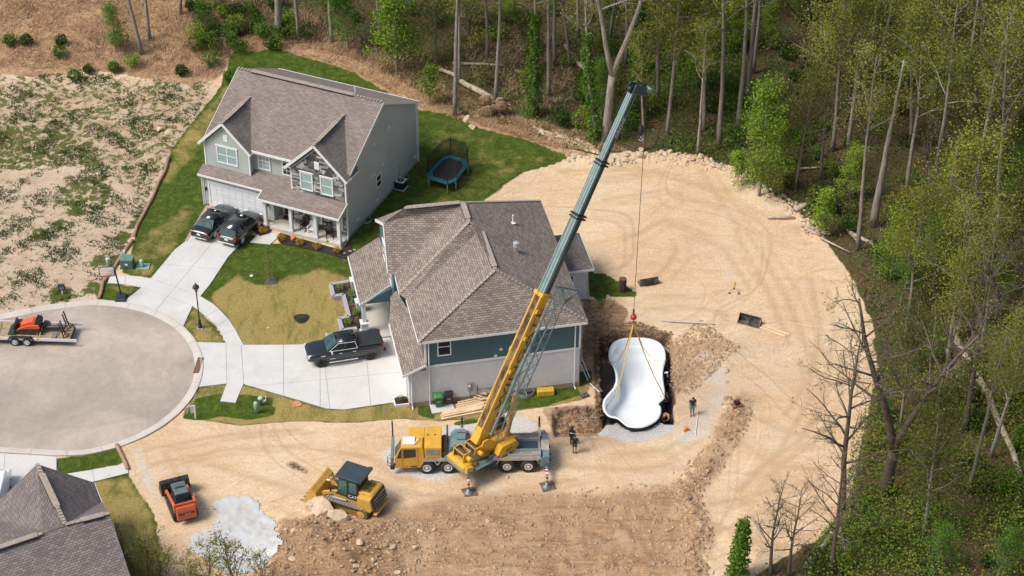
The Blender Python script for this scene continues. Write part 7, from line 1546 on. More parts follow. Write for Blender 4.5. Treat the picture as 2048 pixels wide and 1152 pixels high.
# ================================================================ people
def skin(name, chain, mat, par, sub=1):
    """chain: list of (name, pos, radius, parent name); the first is the root"""
    ix = {c[0]: i for i, c in enumerate(chain)}
    me = bpy.data.meshes.new(name); me.from_pydata([c[1] for c in chain], [(ix[c[3]], ix[c[0]]) for c in chain if c[3]], [])
    o = bpy.data.objects.new(name, me); COL.objects.link(o); o.parent = par
    o.modifiers.new('skin', 'SKIN'); sk = me.skin_vertices[0].data
    for i, c in enumerate(chain): sk[i].radius = (c[2], c[2]) if not isinstance(c[2], tuple) else c[2]
    sk[0].use_root = True
    sb = o.modifiers.new('sub', 'SUBSURF'); sb.levels = sub; sb.render_levels = sub
    me.materials.append(mat); return o
SKIN = M('skin', (.48, .26, .17), .6, var=.06); SKIN2 = M('skin_dark', (.30, .16, .10), .6, var=.06)
def person(lab, loc, rz, shirt, legs, shoes, hair, pose=None, skinm=None, shorts=False, longhair=False, cap=None, hh=1.78, stripes=None):
    P = dict(pelvis=(0, 0, .95), waist=(0, .01, 1.08), chest=(0, .01, 1.28), neck0=(0, .0, 1.46), neck=(0, -.015, 1.54), head=(0, -.035, 1.65), crown=(0, -.03, 1.74))
    for n_, s in (('l', 1), ('r', -1)):
        P.update({n_ + 'hip': (s * .09, 0, .9), n_ + 'knee': (s * .1, -.02, .5), n_ + 'ank': (s * .1, .02, .09), n_ + 'toe': (s * .12, -.15, .035), n_ + 'sh': (s * .185, .01, 1.42), n_ + 'elb': (s * .24, .03, 1.13), n_ + 'wri': (s * .25, -.05, .88), n_ + 'hand': (s * .25, -.08, .81)})
    if pose: P.update(pose)
    o = thing('person', lab, 'person', loc, rz); o.scale = (hh / 1.78,) * 3; sm = skinm or SKIN
    ch = [('pelvis', P['pelvis'], .09, None), ('waist', P['waist'], .08, 'pelvis'), ('chest', P['chest'], (.11, .085), 'waist'), ('neck0', P['neck0'], .055, 'chest'), ('neck', P['neck'], .052, 'neck0'), ('head', P['head'], (.08, .095), 'neck'), ('crown', P['crown'], .06, 'head')]
    for n_ in 'lr':
        s = 1 if n_ == 'l' else -1
        ch += [(n_ + 'hip', P[n_ + 'hip'], .07, 'pelvis'), (n_ + 'knee', P[n_ + 'knee'], .052, n_ + 'hip'), (n_ + 'ank', P[n_ + 'ank'], .04, n_ + 'knee'), (n_ + 'toe', P[n_ + 'toe'], .035, n_ + 'ank'), (n_ + 'sh', P[n_ + 'sh'], .048, 'neck0'), (n_ + 'elb', P[n_ + 'elb'], .042, n_ + 'sh'), (n_ + 'wri', P[n_ + 'wri'], .03, n_ + 'elb'), (n_ + 'hand', P[n_ + 'hand'], .032, n_ + 'wri')]
        h, w_ = Vector(P[n_ + 'hand']), Vector(P[n_ + 'wri']); d = (h - w_).normalized(); sd = d.cross(Vector((0, 1, 0)) if abs(d.y) < .8 else Vector((1, 0, 0))).normalized()
        for k in range(4):
            b0 = h + sd * (.024 - .016 * k) + d * .03; L_ = (.05, .06, .055, .042)[k]; ch += [('%sf%d' % (n_, k), tuple(b0), .010, n_ + 'hand'), ('%sg%d' % (n_, k), tuple(b0 + d * L_ + Vector((0, -.015, 0))), .008, '%sf%d' % (n_, k))]
        th = h + sd * .035; ch += [(n_ + 'th', tuple(th), .011, n_ + 'hand'), (n_ + 'tt', tuple(th + sd * .018 + d * .035), .009, n_ + 'th')]
    body = skin('body', ch, sm, o)
    hd = Vector(P['head']); fwd = (Vector((0, -1, 0)) + Vector((0, 0, (Vector(P['crown']) - hd).y * 4))).normalized(); up = (Vector(P['crown']) - hd).normalized()
    f = MB(); f.ball(hd + fwd * .098 - up * .01, .016, 6, 5, (1, 1.2, 1.3)); f.build('nose', sm, o)
    e = MB()
    for s in (-1, 1): e.ball(hd + fwd * .085 + up * .02 + Vector((s * .032, 0, 0)), .011, 6, 5)
    e.build('eyes', M('eye_dark', (.03, .02, .02), .3), o); MB().cb(hd + fwd * .09 - up * .045, (.045, .012, .012)).build('mouth', M('lip', (.35, .12, .1), .5), o)
    for s in (-1, 1): MB().ball(hd + Vector((s * .085, .01, 0)), .022, 6, 5, (.5, 1, 1.4)).build('ear', sm, o)
    hm = MB(); hm.ball(hd + up * .045 - fwd * .012, .105, 12, 8, (.92, 1.0, .82))
    if longhair: hm.path([hd + up * .02 - fwd * .06, hd - up * .16 - fwd * .09, hd - up * .36 - fwd * .1], [.095, .1, .05], 8)
    hm.build('hair', M('hair_' + hair[0], hair[1], .7, var=.3, scale=12), o, True)
    if cap: c_ = MB(); c_.ball(hd + up * .07, .112, 12, 8, (.95, 1.02, .72)); c_.cb(hd + up * .06 + fwd * .13, (.16, .13, .015)); c_.build('cap', cap, o, True)
    sl = lambda a, b_, f_: tuple(Vector(a).lerp(Vector(b_), f_))
    sc_ = [('pelvis', tuple(Vector(P['pelvis']) + Vector((0, 0, .0))), .15, None), ('waist', P['waist'], .15, 'pelvis'), ('chest', P['chest'], (.2, .155), 'waist'), ('neck0', sl(P['neck0'], P['chest'], .1), .1, 'chest')]
    for n_ in 'lr': sc_ += [(n_ + 'sh', P[n_ + 'sh'], .088, 'neck0'), (n_ + 'slv', sl(P[n_ + 'sh'], P[n_ + 'elb'], .72), .074, n_ + 'sh')]
    sh_ = skin('shirt', sc_, shirt, o)
    if stripes: MB().tube(Vector(P['chest']) - Vector((0, 0, .02)), Vector(P['chest']) + Vector((0, 0, .03)), .19, n=14).build('stripe', stripes, sh_)
    tc_ = [('pelvis', P['pelvis'], .15, None)]
    for n_ in 'lr':
        tc_ += [(n_ + 'hip', P[n_ + 'hip'], .11, 'pelvis')]
        if shorts: tc_ += [(n_ + 'k', sl(P[n_ + 'hip'], P[n_ + 'knee'], .85), .09, n_ + 'hip')]
        else: tc_ += [(n_ + 'k', P[n_ + 'knee'], .072, n_ + 'hip'), (n_ + 'a', sl(P[n_ + 'knee'], P[n_ + 'ank'], .93), .06, n_ + 'k')]
    skin('shorts' if shorts else 'trousers', tc_, legs, o)
    for n_ in 'lr': skin('shoe', [('a', tuple(Vector(P[n_ + 'ank']) - Vector((0, -.02, .035))), .05, None), ('t', tuple(Vector(P[n_ + 'toe']) + Vector((0, -.02, .005))), .045, 'a')], shoes, o)
    return o
NAVY = M('cloth_navy', (.012, .018, .032), .85, var=.2, scale=8); JEAN = M('cloth_denim', (.10, .19, .24), .85, var=.2, scale=8); BLKC = M('cloth_black', (.012, .012, .014), .85, var=.25, scale=8); SHO = M('shoe_black', (.012, .012, .012), .6); GRYC = M('cloth_grey', (.05, .06, .065), .85, var=.2, scale=8); TEALC = M('cloth_teal', (.02, .045, .055), .85, var=.2, scale=8); ORC = M('cloth_peach', (.62, .30, .16), .85, var=.12, scale=8); DK = ('dark', (.025, .016, .012)); BRN = ('brown', (.10, .05, .03))
person('man in navy shirt and jeans standing alone right of the pool', W2(U(1384, 831)), R(8), NAVY, JEAN, SHO, DK, dict(head=(0, -.07, 1.62), crown=(0, -.10, 1.70)))
person('worker in dark teal shirt in the pit reaching towards the pool', Vector((11.45, 119.75, -PITD)), R(-75), TEALC, BLKC, SHO, DK, dict(relb=(-.2, -.22, 1.3), rwri=(-.12, -.42, 1.42), rhand=(-.1, -.49, 1.45), lelb=(.26, -.16, 1.18), lwri=(.12, -.36, 1.2), lhand=(.07, -.42, 1.22)), cap=M('cap_black', (.012, .012, .013), .7), hh=1.85)
person('worker in peach shirt bending over in the pit near the pool', Vector((11.4, 118.0, -PITD)), R(-30), ORC, BLKC, SHO, BRN, dict(waist=(0, -.05, 1.08), chest=(0, -.2, 1.25), neck0=(0, -.33, 1.38), neck=(0, -.4, 1.42), head=(0, -.5, 1.45), crown=(0, -.58, 1.49), lsh=(.19, -.3, 1.34), rsh=(-.19, -.3, 1.34), lelb=(.26, -.42, 1.1), relb=(-.26, -.42, 1.1), lwri=(.1, -.58, 1.05), rwri=(-.1, -.58, 1.05), lhand=(.04, -.63, 1.03), rhand=(-.04, -.63, 1.03)), cap=M('cap_orange', (.62, .25, .09), .7), hh=1.9)
person('worker in white cap standing in the pit on the far right of the pool', Vector((11.6, 122.3, -PITD)), R(-80), BLKC, GRYC, SHO, DK, None, cap=M('cap_white', (.7, .7, .68), .7), hh=1.8)
person('woman in black striped top with long dark hair by the crane', W2(U(1144, 890)), R(160), BLKC, BLKC, SHO, ('black', (.008, .007, .007)), dict(relb=(-.22, -.1, 1.15), rwri=(-.05, -.25, 1.15), rhand=(0, -.28, 1.15)), SKIN2, longhair=True, hh=1.68, stripes=M('stripe_white', (.6, .6, .62), .8))
pm_ = person('man in black shirt and grey shorts standing behind the crane', W2(U(1149, 907)), R(165), BLKC, GRYC, SHO, DK, dict(relb=(-.27, -.02, 1.12), rwri=(-.36, -.12, .98), rhand=(-.4, -.16, .95)), SKIN2, shorts=True, hh=1.75)
ht = MB().lathe([(.17, 0), (.17, .015), (.1, .02), (.09, .09), (.02, .1)], n=16).build('straw_hat', M('straw_tan', (.55, .38, .24), .9)); ht.location = W2(U(1149, 907)) + Vector((.47, .05, .88)); ht.rotation_euler = (.3, .2, 0); tag(ht, 'tan straw hat held by the man in grey shorts', 'hat')
# ================================================================ trees
def rv(r): return Vector((r.gauss(0, 1), r.gauss(0, 1), r.gauss(0, 1)))
def gen(seed, H, r0, bare, nl, lf, leaves, size, mat, spread=.5, fork=0, ivy=0, elev=(.55, 1.0), twigs=2, wander=.034, ivm=None):
    """returns meshes: wood (trunk, limbs, twigs), leaves, ivy"""
    r = random.Random(seed); mb = MB(); tips = []
    def stem(p, d, L, ra, rb, n, wob, side=6):
        pts = [Vector(p)]; dd = Vector(d).normalized()
        for i in range(n): dd = (dd + rv(r) * wob + Vector((0, 0, .02))).normalized(); pts.append(pts[-1] + dd * L / n)
        rr = [ra + (rb - ra) * i / n for i in range(n + 1)]; mb.path(pts, rr, side); return pts, rr
    mains = []
    if fork:
        pts, rr = stem((0, 0, -.3), (0, 0, 1), H * fork, r0 * 1.15, r0 * .85, 4, wander); mains.append((pts, rr, 0))
        for s_ in (-1, 1): q, q2 = stem(pts[-1], (s_ * .26, r.uniform(-.1, .1), 1), H * (1 - fork), r0 * .72, r0 * .18, 9, wander); mains.append((q, q2, 1))
    else:
        pts, rr = stem((0, 0, -.3), (r.uniform(-.04, .04), r.uniform(-.04, .04), 1), H, r0 * 1.1, r0 * .2, 10, wander, 8); mains.append((pts, rr, 1))
    rr0 = mains[0]
    for pts, rr, ok in mains:
        if not ok: continue
        n = len(pts) - 1; k = nl // (2 if fork else 1)
        for i in range(k):
            t_ = bare + (1 - bare) * ((i + r.uniform(0, .8)) / k) ** .9; t_ = min(t_, .985); f = t_ * n; j = min(int(f), n - 1); p = pts[j].lerp(pts[j + 1], f - j); rad = rr[j] + (rr[j + 1] - rr[j]) * (f - j)
            az = i * 2.4 + r.uniform(-.5, .5); el = r.uniform(*elev); L = H * lf * (1 - .62 * max(0, (t_ - bare) / (1.001 - bare))) * r.uniform(.7, 1.2)
            d = Vector((math.cos(az) * math.cos(el), math.sin(az) * math.cos(el), math.sin(el)))
            q, q2 = stem(p, d, L, min(rad * .55, r0 * .4), .022, 5, .13, 5); tips += q[2:]
            for b_ in range(twigs + 1):
                jj = 1 + r.randrange(4); d2 = ((q[jj + 1] - q[jj]).normalized() + rv(r) * .5).normalized(); u, u2 = stem(q[jj], d2, L * r.uniform(.3, .55), max(.014, q2[jj] * .55), .01, 3, .16, 4); tips += u[1:]
                for c_ in range(twigs):
                    k3 = r.randrange(1, 4); d3 = (d2 + rv(r) * .7).normalized(); w_, _ = stem(u[k3], d3, L * r.uniform(.12, .28), .011, .006, 2, .2, 3); tips += w_[1:]
    wood = mb.mesh('trunk', BARK); wood.polygons.foreach_set('use_smooth', [True] * len(wood.polygons))
    rg = np.random.RandomState(seed); T = np.array([tuple(t_) for t_ in tips]); lv = None
    if leaves:
        c = T[rg.randint(0, len(T), leaves)] + rg.normal(size=(leaves, 3)) * spread * np.array([1, 1, .75]); c[:, 2] = np.maximum(c[:, 2], .1); lv = quads('crown', c, size, mat, .8, rg, .75)
    iv = None
    if ivy:
        t_ = rg.uniform(.03, ivy, 2400); a = rg.uniform(0, 6.28, 2400); ra = (.25 + .55 * rg.uniform(0, 1, 2400) ** .7) * (1.15 - .5 * t_ / ivy) * (1 + .3 * np.sin(t_ * 40 + a)); P0 = np.array([tuple(p) for p in rr0[0]]); f = t_ * (len(P0) - 1); j = np.minimum(f.astype(int), len(P0) - 2); base = P0[j] + (P0[j + 1] - P0[j]) * (f - j)[:, None]
        iv = quads('ivy', base + np.stack([np.cos(a) * ra, np.sin(a) * ra, rg.normal(size=2400) * .2], 1), .26, ivm or L_GREEN, .8, rg, .8)
    return wood, lv, iv
KIND = dict(
    sparse=[gen(s, 18, .2, .42, 22, .26, 6500, .18, L_YEL, .6) for s in (1, 2, 3)],
    olive=[gen(s, 16, .17, .3, 24, .26, 6500, .18, L_OLIVE, .6) for s in (4, 5)],
    pole=[gen(s, 22, .23, .55, 13, .2, 2200, .18, L_YEL, .55, twigs=1) for s in (6, 7, 8)],
    bare=[gen(s, 13, .2, .28, 20, .34, 260, .13, L_YEL, .25, elev=(.35, .95), twigs=4, wander=.03) for s in (9, 10, 11)],
    leafy=[gen(s, 12, .18, .12, 30, .27, 5200, .25, L_BRIGHT, .5, elev=(.2, .8)) for s in (12, 13)],
    green=[gen(s, 13, .18, .2, 26, .27, 4600, .24, L_GREEN, .55, elev=(.3, .9)) for s in (14, 15)],
    small=[gen(s, 5, .06, .15, 18, .3, 1300, .2, L_BRIGHT, .25, elev=(.3, 1.0)) for s in (16, 17)],
    twiggy=[gen(s, 6, .07, .1, 22, .4, 900, .13, L_YEL, .22, elev=(.5, 1.1), twigs=3, wander=.04) for s in (18, 19, 20)],
    ivy=[gen(s, 20, .24, .6, 10, .18, 700, .2, L_YEL, .5, ivy=.62, twigs=1) for s in (21, 22)],
    fork=[gen(23, 24, .42, .45, 14, .17, 600, .2, L_YEL, .5, fork=.33, twigs=1)],
    vine=[gen(24, 7, .16, .8, 3, .05, 100, .15, L_GREEN, .3, ivy=.95, twigs=1, wander=.004)],
    bigbare=[gen(30, 17, .38, .3, 24, .3, 420, .14, L_YEL, .3, fork=.26, elev=(.3, .95), twigs=4, wander=.05)],
    snag=[gen(25, 17, .36, .9, 2, .05, 0, .1, L_YEL, .3, twigs=0, wander=.03)])
DBARK = M('bark_dark', (.115, .09, .07), .95, var=.45, scale=2.5)
for k_ in ('bare', 'bigbare', 'twiggy'):
    for v_ in KIND[k_]: v_[0].materials[0] = DBARK
BASEH = dict(sparse=18, olive=16, pole=22, bare=13, leafy=12, green=13, small=5, twiggy=6, ivy=20, fork=24, vine=7, snag=17, bigbare=17)
NAME = dict(sparse='budding_tree', olive='budding_tree', pole='tall_tree', bare='bare_tree', leafy='leafy_tree', green='leafy_tree', small='sapling', twiggy='sapling', ivy='ivy_tree', fork='forked_tree', vine='vine_stump', snag='dead_tree', bigbare='bare_tree')
cnt_ = {}
def tree(loc, kind, H, lab, group=None, rz=None, lean=(0, 0), wx=1.0):
    k = cnt_.get(kind, 0); cnt_[kind] = k + 1; v = KIND[kind][k % len(KIND[kind])]; s = H / BASEH[kind]
    o = thing(NAME[kind], lab, 'tree', loc, random.uniform(0, 6.28) if rz is None else rz, group); o.scale = (s * wx, s * wx, s); o.rotation_euler = (lean[1], lean[0], o.rotation_euler.z)
    mobj('trunk', v[0], o)
    if v[1]: mobj('crown', v[1], o)
    if v[2]: mobj('ivy', v[2], o)
    return o
SPEC = [  # px, py of the foot, kind, height, label, width factor
 (284, 108, 'pole', 17, 'tall grey trunk leaning left on the straw bank'), (300, 80, 'pole', 16, 'thinner grey trunk just right of the leaning one on the straw bank'), (361, 28, 'pole', 15, 'pale trunk at the top edge right of the straw bank'),
 (556, 70, 'fork', 20, 'thick dark trunk with dead branches behind the grey house'), (597, 80, 'pole', 17, 'slender pale trunk left of the bright tree behind the grey house'), (663, 84, 'pole', 18, 'slender curved trunk behind the grey house roof ridge'), (232, 104, 'green', 5, 'low bushy green tree on the straw bank'), (697, 100, 'green', 7, 'dark green small tree behind the grey house'),
 (794, 145, 'leafy', 9.5, 'big yellow-green leafy tree behind the grey house'), (860, 208, 'small', 4.2, 'small bright tree at the back corner of the grey house'), (909, 233, 'pole', 20, 'straight pale trunk behind the back lawn'), (919, 166, 'sparse', 16, 'slim budding tree right of the straight pale trunk'), (973, 118, 'sparse', 15, 'budding tree behind the fallen log'), (870, 130, 'olive', 11, 'olive budding tree behind the grey house corner'),
 (1066, 231, 'ivy', 17, 'ivy-wrapped tree left of the forked tree'), (1097, 193, 'pole', 17, 'slim trunk right of the ivy-wrapped tree'), (1110, 130, 'pole', 18, 'dark twin trunk in the wood above the sand lot'), (1140, 134, 'sparse', 15, 'curved budding tree beside the leaning log'), (1209, 283, 'fork', 22, 'large pale forked tree beside the boom tip'), (1195, 283, 'ivy', 17, 'ivy-clad trunk standing against the forked tree'), (1268, 238, 'ivy', 19, 'dark ivy trunk behind the hook block'), (1289, 300, 'pole', 12, 'thin pale sapling trunk by the hoist rope'),
 (1334, 271, 'sparse', 16, 'leaning pale trunk right of the boom tip'), (1396, 309, 'pole', 13, 'thin straight trunk at the top edge of the sand lot'), (1438, 298, 'pole', 21, 'stout brown trunk at the top edge of the sand lot'), (1519, 391, 'leafy', 11.2, 'bright yellow-green leaning tree at the sand corner', .8), (1484, 371, 'small', 3.6, 'bright sapling left of the leaning yellow-green tree'), (1642, 358, 'pole', 15, 'thin trunk right of the bright yellow-green tree'), (1664, 302, 'sparse', 18, 'thick-stemmed budding tree in the upper wood'), (1697, 298, 'pole', 20, 'slim tall trunk in the upper right wood'), (1699, 400, 'leafy', 5.5, 'bright green bushy tree inside the wood edge'), (1747, 452, 'snag', 17, 'tall pale dead trunk with broken top'), (1822, 282, 'sparse', 16, 'budding tree right of the broken dead trunk'), (1859, 447, 'pole', 21, 'tall pale straight trunk in the right wood'), (1836, 452, 'bare', 10, 'bare branching tree beside the tall pale trunk'), (1939, 450, 'pole', 20, 'tall trunk near the right frame edge'), (1928, 208, 'pole', 18, 'slender trunk at the upper right'), (2025, 420, 'green', 6, 'bushy green tree at the right frame edge'), (1640, 470, 'small', 4.5, 'bright green sapling at the brush pile'), (1960, 725, 'pole', 14, 'grey trunk above the long fallen log'), (1780, 560, 'leafy', 6.5, 'yellow-green tree at the right edge of the sand'), (1800, 610, 'green', 6, 'leafy green tree inside the right wood edge'),
 (1770, 985, 'bigbare', 17.5, 'large lichen-grey bare tree with spreading limbs on the right', 1.1), (1684, 1020, 'bare', 15.5, 'tall bare tree standing at the right sand edge'), (1661, 1150, 'bare', 11, 'bare dark tree rooted at the lower right frame edge'), (1541, 1152, 'bare', 8.2, 'crooked bare tree left of its twin at the bottom'), (1577, 1152, 'bare', 8.0, 'slender bare tree right of the crooked one at the bottom'), (1472, 1160, 'vine', 5.6, 'vine-covered green stump column at the bottom edge'), (1847, 1078, 'olive', 12, 'dark-stemmed budding tree in the lower right wood'), (1930, 860, 'bare', 14, 'bare grey tree near the fallen trunk'), (2010, 800, 'bigbare', 15, 'bare leaning tree at the far right edge'),
 (541, 562, 'twiggy', 2.6, 'staked young tree in the front lawn'),
 (300, 1172, 'twiggy', 5.2, 'tall budding sapling left of the orange loader'), (262, 1165, 'twiggy', 4.6, 'budding sapling against the corner house roof'), (340, 1190, 'twiggy', 4.4, 'budding sapling below the orange loader'), (420, 1195, 'twiggy', 4.8, 'budding sapling in front of the white sheet'), (478, 1200, 'twiggy', 6.2, 'spreading budding sapling in the middle of the white sheet'), (530, 1190, 'twiggy', 4.0, 'budding sapling at the right end of the white sheet'), (235, 1200, 'olive', 5, 'dense budding shrub tree at the corner house'), (290, 1215, 'olive', 5, 'dense budding shrub tree below the saplings'), (385, 1215, 'twiggy', 4.5, 'thin budding sapling at the bottom left of the sheet')]
spots = []
for e in SPEC:
    px, py, kd, H, lab = e[:5]; p = G(px, py); spots.append((p.x, p.y)); lean = (0, 0)
    if 'leaning left' in lab: lean = (-.1, 0)
    if 'leaning pale' in lab or 'leaning yellow' in lab: lean = (.12, 0)
    tree(p - Vector((0, 0, .05)), kd, H, lab, None, 0.0 if kd == 'fork' else None, lean, e[5] if len(e) > 5 else 1.0)
# the rest of the wood
rgt = random.Random(21); FP = [tuple(p) for p in FOREST]; made = 0; tries = 0
def pxof(x, y, z=0.0):
    z -= CAMH; c_, s_ = math.cos(TILT), math.sin(TILT); d = y * c_ - z * s_; u = y * s_ + z * c_; return 1024 + FPX * x / d, 576 - FPX * u / d
LABS = dict(sparse='yellow-green budding tree', olive='olive budding tree', pole='tall thin-crowned tree', bare='leafless twiggy tree', green='green leafy low tree', leafy='bright leafy low tree')
def region(px, py):
    if px < 640: return 'behind the grey house'
    if px < 900: return 'just behind the grey house corner'
    if px < 1180: return 'behind the back lawn'
    if py < 330: return 'above the sand lot' if px < 1500 else ('right of the bright leaning tree' if px < 1780 else 'in the upper right corner')
    if py < 520: return 'at the upper right edge of the sand'
    if py < 720: return 'on the right beside the bare sand'
    if py < 960: return 'around the long fallen trunk'
    return 'in the lower right corner'
def put(o, what, px, py, grp): r_ = region(px, py); o['label'] = what + ' ' + r_; o['group'] = grp + ' ' + r_; return o
CN = {}
while made < 125 and tries < 9000:
    tries += 1; x, y = rgt.uniform(-22, 58), rgt.uniform(88, 192)
    if not inpoly(np.array([x]), np.array([y]), FP)[0]: continue
    px, py = pxof(x, y, hz(x, y))
    if py > 1330 or py < -60 or px > 2300 or px < 620: continue
    if px < 1180 and rgt.random() < .72: continue
    if py > 560 and px < 1790: continue
    if py > 1152 and px < 1900 and rgt.random() < .5: continue
    if any((x - a) ** 2 + (y - b_) ** 2 < 2.9 ** 2 for a, b_ in spots): continue
    if 1660 < px < 1960 and 300 < py < 560 and rgt.random() < .75: continue
    d_edge = float(polydist(np.array([x]), np.array([y]), FP)[0])
    if d_edge < 1.5: continue
    kd = rgt.choices(['sparse', 'olive', 'pole', 'bare', 'green', 'leafy'], [25, 20, 18, 14, 17, 6])[0]
    H = {'sparse': rgt.uniform(13, 19), 'olive': rgt.uniform(10, 16), 'pole': rgt.uniform(16, 23), 'bare': rgt.uniform(9, 14), 'green': rgt.uniform(5, 8.5), 'leafy': rgt.uniform(4.5, 7)}[kd]
    if py > 700: H *= .8
    spots.append((x, y)); put(tree(Vector((x, y, hz(x, y) - .05)), kd, H, 'x', None, None, (rgt.uniform(-.07, .07), rgt.uniform(-.05, .05))), LABS[kd], px, py, kd + ' trees'); made += 1
# shrubs
for i, (px, py, r_, mt_, lab) in enumerate(((21, 84, .7, L_GREEN, 'round green shrub at the left end of the straw bank'), (54, 82, .65, L_DARK, 'dull green shrub second from the left on the straw bank'), (120, 107, .7, L_GREEN, 'round green shrub in the middle of the straw bank'), (123, 82, .6, L_DARK, 'dull shrub just above the middle round one'), (151, 155, .75, L_GREEN, 'round green shrub at the foot of the straw bank'), (266, 125, .75, L_BRIGHT, 'bright green shrub at the foot of the leaning trunk'), (229, 136, .6, L_GREEN, 'green shrub left of the bright one by the leaning trunk'), (176, 137, .45, L_OLIVE, 'small olive shrub between the round ones'), (363, 143, .6, L_DARK, 'dark shrub left of the grey house'), (460, 155, .7, L_GREEN, 'round green shrub touching the grey house roof edge'), (422, 125, .9, L_GREEN, 'large green shrub upper left of the grey house'), (240, 85, 1.0, L_GREEN, 'tall green shrub behind the bushy tree'))):
    shrub(G(px, py + 8), r_, r_ * 1.7, mt_, lab, 520, .18, 'shrubs on the straw bank', seed=60 + i)
for i in range(46):
    px, py = rgt.uniform(380, 620), rgt.uniform(15, 115)
    if px > 500 and py > 100: continue
    ml, wd = rgt.choice(((L_GREEN, 'green'), (L_GREEN, 'green'), (L_DARK, 'dark green'), (L_BRIGHT, 'bright green'), (L_OLIVE, 'olive'))); hh_ = rgt.uniform(.9, 1.9)
    put(shrub(G(px, py), rgt.uniform(.5, 1.0), hh_, ml, 'x', 420, .18, 'x', seed=100 + i), ('tall ' if hh_ > 1.4 else 'low ') + wd + ' thicket shrub', px, py, wd + ' thicket shrubs')
for i in range(150):
    for _ in range(40):
        px, py = rgt.uniform(650, 2060), rgt.uniform(5, 1150); p = G(px, py)
        if inpoly(np.array([p.x]), np.array([p.y]), FP)[0] and float(polydist(np.array([p.x]), np.array([p.y]), FP)[0]) > .9: break
    ml, wd = rgt.choice(((L_GREEN, 'green'), (L_DARK, 'dark green'), (L_OLIVE, 'olive'), (L_GREEN, 'green'), (L_BRIGHT, 'bright green'), (L_YEL, 'yellow-green'))); hh_ = rgt.uniform(.7, 2.2)
    put(shrub(p, rgt.uniform(.5, 1.25), hh_, ml, 'x', 420, .2, 'x', seed=200 + i), ('tall ' if hh_ > 1.4 else 'low ') + wd + ' shrub', px, py, wd + ' shrubs')
# ================================================================ ground cover (countless)
rg = np.random.RandomState(9)
def scatter(polys, n, keep=None):
    out = []
    for pl in polys:
        a = np.array([tuple(p) for p in pl]); mn, mx = a.min(0), a.max(0); mn = np.maximum(mn, (-62, 88)); mx = np.minimum(mx, (64, 195)); got = 0; need = n // len(polys)
        while got < need:
            q = rg.uniform(mn, mx, (need * 2, 2)); q = q[inpoly(q[:, 0], q[:, 1], [tuple(p) for p in pl])]
            if keep is not None: q = q[keep(q)]
            q = q[:need - got]; out.append(q); got += len(q)
    return np.concatenate(out)
def cover(name, P_, hmax, size, mat, lab, cat, asp=.7):
    z = hgt(P_[:, 0], P_[:, 1]) + hmax * rg.uniform(0, 1, len(P_)) ** 1.6; tag(mobj(name, quads(name, np.stack([P_[:, 0], P_[:, 1], z], 1), size, mat, 1, rg, asp)), lab, cat, kind='stuff')
pat = lambda k, th: (lambda q: hnoise(q[:, 0], q[:, 1], k) + .5 * hnoise(q[:, 0], q[:, 1], k * 2.3) > rg.uniform(-.6, .9, len(q)) + th)
cover('undergrowth', scatter([FP], 52000, pat(.22, .15)), .9, .2, L_DARK, 'low dark green undergrowth covering the floor of the wood', 'undergrowth')
cover('spring_leaves', scatter([FP], 30000, pat(.3, .1)), 1.8, .17, L_YEL, 'scattered yellow-green spring leaves low in the wood', 'undergrowth')
cover('green_ground_cover', scatter([FP], 26000, pat(.17, .3)), .6, .2, L_GREEN, 'patches of fresh green ground cover in the wood', 'ground cover')
LOWR = [tuple(p) for p in UP([(1700, 900), (1760, 780), (1850, 760), (2100, 800), (2100, 1300), (1600, 1300), (1620, 1120), (1690, 1030)])]
cover('spring_brush', scatter([LOWR], 17000, pat(.28, -.1)), 2.6, .17, L_YEL, 'dense yellow-green spring brush in the lower right wood', 'brush')
cover('green_brush', scatter([LOWR, [tuple(p) for p in UP([(1190, 60), (1500, 60), (1480, 330), (1200, 290)])]], 22000, pat(.2, .1)), 1.6, .2, L_GREEN, 'fresh green brush filling gaps between the trunks', 'brush')
L_LIT = leafmat('leaf_litter', (.10, .06, .03), (.34, .22, .12)); cover('leaf_litter', scatter([FP], 30000), .08, .2, L_LIT, 'brown leaf litter on the floor of the wood', 'leaf litter')
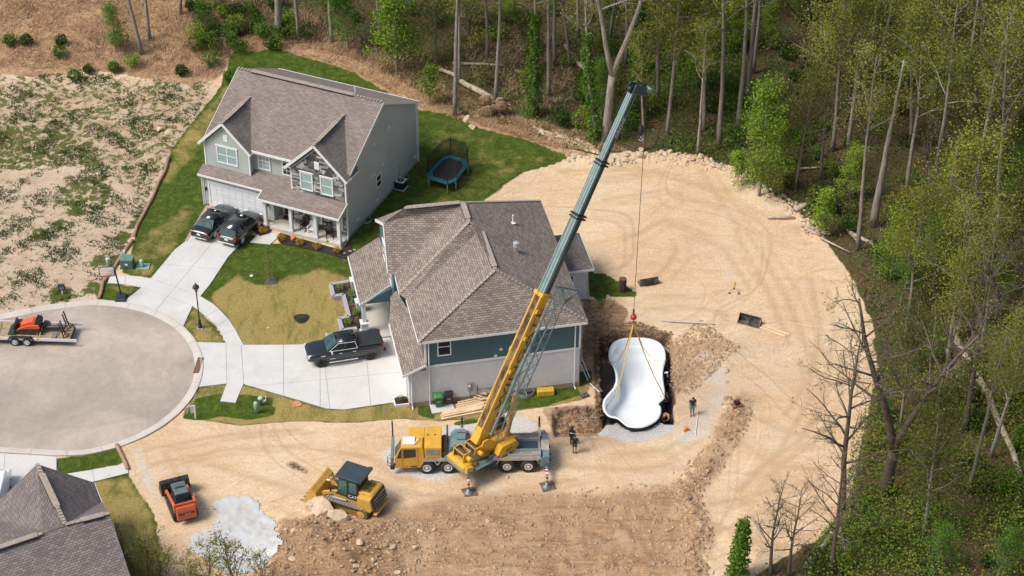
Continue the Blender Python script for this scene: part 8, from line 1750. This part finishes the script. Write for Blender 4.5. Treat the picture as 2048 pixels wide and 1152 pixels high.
def blades(name, P_, L0, wd, mat, lab, cat, droop=.8, single=False):
    n = len(P_); a = rg.uniform(0, 6.28, n); L = L0 * rg.uniform(.5, 1.3, n); z = hgt(P_[:, 0], P_[:, 1]); dx, dy = np.cos(a), np.sin(a); h = L * rg.uniform(.15, .9, n) * (1 - droop * .4); o_ = np.sqrt(np.maximum(.01, L ** 2 - h ** 2))
    A = np.stack([P_[:, 0] - dy * wd, P_[:, 1] + dx * wd, z], 1); B_ = np.stack([P_[:, 0] + dy * wd, P_[:, 1] - dx * wd, z], 1); M1 = np.stack([P_[:, 0] + dx * o_ * .5, P_[:, 1] + dy * o_ * .5, z + h], 1); T = np.stack([P_[:, 0] + dx * o_, P_[:, 1] + dy * o_, z + h * .55], 1)
    if single: T = A + (M1 - A) * .5 + np.array([0, 0, .01])
    V_ = np.stack([A, B_, M1, T], 1).reshape(-1, 3).astype(np.float32); me = bpy.data.meshes.new(name); me.vertices.add(4 * n); me.vertices.foreach_set('co', V_.reshape(-1)); me.loops.add(6 * n); i4 = 4 * np.arange(n)[:, None]
    me.loops.foreach_set('vertex_index', (i4 + np.array([[0, 1, 2, 0, 2, 3]])).reshape(-1).astype(np.int32)); me.polygons.add(2 * n); me.polygons.foreach_set('loop_start', np.arange(0, 6 * n, 3, dtype=np.int32)); me.update(calc_edges=True); me.materials.append(mat); tag(mobj(name, me), lab, cat, kind='stuff')
STRAW_P = [UP([(-150, -60), (560, -60), (560, 40), (700, 105), (880, 150), (890, 200), (840, 195), (700, 138), (560, 118), (470, 128), (430, 175), (200, 158), (-150, 155)])]
L_STRAW = leafmat('straw_blade', (.45, .29, .16), (.78, .58, .38))
blades('dry_grass', scatter(STRAW_P, 52000, pat(.5, -.35)), .8, .028, L_STRAW, 'tangled dry straw-coloured grass on the bank behind the plots', 'dry grass', .8, True)
blades('rough_grass', scatter([UP([(450, 128), (560, 70), (700, 105), (900, 200), (930, 250), (836, 222), (700, 158), (560, 124), (470, 128)]), UP([(880, 190), (1000, 235), (1180, 270), (1250, 305), (1120, 300), (960, 255)]), UP([(900, 60), (1100, 100), (1190, 230), (1050, 225), (950, 180)])], 22000, pat(.5, -.3)), .7, .026, L_STRAW, 'dry rough grass at the edge of the wood behind the lawn', 'dry grass', .8, True)
blades('weeds', scatter([UP([(-120, 165), (200, 165), (440, 182), (400, 240), (330, 330), (300, 400), (200, 350), (60, 330), (-120, 330)]), UP([(-120, 330), (60, 330), (200, 350), (300, 405), (262, 485), (205, 585), (0, 628), (-120, 640)])], 26000, pat(.55, .45)), .32, .035, L_DARK, 'dark green weed tufts patchy over the vacant lot', 'weeds', .8, True)
blades('straw_twigs', scatter(STRAW_P, 5000, pat(.4, .3)), 1.2, .02, M('brush_brown', (.12, .075, .05), .95, var=.4), 'brown dead stalks standing in the straw bank', 'brush', .2, True)
blades('dead_brush', scatter([FP], 14000, pat(.35, .2)), 1.6, .02, M('brush_grey', (.17, .14, .11), .95, var=.4), 'grey dead twigs and brush on the floor of the wood', 'brush', .2, True)
